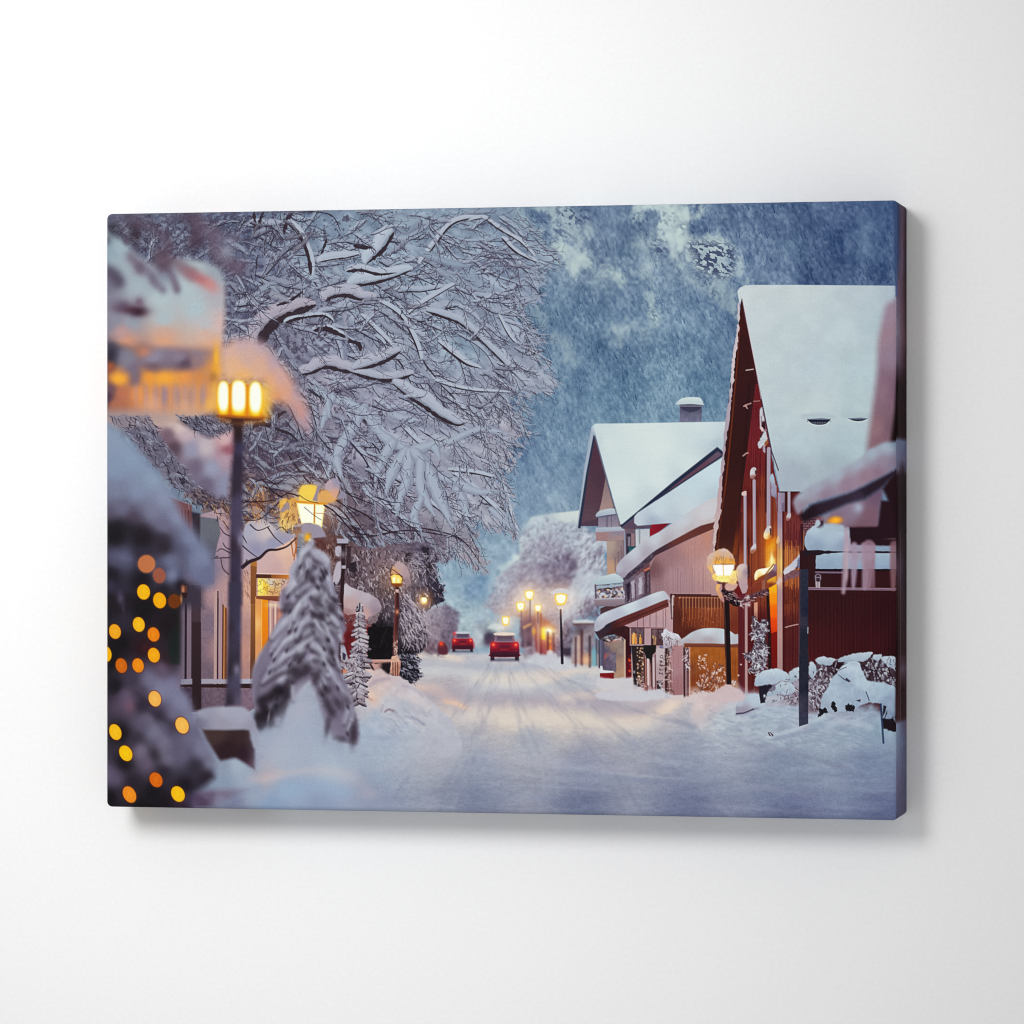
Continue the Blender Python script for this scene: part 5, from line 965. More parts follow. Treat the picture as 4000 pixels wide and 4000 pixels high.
LIMB_SNOW = []
def snow_bough(sh, pts, wd, ws, dark=(58, 50, 66), snow=(156, 164, 184), lift=.6, sm=6, op=1, seed=0):
    """bough seen from the side: snow piled on its upper edge, dark bark below"""
    rs = random.Random(int(pts[0][0] * 7 + pts[-1][1]))
    P = spline(sh(pts), False, sm); n = len(P)
    tt = np.linspace(0, 1, n); tp = np.clip(np.minimum((tt + .12) / .25, (1.06 - tt) / .22), 0, 1)
    wd = np.interp(tt, np.linspace(0, 1, len(wd)), wd) * K * .8 * tp
    t = np.gradient(P, axis=0); t /= np.linalg.norm(t, axis=1)[:, None] + 1e-6
    nr = np.c_[t[:, 1], -t[:, 0]]; nr[nr[:, 1] > 0] *= -1
    if ws is not None:
        ws = np.interp(tt, np.linspace(0, 1, len(ws)), ws) * K * tp ** .5
        ws = ws * np.interp(tt, np.linspace(0, 1, 9), [rs.uniform(.82, 1.16) for _ in range(9)])
        Q = P + nr * ((wd + ws) * .5 * lift)[:, None]
        LIMB_SNOW.append((Q, float(ws.max()) * .5))
        snow = tuple(min(c + 8, 255) for c in snow)
        stroke(Q + [0, .8], ws * .5, tuple(c - 30 for c in snow), 2.0, op)
        stroke(Q - nr * (-ws * .10)[:, None], ws * .42, snow, 3.0, op)
        stroke(Q + nr * (ws * .22)[:, None], ws * .2, tuple(min(c + 9, 255) for c in snow), 3.5, .8)
    j = np.array([rs.uniform(.62, 1.2) for _ in range(n)])
    stroke(P - nr * (wd * .1)[:, None], wd * .5 * j, dark, 1.1, op)
    for i in range(1, n - 1, 2):               # broken bark edge and sprigs
        if rs.random() < .6:
            q = P[i] - nr[i] * wd[i] * .4
            stroke(np.array([q, q - nr[i] * rs.uniform(1, 3.5) + t[i] * rs.uniform(-3, 5)]), np.array([.9, .4]), dark, 1, .9)

def great_tree():
    global _tree_outline
    rs = random.Random(41)
    out = np.concatenate([
        B3([(-2400, 150), (0, 140), (330, 138), (405, 265), (520, 350), (605, 400), (720, 520), (790, 615), (785, 675), (705, 700), (645, 790), (630, 890), (655, 985), (580, 1050), (430, 1090), (495, 1150), (450, 1205), (560, 1295), (640, 1345), (660, 1415), (600, 1470), (640, 1525), (600, 1600), (700, 1650), (725, 1710), (785, 1800), (735, 1880)]),
        B4([(735, 65), (540, 100), (380, 95), (375, 135), (425, 205), (395, 240), (540, 275), (545, 300), (475, 345), (535, 375), (440, 435), (530, 490), (510, 505), (400, 540), (430, 595), (345, 585), (395, 680), (355, 720), (370, 765), (390, 850), (255, 830), (185, 850), (250, 925), (345, 1000), (355, 1030), (285, 1060), (300, 1140), (330, 1220), (395, 1370), (405, 1430), (300, 1385), (180, 1360), (100, 1365), (20, 1330)]),
        B1([(1800, 1400), (1830, 1500), (1870, 1600), (1910, 1690), (1925, 1750), (1800, 1700), (1720, 1690), (1640, 1640), (1480, 1640), (1300, 1600), (1180, 1560), (1000, 1600), (700, 1560), (500, 1500), (300, 1400), (0, 1400)]),
        A2([(1450, 1500), (1050, 1150), (700, 900), (300, 420), (150, 300)]), A1([(150, 1700), (150, 200)])])
    _tree_outline = out
    # snow-filled crown
    poly(CL, out, [tuple(CL(T([(x, y)]))[0]) + (c,) for x, y, c in [
        (100, 80, (112, 120, 146)), (300, 60, (128, 142, 166)), (500, 60, (138, 152, 174)), (700, 60, (134, 148, 170)), (860, 80, (134, 148, 172)), (960, 160, (140, 152, 174)), (150, 220, (118, 122, 148)), (300, 200, (140, 152, 174)), (450, 160, (146, 160, 182)),
        (600, 200, (142, 156, 178)), (800, 220, (140, 150, 174)), (250, 300, (138, 138, 160)), (420, 300, (144, 152, 174)), (600, 330, (142, 152, 174)), (760, 340, (142, 150, 172)), (900, 340, (146, 154, 178)), (200, 430, (118, 116, 138)), (350, 430, (128, 132, 156)), (550, 450, (144, 150, 172)),
        (720, 420, (136, 152, 174)), (850, 470, (146, 152, 174)), (940, 510, (152, 158, 178)), (330, 540, (148, 144, 164)), (480, 560, (150, 150, 172)), (640, 560, (148, 150, 172)), (800, 570, (148, 150, 170)), (180, 620, (104, 94, 112)), (300, 640, (150, 146, 166)), (500, 680, (154, 156, 178)), (700, 660, (156, 160, 180)), (840, 680, (156, 154, 172)),
        (150, 720, (118, 106, 124)), (250, 740, (120, 108, 126)), (400, 740, (148, 144, 166)), (560, 760, (154, 158, 180)), (760, 760, (150, 150, 170)), (840, 800, (158, 160, 178)), (200, 800, (110, 96, 112)), (400, 860, (120, 108, 124)), (520, 880, (140, 134, 154)), (700, 880, (154, 156, 176)), (820, 880, (156, 156, 174)),
        (120, 860, (132, 104, 100)), (250, 900, (140, 104, 88)), (450, 960, (122, 106, 120)), (620, 980, (132, 122, 138)), (760, 1000, (150, 144, 158)), (350, 960, (98, 78, 84)), (520, 1060, (112, 96, 106))]], 24, 1, 0, 44, 20, 5, tex=0)
    X, Y = grid((0, 0, int(NX * .62), int(NY * .62)))
    b = (0, 0, X.shape[1], X.shape[0])
    d = sdf(out, X[::2, ::2], Y[::2, ::2]); d = upsample(d[..., None], X.shape, 2)[..., 0]
    m = sstep(.2 - d / 14)
    xs, ys = X / K, Y / K
    xr, yr = rot(xs, ys, 34)
    n1 = fbm(xs / 70, ys / 60, 101, 4); n2 = fbm(xr / 60, yr / 20, 104, 3); n3 = fbm(xs / 15, ys / 13, 107, 3)
    # pale heaps of snow and darker hollows between the boughs
    IMG[:b[3], :b[2]] += ((n1 - .5) * 44 + (n2 - .5) * 50)[..., None] * m[..., None] * np.array([1, 1, .95], np.float32)
    # hollows crowded with twigs: more of them towards the trunk and the lower left
    tx = (X / NX * 3150 + 413 - 820) / 1.374; ty = (Y / NY * 2400 + 800 - 780) / 1.374
    dens = np.clip(.62 - tx / 1500, .05, .8) + .28 * np.exp(-((tx - 260) / 260) ** 2 - ((ty - 830) / 200) ** 2) + .16 * np.exp(-((tx - 60) / 120) ** 2 - ((ty - 120) / 160) ** 2) + .22 * np.exp(-((tx - 480) / 260) ** 2 - ((ty - 1010) / 90) ** 2)
    th = sstep((n3 * .75 + n1 * .35 - .80 + dens * .48) / .12)
    put(b, m * th * .5 * (.4 + 1.2 * fbm(xs / 7, ys / 7, 111, 2)), np.array((62, 54, 74), np.float32))
    # ---- twigs -----------------------------------------------------------
    bx0, by0 = out.min(0); bx1, by1 = out.max(0)
    D2_ = sdf(out, *np.meshgrid(np.arange(0, RW, 8, dtype=np.float32), np.arange(0, RH, 8, dtype=np.float32)))
    def inside(p, mg=0):
        i, j = int(p[1] / 8), int(p[0] / 8)
        return 0 <= i < D2_.shape[0] and 0 <= j < D2_.shape[1] and D2_[i, j] < mg
    TK = T.u                                     # cells per T unit
    iT = lambda p: ((p[0] / NX * 3150 + 413 - 820) / 1.374, (p[1] / NY * 2400 + 800 - 780) / 1.374)
    darks = [(64, 56, 76), (74, 66, 86), (58, 48, 64), (84, 76, 98)]
    def path(p, a, L, wob, n=6, droop=0):
        q = [p]
        for i in range(n):
            a += rs.uniform(-wob, wob) + droop / n
            q.append((q[-1][0] + math.cos(math.radians(a)) * L / n, q[-1][1] + math.sin(math.radians(a)) * L / n))
        return np.array(q)
    def local(q, up):
        base = IMG[min(max(int(q[1]), 0), RH - 1), min(max(int(q[0]), 0), RW - 1)]
        return np.clip(np.array((150, 156, 177)) * .62 + base * .38 + up, 0, 255)
    def count(n, gen):
        k = t = 0
        while k < n and t < n * 6:
            t += 1
            p = (rs.uniform(bx0, bx1), rs.uniform(by0, by1))
            if inside(p, -3) and gen(p): k += 1
    def ridge(q, w, up):
        n = len(q); tt = np.linspace(0, 1, n)
        w = w * np.clip(np.minimum((tt + .15) / .3, (1.1 - tt) / .5), .15, 1) * np.interp(tt, np.linspace(0, 1, 6), [rs.uniform(.6, 1.25) for _ in range(6)])
        c = local(q[n // 2], up)
        stroke(q - np.c_[tt * 0, w * .15], w * .95, c - 24, 2.2, .6)
        stroke(q - np.c_[tt * 0, w * .75], w * .62, c + 7, 2.8, .8)
        return q + np.c_[tt * 0, w * .6]
    def spray(p, a, L, lev, wd, dk, bend):
        n = 7 if lev == 0 else 5
        q = spline(path(p, a, L, 13 if lev < 2 else 18, n, bend), False, 2 if lev < 2 else 1)
        if lev == 0 and wd > .55: q = ridge(q, wd * rs.uniform(3.2, 7.0), rs.uniform(-4, 14))
        stroke(q, np.linspace(wd, max(wd * .45, .26), len(q)), dk, 1.0, .9 if lev == 0 else rs.uniform(.6, .9))
        if lev < 2:
            s = rs.choice((-1, 1)); k = rs.randint(1, 3)
            while k < len(q) - 1:
                dq = q[min(k + 1, len(q) - 1)] - q[k]
                aa = math.degrees(math.atan2(dq[1], dq[0]))
                s = -s if rs.random() < .75 else s
                spray(tuple(q[k]), aa + s * rs.uniform(24, 56), L * rs.uniform(.2, .5) * (1 - .4 * k / len(q)), lev + 1, max(wd * .62, .3), dk, -s * rs.uniform(-20, 45))
                k += rs.randint(1, 3) if lev == 0 else rs.randint(2, 4)
    def bough(p, big=1.0, wide=24):
        x, y = iT(p)
        if x < 40 and rs.random() < .5: return False
        a = T_flow(x, y) + rs.gauss(0, wide) - 4
        L = rs.uniform(60, 170) * TK * big
        e = (p[0] + math.cos(math.radians(a)) * L, p[1] + math.sin(math.radians(a)) * L)
        if not inside(e, 3): return False
        spray(p, a, L, 0, rs.uniform(.6, 1.15) * (1.25 if x < 520 else .95) * big ** .5, rs.choice(darks), rs.uniform(-20, 34))
        return True
    def twig(p):
        if near_plume(p) and rs.random() < .5: return False
        x, y = iT(p)
        dn = .25 + max(0, .6 - x / 1000) + (.3 if y > 640 and x < 480 else 0)
        if rs.random() > dn + .2: return False
        a = T_flow(x, y) + rs.gauss(0, 46 if x < 420 else 34)
        spray(p, a, rs.uniform(22, 62) * TK, 1, rs.uniform(.36, .62), rs.choice(darks), rs.uniform(-50, 50))
        return True
    count(300, bough)
    count(46, lambda p: (lambda xy: 100 < xy[0] < 640 and spray(p, T_flow(*xy) + rs.gauss(0, 12), rs.uniform(120, 210) * TK, 0, rs.uniform(1.1, 1.8), darks[2], rs.uniform(0, 30)) is None and True)(iT(p)))
    # ---- the big limbs ----------------------------------------------------
    BK = (64, 52, 62)
    def limb(pts, wd, ws=None, snow=(158, 164, 184), lift=.6):
        if ws: snow_bough(T, pts, wd, ws, BK, snow, lift)
        else:
            snow_bough(T, pts, wd, None, BK)
    limb([(125, 34), (130, 70), (134, 112)], (14, 22)); limb([(150, 34), (142, 60), (134, 84)], (14, 14)); limb([(134, 165), (128, 235)], (16, 12)); limb([(118, 215), (130, 250)], (10, 14))
    limb([(238, 30), (222, 55), (206, 102)], (16, 20)); limb([(222, 68), (250, 92), (272, 135), (284, 175), (288, 214)], (14, 18, 20), (26, 14)); limb([(332, 112), (322, 140), (310, 172)], (10, 12)); limb([(240, 34), (300, 32), (350, 48), (372, 90)], (8, 6))
    limb([(522, 95), (494, 140), (470, 162), (446, 182)], (20, 22, 12), (50, 44, 40), (162, 170, 190), .9)
    limb([(410, 130), (440, 136), (466, 132)], (20, 18))
    limb([(398, 246), (460, 238), (520, 222), (574, 200)], (18, 14, 8), (44, 52, 44, 30), (160, 168, 188), .85)
    limb([(390, 204), (430, 200), (480, 212), (530, 208)], (16, 18, 6), (26, 26, 14))
    limb([(310, 178), (350, 170), (390, 165), (424, 156)], (6, 9), (30, 34, 20))
    limb([(330, 288), (350, 276), (390, 272), (430, 284), (470, 280)], (14, 20, 12), (40, 44, 30), (156, 156, 176), .85)
    limb([(140, 408), (160, 372), (190, 345), (225, 330), (262, 314), (300, 300)], (56, 48, 40, 26), (60, 66, 54, 30), (156, 148, 166), .82)
    limb([(215, 350), (250, 338), (320, 330), (350, 345)], (16, 10), (16, 10)); limb([(190, 300), (230, 285), (262, 262)], (14, 20, 10))
    limb([(296, 372), (330, 366), (360, 378), (398, 396)], (22, 26, 10), (20, 10)); limb([(395, 400), (424, 410), (430, 430)], (24, 18))
    limb([(258, 498), (290, 492), (330, 476), (370, 484), (412, 494)], (12, 14, 22, 14), (38, 44, 36), (156, 154, 174), .85)
    limb([(410, 484), (450, 476), (500, 458), (542, 432)], (12, 18, 16), (34, 46, 36), (156, 158, 178), .85)
    limb([(412, 494), (450, 506), (500, 514), (545, 508), (578, 496)], (16, 18, 10), (20, 36, 30), (154, 156, 176), .8)
    limb([(520, 524), (560, 556), (610, 588), (650, 616), (700, 640), (730, 634)], (8, 18, 18, 6), (40, 50, 40, 14), (156, 160, 180), .9)
    limb([(616, 318), (664, 334), (710, 352), (760, 392), (800, 430), (850, 480), (900, 530)], (12, 12, 8, 4), (26, 30, 20), (152, 158, 178), .8)
    limb([(650, 406), (690, 440), (730, 468), (770, 480)], (8, 12, 4), (20, 26, 14))
    limb([(600, 180), (640, 130), (690, 70), (760, 50)], (5, 10, 8), (24, 24, 16)); limb([(740, 60), (780, 56), (820, 84), (880, 120), (920, 160)], (6, 7, 4), (16, 18))
    limb([(830, 110), (870, 150), (930, 180)], (8, 8, 4), (18, 14)); limb([(560, 330), (600, 300), (700, 240)], (4, 6), (22, 18)); limb([(480, 290), (540, 330), (580, 400), (600, 460)], (6, 8, 5), (24, 20))
    limb([(430, 330), (480, 380), (520, 420)], (6, 6), (22, 16)); limb([(820, 330), (860, 400), (930, 440)], (5, 5, 3), (16, 12)); limb([(600, 500), (680, 530), (760, 545), (850, 548)], (5, 6, 3), (18, 12))
    limb([(104, 668), (124, 644), (148, 636), (172, 640), (188, 618), (216, 600)], (16, 22, 24, 16)); limb([(172, 640), (200, 655), (232, 668), (262, 700)], (18, 14, 6)); limb([(220, 720), (270, 790), (330, 850)], (10, 12, 6))
    limb([(376, 572), (430, 620), (500, 676), (556, 712)], (6, 14, 8), (30, 30, 20)); limb([(440, 610), (470, 660), (520, 760)], (5, 9, 4)); limb([(540, 640), (590, 690), (640, 720)], (5, 8), (24, 20))
    limb([(690, 780), (730, 810), (790, 860), (840, 910)], (6, 8, 4), (24, 16)); limb([(680, 770), (760, 780), (820, 796)], (6, 8, 4), (20, 14)); limb([(830, 800), (850, 880), (872, 950)], (4, 4), (24, 14))
    limb([(390, 870), (450, 900), (500, 940), (560, 950)], (8, 10, 6)); limb([(330, 850), (390, 900), (440, 990)], (8, 10, 6)); limb([(360, 950), (440, 960), (560, 940), (700, 960)], (5, 8, 6)); limb([(560, 930), (640, 940), (720, 970), (780, 1050)], (7, 8, 4))
    limb([(620, 860), (660, 890), (690, 930)], (6, 8), (22, 14)); limb([(480, 980), (540, 1010), (600, 1000)], (5, 8))
    # hanging boughs thick with new snow (lower middle)
    rs2 = random.Random(5); plumes = []
    def plume(pts, ws, snow=(166, 174, 194)):
        P = spline(T(pts), False, 5); n = len(P)
        w = np.interp(np.linspace(0, 1, n), np.linspace(0, 1, len(ws)), ws) * K * .5
        w = w * np.array([rs2.uniform(.8, 1.2) for _ in range(n)])
        w = w * np.clip((1.08 - np.linspace(0, 1, n)) / .4, .3, 1)
        plumes.append(P)
        snow = tuple(c - 6 for c in snow)
        stroke(P + [1.0, 1.4], w * 1.06, (118, 116, 140), 2.6, .6)
        stroke(P, w * .95, tuple(c - 12 for c in snow), 3.2, .85)
        stroke(P - [w.mean() * .15, w.mean() * .22], w * .55, tuple(c + 7 for c in snow), 5, .75)
        for i in range(0, n, 2):
            if rs2.random() < .6:
                a = rs2.uniform(20, 160); s = rs2.choice((-1, 1))
                q = path((P[i][0] + s * w[i] * .9, P[i][1] + w[i] * .5), a, rs2.uniform(6, 16), 20, 3)
                stroke(q, np.linspace(.8, .35, 4), (66, 58, 78), 1, .85)
    plume([(330, 560), (400, 580), (436, 596)], (26, 30, 34)); plume([(440, 590), (410, 640), (380, 690), (352, 740), (330, 790)], (40, 46, 40, 34)); plume([(350, 560), (330, 600), (318, 650)], (24, 30)); plume([(300, 540), (330, 560), (340, 620)], (20, 24))
    plume([(436, 596), (480, 660), (520, 690), (570, 716)], (30, 42, 44)); plume([(570, 716), (620, 700), (690, 686)], (44, 34, 20)); plume([(520, 690), (490, 740), (470, 800)], (44, 40, 26)); plume([(560, 716), (520, 770), (500, 840)], (44, 44, 24))
    plume([(570, 720), (560, 780), (568, 830)], (44, 50, 34)); plume([(580, 716), (620, 770), (650, 840), (690, 930)], (44, 54, 56, 40)); plume([(600, 740), (600, 820), (640, 900)], (34, 40, 26)); plume([(640, 706), (655, 740)], (34, 18))
    plume([(560, 800), (540, 850), (530, 900)], (34, 34, 22)); plume([(600, 850), (580, 900), (600, 940)], (30, 34, 22)); plume([(690, 800), (720, 860), (740, 930)], (34, 36, 24)); plume([(660, 790), (700, 800), (760, 830), (850, 830)], (30, 36, 30, 20)); plume([(520, 610), (560, 625), (600, 630)], (34, 40, 20)); plume([(360, 740), (375, 790)], (40, 26)); plume([(440, 820), (470, 870)], (24, 20))
    plume([(760, 650), (800, 655), (850, 670)], (20, 24, 14)); plume([(800, 880), (840, 920), (870, 950)], (24, 24, 8)); plume([(680, 690), (740, 660), (800, 648)], (22, 24, 16))
    plume([(150, 255), (180, 245), (200, 290)], (30, 34, 24), (150, 158, 178)); plume([(180, 270), (230, 290)], (30, 24), (154, 156, 174)); plume([(360, 200), (376, 215)], (34, 30), (158, 168, 186)); plume([(540, 60), (560, 70), (600, 60)], (60, 66, 30), (150, 164, 184)); plume([(600, 150), (680, 180), (740, 190)], (24, 30, 20), (146, 158, 180)); plume([(650, 200), (720, 240), (780, 262)], (20, 26, 16), (148, 158, 178))
    plume([(384, 330), (390, 400)], (30, 24), (152, 154, 174)); plume([(440, 400), (470, 440)], (26, 22), (152, 154, 174)); plume([(560, 420), (600, 480), (640, 520)], (20, 24, 18), (152, 158, 178)); plume([(480, 340), (520, 370), (560, 380)], (22, 26, 16), (150, 156, 176))
    def near_plume(p):
        return any(np.min(np.hypot(*(Q - np.array(p)).T)) < 13 for Q in plumes) or on_snow(p, 3)
    def on_snow(p, m=0):
        return any(np.min(np.hypot(*(Q - np.array(p)).T)) < r + m for Q, r in LIMB_SNOW)
    count(260, lambda p: bough(p, .6, 30) if not near_plume(p) else False)
    count(900, twig)
    # sprays reaching out past the outline
    for i in range(len(out) - 1):
        A, B = out[i], out[i + 1]
        if A[0] < NX * .3 or A[1] < 6: continue
        n = max(1, int(math.hypot(*(B - A)) / 7))
        for j in range(n):
            p = A + (B - A) * (j + rs.random()) / n
            x, y = iT(p)
            a = T_flow(x, y) + rs.gauss(-6, 20)
            L = rs.uniform(26, 80) * TK; o_ = rs.uniform(.5, .95)
            s0 = (p[0] - math.cos(math.radians(a)) * L * o_, p[1] - math.sin(math.radians(a)) * L * o_)
            if rs.random() < .6:
                q = path(s0, a, L, 8, 6, rs.uniform(-25, 10)); stroke(q - [0, 1.2], np.linspace(2.6, .7, 7), (150, 158, 178), 2, .7)
            spray(s0, a, L, 1, rs.uniform(.4, .6), rs.choice(darks), rs.uniform(-25, 10))
H2 = Sheet(860, 1850, 600 * 1932 / 1092); H3 = Sheet(690, 2050, 600 * 1932 / 1092); H4 = Sheet(400, 2100, 600 * 1932 / 1092)

def conifers():
    """dark snowy firs behind the lamps on the left, and hut under them"""
    P = [(200, 60), (500, -30), (640, 40), (800, 100), (1130, 60), (1180, 40), (1420, 60), (1480, 200), (1440, 330), (1540, 480), (1530, 600), (1460, 640), (1350, 700), (1300, 780), (1390, 960), (1330, 1080), (1270, 1090), (1290, 1230), (1310, 1320), (1230, 1370), (1120, 1300), (560, 1240), (400, 900), (200, 500)]
    poly(B2, P, [(420, 120, (92, 66, 70)), (300, 250, (96, 62, 60)), (640, 300, (104, 86, 96)), (900, 250, (122, 102, 112)), (1150, 230, (120, 104, 118)), (1300, 200, (96, 88, 108)), (1480, 520, (50, 46, 66)), (1100, 600, (96, 84, 98)), (1250, 500, (88, 80, 98)), (900, 600, (100, 84, 92)), (930, 900, (30, 26, 32)), (870, 1080, (26, 24, 28)), (1200, 900, (92, 80, 94)), (1270, 760, (110, 98, 114)), (1200, 1200, (40, 36, 46)), (1260, 1320, (44, 40, 54)), (600, 1000, (70, 52, 60)), (1150, 1100, (40, 34, 42))], 10, 1, 0, 12, 14, 4, tex=26, ts=10)
    br = [(150, 136, 150), (176, 164, 178), (124, 108, 122), (192, 182, 194)]
    dk = [(52, 40, 48), (68, 54, 62), (40, 32, 42)]
    frost(B2, [(600, 100), (1200, 120), (1440, 100), (1540, 500), (1360, 700), (1380, 960), (1280, 1080), (1120, 1000), (1100, 700), (950, 760), (640, 500)], 420, br, 26, 6, 61, (40, 110), .75)
    frost(B2, [(600, 100), (1200, 120), (1440, 100), (1540, 560), (1360, 700), (1380, 960), (1280, 1080), (1120, 1000), (1100, 700), (950, 760), (640, 500)], 420, dk, 24, 5, 62, (40, 120), .8)
    frost(B2, [(1130, 470), (1360, 700), (1390, 960), (1280, 1080), (1110, 960)], 140, [(176, 164, 180), (150, 138, 156), (194, 184, 196)], 34, 7, 63, (50, 80), .75)
    frost(B2, [(220, 60), (480, 40), (560, 300), (480, 420), (420, 180)], 150, [(128, 96, 96), (56, 36, 40), (150, 118, 116), (170, 136, 130)], 20, 5, 64, (60, 140), .75)
    frost(B2, [(1110, 1040), (1280, 1090), (1310, 1320), (1220, 1370), (1110, 1280)], 110, [(150, 146, 166), (44, 40, 52), (120, 114, 134), (30, 28, 36)], 24, 7, 65, (10, 60), .85)
    frost(B2, [(830, 860), (1050, 860), (1040, 1150), (830, 1140)], 16, [(150, 126, 136), (120, 100, 110)], 26, 6, 66, (60, 110), .8)
    for p in [(880, 1025), (985, 1110), (850, 1140)]: blob(B2, p[0], p[1], 9, 6, (150, 124, 130), .8, 20)
    line(B2, [(995, 860), (960, 930), (945, 1000)], 7, (176, 146, 148), 4, .9); line(B2, [(960, 940), (1000, 1020)], 6, (170, 140, 146), 4, .8); line(B2, [(950, 960), (930, 1030)], 5, (160, 130, 138), 4, .8)
    for x0, y0, x1, y1 in [(1160, 150, 1225, 230), (1330, 90, 1390, 200), (640, 240, 700, 330), (1360, 240, 1420, 330)]:
        poly(B2, [(x0, y0), (x1, y0 - 10), (x1, y1), (x0 + 10, y1 + 10)], (42, 36, 44), 8, .8, 0, 8, 10)
    frost(B2, [(1160, 140), (1420, 120), (1440, 330), (1180, 330)], 60, [(176, 168, 184), (150, 142, 160)], 30, 5, 67, (-20, 60), .7)

def hut():
    # red hut with a thick sweep of snow
    poly(B2, [(570, 690), (880, 640), (900, 760), (815, 860), (810, 1150), (560, 1160), (560, 900)], [(640, 740, (120, 70, 72)), (600, 950, (104, 30, 36)), (780, 950, (124, 46, 46)), (740, 1100, (116, 40, 46)), (620, 820, (110, 44, 48))], 4, 1, tex=10)
    planks(B2, 570, 812, 780, 1150, 14, (80, 24, 32), 3, .5, .3, 71)
    poly(B2, [(815, 850), (1050, 840), (1050, 1160), (810, 1150)], (26, 23, 27), 8, .9)
    poly(B2, [(590, 445), (640, 455), (720, 490), (830, 530), (900, 570), (940, 640), (935, 690), (870, 740), (840, 780), (800, 770), (680, 720), (590, 715)], [(620, 480, (186, 176, 190)), (800, 560, (178, 166, 180)), (900, 620, (160, 144, 160)), (640, 640, (186, 158, 162)), (780, 720, (190, 152, 154)), (620, 700, (160, 124, 130)), (900, 690, (150, 130, 146))], 6, 1, 2, 3, 14)
    poly(B2, [(800, 770), (850, 740), (930, 700), (900, 780), (840, 830), (815, 830)], (128, 112, 122), 6, .9, 0, 8, 12, tex=24, ts=8)
    frost(B2, [(590, 740), (820, 770), (815, 830), (600, 800)], 40, [(170, 150, 158), (66, 40, 46), (140, 116, 124)], 20, 6, 72, (40, 140), .8)
    # rail and fence
    poly(B2, [(765, 1170), (840, 1150), (1040, 1148), (1040, 1172), (800, 1190)], ('v', (214, 176, 170), (150, 92, 80)), 4, 1)
    poly(B2, [(770, 1190), (1000, 1176), (1000, 1300), (770, 1260)], [(880, 1220, (206, 160, 156)), (980, 1240, (60, 46, 52)), (800, 1240, (200, 164, 164))], 6, .9, 0, 6, 14)
    line(B2, [(840, 1200), (870, 1250)], 8, (40, 28, 34), 4, .9); poly(B2, [(950, 1190), (1010, 1190), (1010, 1290), (960, 1280)], (36, 28, 34), 6, .9)
    poly(B2, [(545, 1235), (660, 1225), (655, 1275), (570, 1280)], (206, 130, 104), 6, .9); line(B2, [(545, 1232), (660, 1226)], 8, (226, 176, 158), 4, .9); line(B2, [(575, 1240), (572, 1280)], 5, (140, 70, 56), 3)

def left_bank():
    S = [(760, 1230), (860, 1250), (930, 1235), (1010, 1290), (1110, 1305), (1220, 1380), (1340, 1470), (1420, 1560), (1600, 1700), (1700, 1932), (1700, 2300), (600, 2300), (560, 1500), (640, 1400)]
    poly(B2, S, [(860, 1260, (206, 180, 178)), (1000, 1320, (198, 176, 180)), (880, 1330, (190, 172, 180)), (900, 1430, (206, 184, 184)), (1100, 1400, (194, 182, 192)), (850, 1510, (220, 184, 170)), (1250, 1480, (196, 186, 196)), (780, 1560, (178, 176, 192)), (1000, 1560, (186, 184, 198)), (1150, 1600, (176, 178, 194)), (900, 1700, (170, 178, 198)), (1300, 1700, (182, 180, 194)), (1200, 1820, (172, 178, 196)), (800, 1850, (160, 172, 196)), (1000, 1932, (158, 168, 192)), (1500, 1900, (180, 180, 196))], 12, 1, 0, 5, 24, 4, tex=9, ts=24, fade=(1700, 2250))
    for pts, c, w, o in [([(830, 1400), (900, 1350), (1010, 1330)], (170, 154, 170), 14, .7), ([(1060, 1640), (1130, 1690), (1240, 1700), (1340, 1760)], (140, 140, 164), 10, .7), ([(980, 1640), (1010, 1620), (1050, 1632)], (120, 92, 104), 6, .8), ([(1100, 1670), (1200, 1730), (1300, 1800)], (196, 194, 206), 12, .5), ([(940, 1640), (955, 1580)], (150, 130, 146), 4, .6), ([(800, 1500), (850, 1530)], (150, 110, 110), 6, .5), ([(1120, 1480), (1260, 1520), (1380, 1600)], (206, 192, 198), 26, .5), ([(1150, 1400), (1250, 1430), (1330, 1490)], (168, 160, 180), 12, .5)]:
        line(B2, pts, w, c, 10, o, 5)
    rs = random.Random(4)
    for _ in range(120):
        x, y = rs.uniform(1000, 1400), rs.uniform(1600, 1850)
        blob(B2, x, y, rs.uniform(4, 12), rs.uniform(2, 4), rs.choice([(196, 200, 212), (140, 144, 168)]), rs.uniform(.1, .3), rs.uniform(10, 50))
    frost(B2, [(1090, 1100), (1290, 1160), (1310, 1320), (1210, 1380), (1110, 1290)], 60, [(140, 136, 156), (40, 36, 48), (30, 28, 38)], 24, 7, 68, (10, 60), .9)

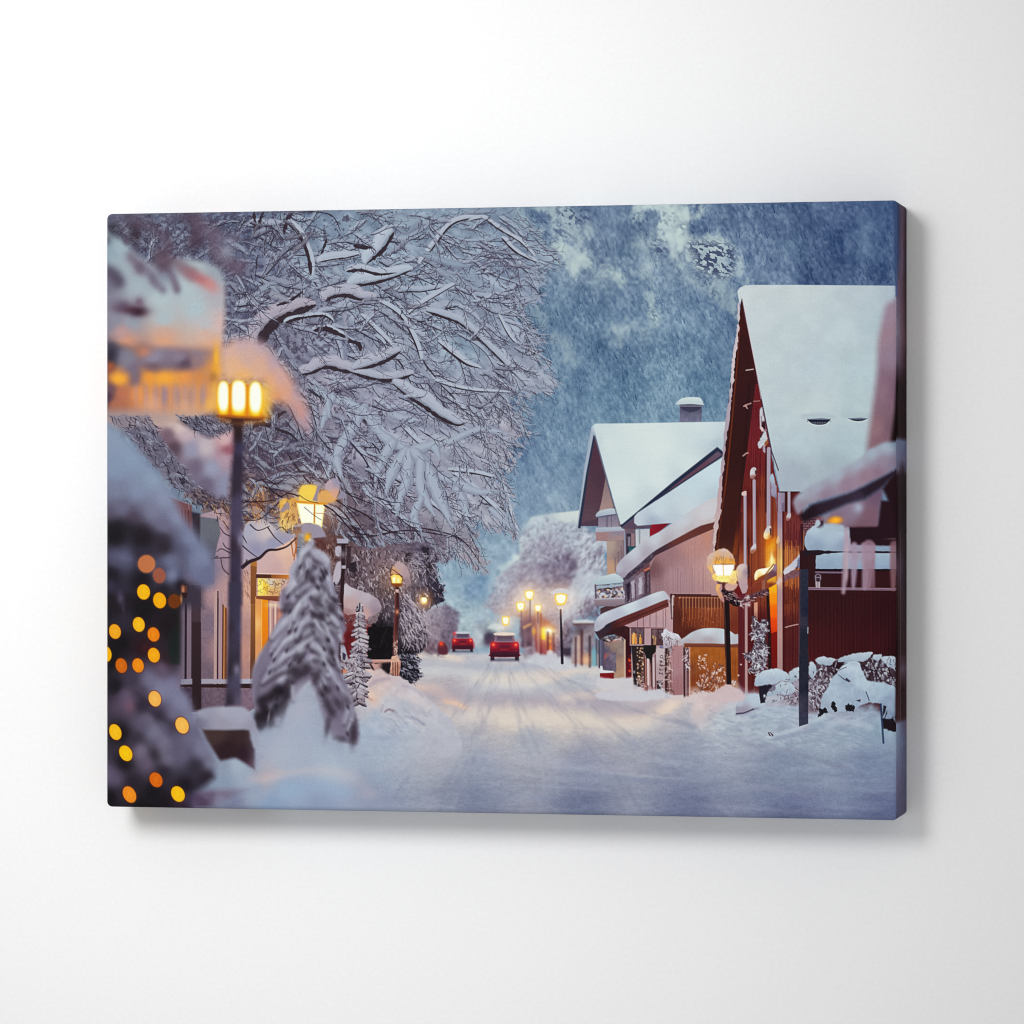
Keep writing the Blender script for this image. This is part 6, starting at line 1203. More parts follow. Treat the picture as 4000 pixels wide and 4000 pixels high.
def small_fir():
    rs = random.Random(6)
    # slender snowy fir before the hut
    for lvl in range(34):
        t = lvl / 33
        y = 630 + t * 910 + rs.uniform(-16, 16); x = 738 + math.sin(t * 5) * 12 - 20 * t + (30 if t > .8 else 0) * (t - .8) * 5 + rs.uniform(-8, 8)
        hw = (18 + 92 * min(t * 1.6, 1)) * (1 if t < .75 else 1 - (t - .75) * 1.3)
        for s in (-1, 1):
            for k in range(3):
                L = hw * rs.uniform(.25, 1.15)
                e = (x + s * L, y + L * rs.uniform(.05, .7) + rs.uniform(-6, 10))
                line(B2, [(x, y + 10), ((x + e[0]) / 2, (y + e[1]) / 2 + 12), (e[0], e[1] + 12)], (16, 8), rs.choice([(48, 38, 50), (64, 52, 64), (84, 70, 82)]), 3, .9, 3)
                line(B2, [(x, y), ((x + e[0]) / 2, (y + e[1]) / 2), e], (12, 8), rs.choice([(150, 138, 152), (176, 164, 176), (192, 184, 196), (130, 118, 134)]), 4, .85, 3)
    line(B2, [(738, 620), (736, 680)], 5, (70, 58, 70), 3)
    frost(B2, [(640, 1000), (800, 1000), (790, 1500), (660, 1500)], 120, [(170, 164, 182), (52, 44, 58), (150, 142, 160)], 16, 6, 73, (10, 170), .8)
    poly(B2, [(560, 1010), (590, 1020), (620, 1100), (630, 1170), (580, 1180), (555, 1120)], (170, 172, 192), 7, .95, 2, 4, 14)
    poly(B2, [(575, 1080), (610, 1100), (600, 1160), (575, 1150)], (60, 50, 64), 6, .9)
    poly(B2, [(545, 1170), (700, 1130), (690, 1240), (545, 1230)], (150, 138, 152), 7, .9, 0, 8, 12, tex=40, ts=9)
    frost(B2, [(545, 1150), (700, 1130), (690, 1240), (545, 1230)], 50, [(186, 176, 188), (70, 52, 60), (160, 146, 160)], 18, 6, 74, (0, 180), .85)

def pole_and_lamp():
    # dark signal pole
    poly(B2, [(566, 60), (604, 60), (598, 280), (580, 700), (548, 700), (562, 300)], ('v', (52, 40, 46), (60, 34, 38)), 4, 1)
    poly(B2, [(524, 52), (630, 52), (630, 66), (524, 66)], (44, 34, 40), 3); poly(B2, [(522, 10), (628, 10), (630, 54), (524, 54)], (166, 160, 180), 5, 1)
    poly(B2, [(614, 80), (655, 80), (652, 290), (612, 290)], (58, 42, 50), 7, .8)
    poly(B2, [(508, 90), (560, 84), (560, 170), (512, 170)], (176, 168, 186), 6, 1, 2); poly(B2, [(566, 262), (606, 262), (606, 292), (566, 292)], (170, 160, 178), 3)
    blob(B2, 578, 160, 12, 14, (130, 118, 132), .9); blob(B2, 540, 400, 10, 14, (50, 40, 50), .9)
    poly(B2, [(500, 300), (520, 240), (550, 224), (562, 240), (556, 380), (520, 440), (480, 420)], (178, 168, 184), 8, 1, 2)
    frost(B2, [(470, 430), (520, 420), (530, 620), (480, 640)], 40, [(156, 150, 170), (48, 40, 52), (96, 84, 98)], 20, 8, 75, (0, 180), .85)
    # third lantern on its wooden post
    blob(B2, 1085, 400, 60, 55, (240, 150, 70), .4, screen=True)
    poly(B2, [(1074, 430), (1106, 430), (1108, 640), (1096, 1000), (1088, 1120), (1048, 1120), (1056, 900), (1068, 640)], [(1090, 480, (74, 40, 44)), (1085, 800, (80, 40, 44)), (1070, 1000, (104, 64, 66))], 4, 1)
    line(B2, [(1078, 480), (1070, 760), (1060, 1000)], 5, (130, 74, 64), 3, .7)
    frost(B2, [(1062, 960), (1098, 960), (1090, 1140), (1050, 1140)], 24, [(196, 160, 156), (206, 176, 172)], 18, 6, 76, (60, 120), .8)
    poly(B2, [(1040, 1120), (1090, 1110), (1124, 1160), (1110, 1310), (1020, 1280), (1030, 1180)], [(1060, 1180, (206, 160, 144)), (1100, 1250, (180, 128, 112)), (1050, 1270, (190, 138, 124))], 5, 1, 0, 4, 12, tex=24, ts=8)
    for x in (1050, 1072, 1094): line(B2, [(x, 1180), (x + 2, 1300)], 5, (110, 62, 54), 3, .8)
    poly(B2, [(1074, 488), (1106, 488), (1104, 518), (1076, 516)], (206, 180, 180), 3, .9); blob(B2, 1091, 700, 6, 9, (226, 150, 120), .9)
    poly(B2, [(1028, 438), (1040, 424), (1130, 424), (1142, 440), (1120, 456), (1100, 470), (1072, 470), (1056, 456)], ('v', (180, 104, 40), (90, 46, 36)), 4)
    poly(B2, [(1022, 360), (1050, 330), (1110, 340), (1146, 376), (1136, 434), (1042, 434)], (150, 90, 40), 5, .95)
    poly(B2, [(1030, 366), (1060, 345), (1110, 356), (1136, 382), (1128, 430), (1044, 430)], (255, 214, 110), 5, 1); poly(B2, [(1046, 380), (1075, 366), (1072, 424), (1052, 424)], (255, 248, 200), 5, 1); poly(B2, [(1088, 382), (1116, 390), (1112, 424), (1090, 424)], (255, 236, 160), 5, 1)
    poly(B2, [(1020, 340), (1050, 290), (1090, 225), (1140, 240), (1190, 290), (1210, 380), (1200, 440), (1160, 420), (1140, 370), (1100, 345)], [(1060, 320, (214, 160, 120)), (1110, 260, (186, 160, 168)), (1180, 340, (176, 150, 162)), (1180, 420, (150, 126, 138))], 7, .9, 2, 6, 14)
    line(B2, [(1028, 350), (1040, 300), (1090, 330), (1140, 370)], 4, (86, 56, 60), 3, .7, 3)
    street_lamp(B2, 1345, 592, 54, 58)
    poly(B2, [(1315, 560), (1350, 545), (1390, 600), (1375, 560)], (60, 56, 72), 5, .7)

def left_house():
    """pink rendered house with the lit door and snowy awning"""
    poly(H3, [(-40, 0), (320, -120), (480, 60), (620, 180), (840, 60), (860, 330), (840, 1200), (-40, 1200)],
         [(380, 100, (166, 140, 158)), (240, 300, (140, 122, 142)), (500, 480, (206, 158, 142)), (500, 900, (186, 138, 128)), (220, 700, (124, 106, 124)), (330, 500, (176, 140, 146)), (330, 900, (166, 130, 136)), (700, 250, (206, 170, 168)), (780, 160, (214, 170, 156)), (100, 900, (116, 98, 116)), (500, 1080, (170, 128, 126)), (220, 1050, (116, 98, 114)), (550, 60, (176, 166, 184))], 6, 1, tex=7, ts=9)
    poly(H3, [(160, -60), (300, -40), (312, 60), (290, 140), (270, 250), (268, 420), (160, 420)], [(230, 20, (104, 106, 118)), (230, 200, (96, 96, 112)), (220, 380, (126, 112, 132))], 8, .95)
    poly(H3, [(-60, -200), (110, -140), (110, 120), (-60, 20)], [(20, -100, (120, 80, 86)), (90, 0, (110, 64, 66))], 10, .95)
    for x in (40, 62, 84): line(H3, [(x, -100), (x + 4, 80)], 5, (84, 44, 48), 4, .7)
    poly(H3, [(108, -90), (168, -80), (166, 200), (112, 60)], (52, 44, 56), 12, .9)
    # window bands on the left
    for x0, x1, c in [(20, 60, (118, 104, 122)), (60, 76, (46, 34, 46)), (76, 108, (126, 108, 126)), (108, 172, (62, 44, 50)), (268, 292, (180, 148, 148)), (290, 300, (72, 48, 62)), (300, 326, (168, 138, 146))]:
        poly(H3, [(x0, 430 if x0 < 110 else 470), (x1, 430 if x0 < 110 else 470), (x1 - 2, 1200), (x0 - 4, 1200)], c, 4, .95)
    poly(H3, [(108, 440), (172, 430), (172, 1200), (106, 1200)], ('v', (84, 66, 78), (58, 40, 46)), 6)
    poly(H3, [(24, 430), (74, 430), (74, 520), (40, 500)], (110, 66, 56), 5, .9); blob(H3, 50, 470, 9, 14, (220, 160, 130), .7)
    poly(H3, [(326, 560), (360, 600), (358, 1200), (322, 1200)], ('h', (70, 40, 46), (172, 104, 62)), 4); line(H3, [(340, 580), (336, 1180)], 4, (214, 150, 90), 2, .8)
    poly(H3, [(290, 520), (300, 520), (296, 1200), (286, 1200)], (70, 48, 60), 3)
    # door surround
    poly(H3, [(526, 260), (572, 260), (566, 520), (560, 1200), (522, 1200), (528, 600)], ('v', (176, 116, 60), (88, 56, 50)), 4)
    poly(H3, [(528, 290), (570, 300), (566, 560), (526, 560)], (120, 74, 50), 5, .6)
    poly(H3, [(560, 510), (860, 510), (860, 1200), (560, 1200)], [(580, 700, (238, 178, 116)), (590, 950, (220, 150, 96)), (640, 700, (238, 130, 20)), (690, 700, (190, 138, 130)), (740, 650, (200, 134, 120)), (700, 900, (196, 140, 136)), (580, 1080, (180, 116, 92)), (800, 800, (214, 140, 96))], 4, 1)
    poly(H3, [(606, 525), (655, 530), (655, 930), (606, 1000)], ('v', (240, 140, 24), (224, 116, 14)), 4); line(H3, [(656, 530), (656, 930)], 5, (96, 56, 40), 3, .8); line(H3, [(606, 530), (606, 990)], 3, (250, 180, 90), 2, .8)
    poly(H3, [(654, 540), (735, 540), (700, 700), (664, 800), (654, 800)], (186, 146, 150), 4, .9)
    for x, c in [(668, (222, 190, 170)), (688, (150, 110, 116)), (702, (226, 196, 180)), (720, (160, 116, 120))]: line(H3, [(x, 560), (x, 780)], 5, c, 3, .8)
    blob(H3, 690, 570, 26, 9, (230, 200, 176), .8)
    line(H3, [(560, 1002), (610, 1000)], 5, (160, 100, 60), 3, .9)
    poly(H3, [(566, 505), (735, 505), (735, 545), (566, 525)], ('v', (150, 88, 60), (110, 60, 50)), 4)
    # leaded transom light
    poly(H3, [(578, 378), (790, 384), (740, 430), (735, 505), (578, 503)], [(600, 440, (252, 236, 120)), (630, 440, (246, 190, 60)), (670, 410, (206, 190, 176)), (720, 420, (210, 170, 130)), (690, 480, (216, 160, 110)), (760, 400, (196, 166, 150))], 4, 1)
    rs = random.Random(15)
    for _ in range(36):
        x, y = rs.uniform(584, 780), rs.uniform(384, 500); a = rs.uniform(0, 6.3); r = rs.uniform(10, 24)
        line(H3, [(x, y), (x + math.cos(a) * r, y + math.sin(a) * r), (x + math.cos(a + .9) * r * 1.5, y + math.sin(a + .9) * r * 1.5)], 2, (110, 78, 70), 2, .7, 3)
    poly(H3, [(565, 350), (800, 352), (800, 384), (565, 378)], ('h', (96, 56, 44), (206, 126, 54)), 4); poly(H3, [(565, 350), (672, 352), (672, 378), (565, 376)], (86, 50, 46), 4, .9)
    # snowy awning
    poly(H3, [(572, 345), (575, 240), (640, 190), (760, 140), (820, 110), (850, 220), (830, 350)], [(640, 250, (200, 166, 168)), (780, 180, (220, 178, 164)), (700, 320, (196, 160, 164)), (820, 250, (214, 170, 156))], 5, 1)
    line(H3, [(570, 346), (805, 352)], 4, (226, 196, 190), 3, .8)
    poly(H3, [(470, 60), (520, -30), (620, -40), (700, 20), (780, 60), (850, 80), (740, 150), (650, 190), (570, 240), (500, 290), (470, 290)], [(520, 30, (166, 164, 186)), (640, 60, (196, 180, 184)), (760, 90, (150, 146, 172)), (560, 180, (146, 142, 170)), (680, 130, (148, 146, 174)), (500, 230, (170, 156, 174)), (600, 10, (190, 176, 184))], 9, 1, 2)
    for pts in ([(840, 90), (850, 150), (835, 250)], [(815, 120), (830, 220)], [(860, 60), (850, 200)]): line(H3, pts, 5, (170, 96, 56), 3, .9)
    # branch lying across it
    line(H3, [(470, 300), (520, 262), (590, 235), (650, 182), (720, 176), (790, 150), (850, 95)], (16, 10, 5), (58, 40, 50), 4, 1, 5)
    for pts in ([(470, 150), (530, 200), (575, 232)], [(650, 20), (700, 90), (760, 140)], [(525, 0), (580, 40), (660, 10)], [(500, 250), (490, 270)], [(470, 80), (500, 130)]): line(H3, pts, (6, 3), (70, 52, 62), 3, .9, 4)
    for pts in ([(210, 240), (300, 236), (380, 232)], [(290, 190), (320, 170), (380, 200)], [(316, 240), (330, 310), (370, 350)], [(250, 245), (290, 225)], [(330, 130), (350, 160), (380, 175)], [(310, 20), (340, 60), (380, 80)], [(330, -30), (370, 30)]): line(H3, pts, (4, 6), (80, 64, 78), 3, .85, 4)
    rs = random.Random(3)
    for _ in range(34):
        x, y = rs.uniform(466, 520), rs.uniform(320, 500); line(H3, [(x, y), (x + rs.uniform(4, 12), y + rs.uniform(14, 34))], 2, (120, 80, 80), 2, .5)
    frost(A2, [(780, 900), (1000, 960), (1320, 1090), (1320, 1260), (1180, 1230), (1040, 1130), (880, 1120)], 110, [(52, 44, 58), (64, 54, 66), (150, 140, 158), (44, 36, 48)], 30, 4.5, 91, (10, 80), .85)
    frost(A2, [(1040, 1090), (1300, 1130), (1330, 1420), (1240, 1320)], 50, [(70, 52, 58), (200, 160, 120), (52, 40, 50)], 26, 4, 92, (30, 90), .8)
    # snow on the ledge and wall under it
    poly(A3, [(860, 490), (970, 485), (1290, 490), (1600, 485), (1620, 530), (1500, 534), (1100, 530), (860, 545)], [(900, 520, (140, 136, 156)), (1180, 510, (160, 152, 170)), (1500, 500, (168, 166, 186))], 5, 1)
    poly(A3, [(855, 540), (1620, 530), (1620, 578), (855, 565)], (58, 38, 42), 5)
    poly(A3, [(855, 568), (1600, 578), (1560, 760), (1500, 800), (855, 800)], [(900, 650, (72, 58, 76)), (1180, 650, (112, 94, 110)), (1480, 680, (126, 104, 122)), (1200, 740, (104, 86, 102))], 6, 1, tex=14, ts=7)
    poly(A3, [(968, -50), (1052, -50), (1055, 780), (970, 780)], ('v', (64, 46, 54), (50, 36, 42)), 6)

def second_lamp():
    """bright lantern glowing through the twigs"""
    blob(H2, 650, 260, 100, 100, (236, 140, 60), .5, screen=True)
    for p, r, c, o in [((460, 260), (34, 60), (246, 180, 80), .8), ((300, 170), (50, 60), (206, 130, 70), .35), ((260, 260), (50, 60), (190, 110, 60), .3), ((640, 130), (70, 40), (250, 190, 70), .9), ((770, 160), (60, 34), (230, 160, 90), .8), ((450, 350), (30, 50), (240, 190, 110), .8), ((80, 300), (60, 70), (170, 110, 80), .3)]:
        blob(H2, p[0], p[1], r[0] * .55, r[1] * .55, c, o, 0, 1.2, .5, 26, 9)
    poly(H2, [(420, 190), (545, 170), (560, 330), (480, 400), (440, 400)], [(450, 200, (240, 180, 80)), (520, 260, (222, 160, 90)), (460, 380, (230, 190, 120))], 12, .8, 0, 8, 14)
    poly(H2, [(570, 100), (610, 80), (690, 90), (690, 200), (560, 200)], (252, 206, 90), 10, .9, 2); poly(H2, [(690, 200), (720, 120), (790, 130), (830, 180), (760, 215)], (224, 164, 100), 10, .9, 2)
    frost(H2, [(180, 80), (320, 60), (420, 160), (420, 340), (200, 340)], 110, [(206, 140, 80), (96, 60, 60), (60, 40, 50), (230, 170, 100)], 22, 4, 77, (50, 130), .75)
    frost(H2, [(420, 190), (560, 190), (560, 400), (440, 400)], 60, [(120, 76, 56), (250, 210, 130), (90, 56, 50)], 22, 4, 78, (60, 140), .75)
    poly(H2, [(540, 196), (750, 210), (736, 290), (722, 390), (690, 370), (640, 350), (580, 356), (560, 290)], (255, 230, 150), 7, 1)
    poly(H2, [(556, 214), (664, 224), (662, 350), (580, 350)], (255, 252, 232), 6, 1); poly(H2, [(682, 226), (738, 226), (716, 372), (678, 352)], (255, 250, 224), 6, 1)
    line(H2, [(540, 200), (750, 214)], 9, (222, 140, 40), 4, .9); line(H2, [(672, 220), (670, 350)], 5, (190, 120, 60), 3, .9); line(H2, [(664, 280), (734, 284)], 3, (206, 130, 60), 3, .8)
    poly(H2, [(690, 90), (720, 80), (700, 140), (690, 200), (656, 190), (676, 140)], (150, 134, 150), 6, .95)
    poly(H2, [(440, 280), (430, 260), (470, 206), (490, 210), (494, 250), (470, 260)], (150, 134, 150), 7, .9, 2)
    poly(H2, [(740, 100), (770, 50), (830, 30), (852, 90), (836, 150), (810, 180), (780, 130)], [(770, 80, (186, 160, 172)), (830, 60, (156, 148, 172)), (810, 150, (214, 160, 140))], 8, .95, 2)
    poly(H2, [(836, 180), (850, 140), (885, 130), (890, 170)], (150, 142, 166), 7, .9, 2)
    poly(H2, [(578, 400), (600, 352), (700, 366), (740, 410), (750, 450), (700, 470), (660, 460), (660, 540), (646, 540), (650, 420), (600, 440)], (152, 142, 164), 9, .95, 2)
    blob(H2, 622, 456, 12, 16, (250, 170, 30), 1); blob(H2, 638, 474, 4, 6, (255, 240, 180), 1); poly(H2, [(660, 460), (740, 450), (760, 540), (690, 540)], (92, 56, 56), 8, .8, tex=20)
    dk = (50, 36, 46)
    for pts, w in [([(740, 225), (800, 260), (860, 320), (930, 400), (1000, 430), (1092, 440)], 9), ([(830, 190), (900, 240), (980, 300)], 7), ([(890, 130), (940, 160), (1092, 220)], 8), ([(560, 160), (480, 140), (430, 160), (330, 100)], 7), ([(440, 170), (380, 130), (300, 40)], 8), ([(160, 330), (260, 330), (330, 290), (420, 200)], 6), ([(480, 420), (440, 380), (400, 400)], 5), ([(250, 60), (330, 40), (420, 100)], 6), ([(600, 240), (660, 290), (720, 330)], 3.5), ([(560, 150), (620, 190), (700, 210)], 4), ([(900, 250), (1000, 380), (1092, 520)], 6), ([(820, 290), (900, 330), (960, 400)], 6), ([(170, 120), (260, 200), (330, 290)], 4), ([(180, 200), (280, 200), (380, 190)], 8)]:
        line(H2, pts, (w * .7, w * .4), dk, 3, .9, 5)

def snowman_tree():
    """out-of-focus little fir smothered in snow beside the road"""
    P = [(280, 130), (330, 125), (400, 180), (450, 250), (475, 340), (470, 430), (460, 560), (500, 600), (580, 700), (610, 790), (640, 870), (600, 900), (560, 920), (540, 1000), (530, 1180), (590, 1280), (640, 1400), (680, 1500), (720, 1640), (760, 1800), (770, 1932), (560, 1932), (480, 1932), (430, 1700), (360, 1560), (280, 1300), (220, 1420), (130, 1520), (0, 1740), (0, 480), (60, 400), (80, 300), (140, 200)]
    Q = [((x * .41408 + 1100), (y * .41408 + 2100)) for x, y in P[:-12]]
    E_ = Sheet(350, 2450, 800)
    full = [(1240, 2160), (1215, 2155), (1180, 2170), (1150, 2190), (1130, 2230), (1132, 2262), (1120, 2290), (1095, 2330), (1090, 2370), (1110, 2395), (1080, 2440), (1060, 2490), (1030, 2530), (1000, 2580), (985, 2640), (990, 2720), (1000, 2780), (1010, 2830), (1040, 2830), (1100, 2790), (1140, 2740), (1180, 2690), (1210, 2650), (1240, 2740), (1265, 2800), (1270, 2860), (1300, 2870), (1320, 2890), (1390, 2910), (1405, 2890), (1400, 2840), (1380, 2760), (1360, 2690), (1330, 2630), (1320, 2580), (1325, 2500), (1350, 2460), (1345, 2440), (1330, 2390), (1300, 2340), (1296, 2260), (1290, 2210), (1270, 2180)]
    UN = Sheet(0, 0, 1932)
    poly(UN, full, [(1215, 2175, (168, 168, 190)), (1150, 2230, (160, 158, 180)), (1280, 2240, (156, 152, 174)), (1220, 2300, (140, 130, 150)), (1120, 2330, (168, 162, 182)), (1280, 2330, (150, 140, 158)), (1180, 2400, (176, 172, 190)), (1100, 2450, (166, 164, 186)), (1250, 2400, (158, 154, 176)), (1150, 2500, (178, 176, 194)), (1050, 2540, (160, 158, 180)), (1250, 2520, (166, 164, 186)), (1320, 2440, (140, 138, 162)), (1200, 2560, (160, 158, 180)), (1020, 2620, (150, 146, 168)), (1280, 2600, (150, 148, 172)), (1120, 2620, (164, 158, 176)), (1060, 2700, (140, 132, 150)), (1000, 2720, (156, 156, 178)), (1300, 2700, (152, 148, 170)), (1350, 2780, (150, 146, 168)), (1280, 2800, (150, 144, 166)), (1020, 2800, (96, 86, 100))], 22, 1, 3)
    DKC = (58, 48, 60)
    rs = random.Random(33)
    body = [(1135, 2290), (1295, 2290), (1330, 2390), (1350, 2450), (1325, 2510), (1320, 2580), (1360, 2690), (1400, 2840), (1385, 2900), (1310, 2880), (1270, 2830), (1240, 2720), (1215, 2660), (1170, 2690), (1100, 2790), (1020, 2830), (990, 2720), (985, 2640), (1030, 2530), (1080, 2440), (1105, 2390), (1095, 2330)]
    poly(UN, body, (116, 106, 128), 26, .8, 3)
    def hw(y, s):
        return np.interp(y, [2180, 2260, 2330, 2400, 2500, 2640, 2760, 2830], [60, 84, 118, 120, 176, 228, 226, 200]) if s < 0 else np.interp(y, [2180, 2260, 2330, 2450, 2560, 2640, 2760, 2860], [60, 78, 96, 124, 104, 116, 156, 178])
    tiers = []
    y = 2830
    while y > 2215:
        for s in (-1, 1):
            for k in range(2):
                yy = y + rs.uniform(-24, 24)
                if yy > 2680 and rs.random() < .25: continue
                tiers.append((yy, s, rs.uniform(.55, 1.02) if k else rs.uniform(.25, .6)))
        y -= 34
    for yy, s, f in tiers:
        e = f * hw(yy, s)
        x0 = 1222 + s * e * rs.uniform(.05, .45); y0 = yy - rs.uniform(46, 84)
        if yy > 2700: x0 = 1222 + s * max(e * .55, (yy - 2560) * .55)
        x1 = 1222 + s * e; y1 = yy + rs.uniform(-6, 22)
        if yy > 2690 and abs(x1 - 1222) < (yy - 2600) * .55: continue
        xm = (x0 + x1) / 2 + s * rs.uniform(4, 16); ym = (y0 + y1) / 2 - rs.uniform(4, 16)
        w = rs.uniform(24, 40)
        line(UN, [(x0, y0 + 16), (xm, ym + 20), (x1, y1 + 15)], (w, w * .8, w * .4), rs.choice([(70, 60, 74), (92, 82, 100), (60, 50, 62)]), 20, .62, 4)
        c = rs.choice([(168, 166, 187), (158, 155, 177), (178, 177, 196)])
        line(UN, [(x0, y0), (xm, ym), (x1, y1)], (w * .9, w, w * .5), c, 18, .82, 4)
        blob(UN, xm, ym - 4, w * .5, w * .22, (188, 187, 204), .45, s * 45)
        if rs.random() < .5: blob(UN, x1, y1 + 14, 5, 13, DKC, .6, -s * 24)
    for x, y, rx, ry, a, o in [(150, 330, 34, 60, 10, .5), (210, 270, 24, 40, 0, .35), (290, 390, 44, 36, 0, .8), (400, 350, 30, 60, 10, .75), (350, 580, 50, 40, 40, .6), (470, 650, 70, 70, 20, .75), (300, 740, 40, 34, 0, .65), (380, 740, 40, 44, 20, .7), (300, 830, 30, 26, 20, .5), (470, 1080, 44, 70, -10, .7), (150, 970, 40, 26, 20, .4), (60, 650, 60, 40, -20, .6), (20, 690, 60, 26, 0, .6),
                               (170, 1130, 60, 50, 0, .8), (130, 1270, 80, 80, 0, 1), (230, 1230, 90, 60, -40, .9), (330, 1320, 44, 80, 20, .7), (420, 1440, 80, 44, -10, .75), (430, 1560, 44, 90, -30, .8), (530, 1560, 50, 70, -30, .75), (470, 1640, 50, 60, -40, .75), (620, 1540, 36, 60, -30, .6), (60, 1420, 40, 110, 10, .8), (20, 1600, 40, 160, 10, .9), (430, 1800, 34, 110, 10, .8), (680, 1860, 44, 130, 6, .9), (560, 1900, 90, 30, 10, .8)]:
        blob(B2, x, y, rx * .34, ry * .42, DKC, o * .9, a, 1.2, .35, 18, int(x))
    for pts in ([(1030, 2760), (1040, 2800), (1010, 2840)], [(1015, 2740), (1060, 2720), (1090, 2690)], [(1005, 2800), (1050, 2800), (1110, 2750)]):
        P_ = spline(np.array(pts, float), False, 5)
        for x, y in P_: blob(UN, x, y, 16, 18, (44, 36, 46), .55)
    for x, y, r in [(1055, 2790, 18), (1035, 2815, 20), (1080, 2760, 18), (1060, 2830, 14), (1100, 2700, 20), (1120, 2720, 16)]: blob(UN, x, y, r, r * 1.3, (38, 32, 42), .9, 30)
    blob(UN, 1050, 2800, 5, 26, (170, 156, 170), .5, 10)
    for x, y, rx, ry, a, o in [(1020, 2650, 10, 40, 20, .4), (1075, 2610, 10, 40, 20, .35), (1010, 2700, 10, 40, 10, .35), (1300, 2750, 12, 40, -25, .4), (1350, 2700, 10, 40, -20, .35)]: blob(UN, x, y, rx, ry, (96, 86, 104), o, a)

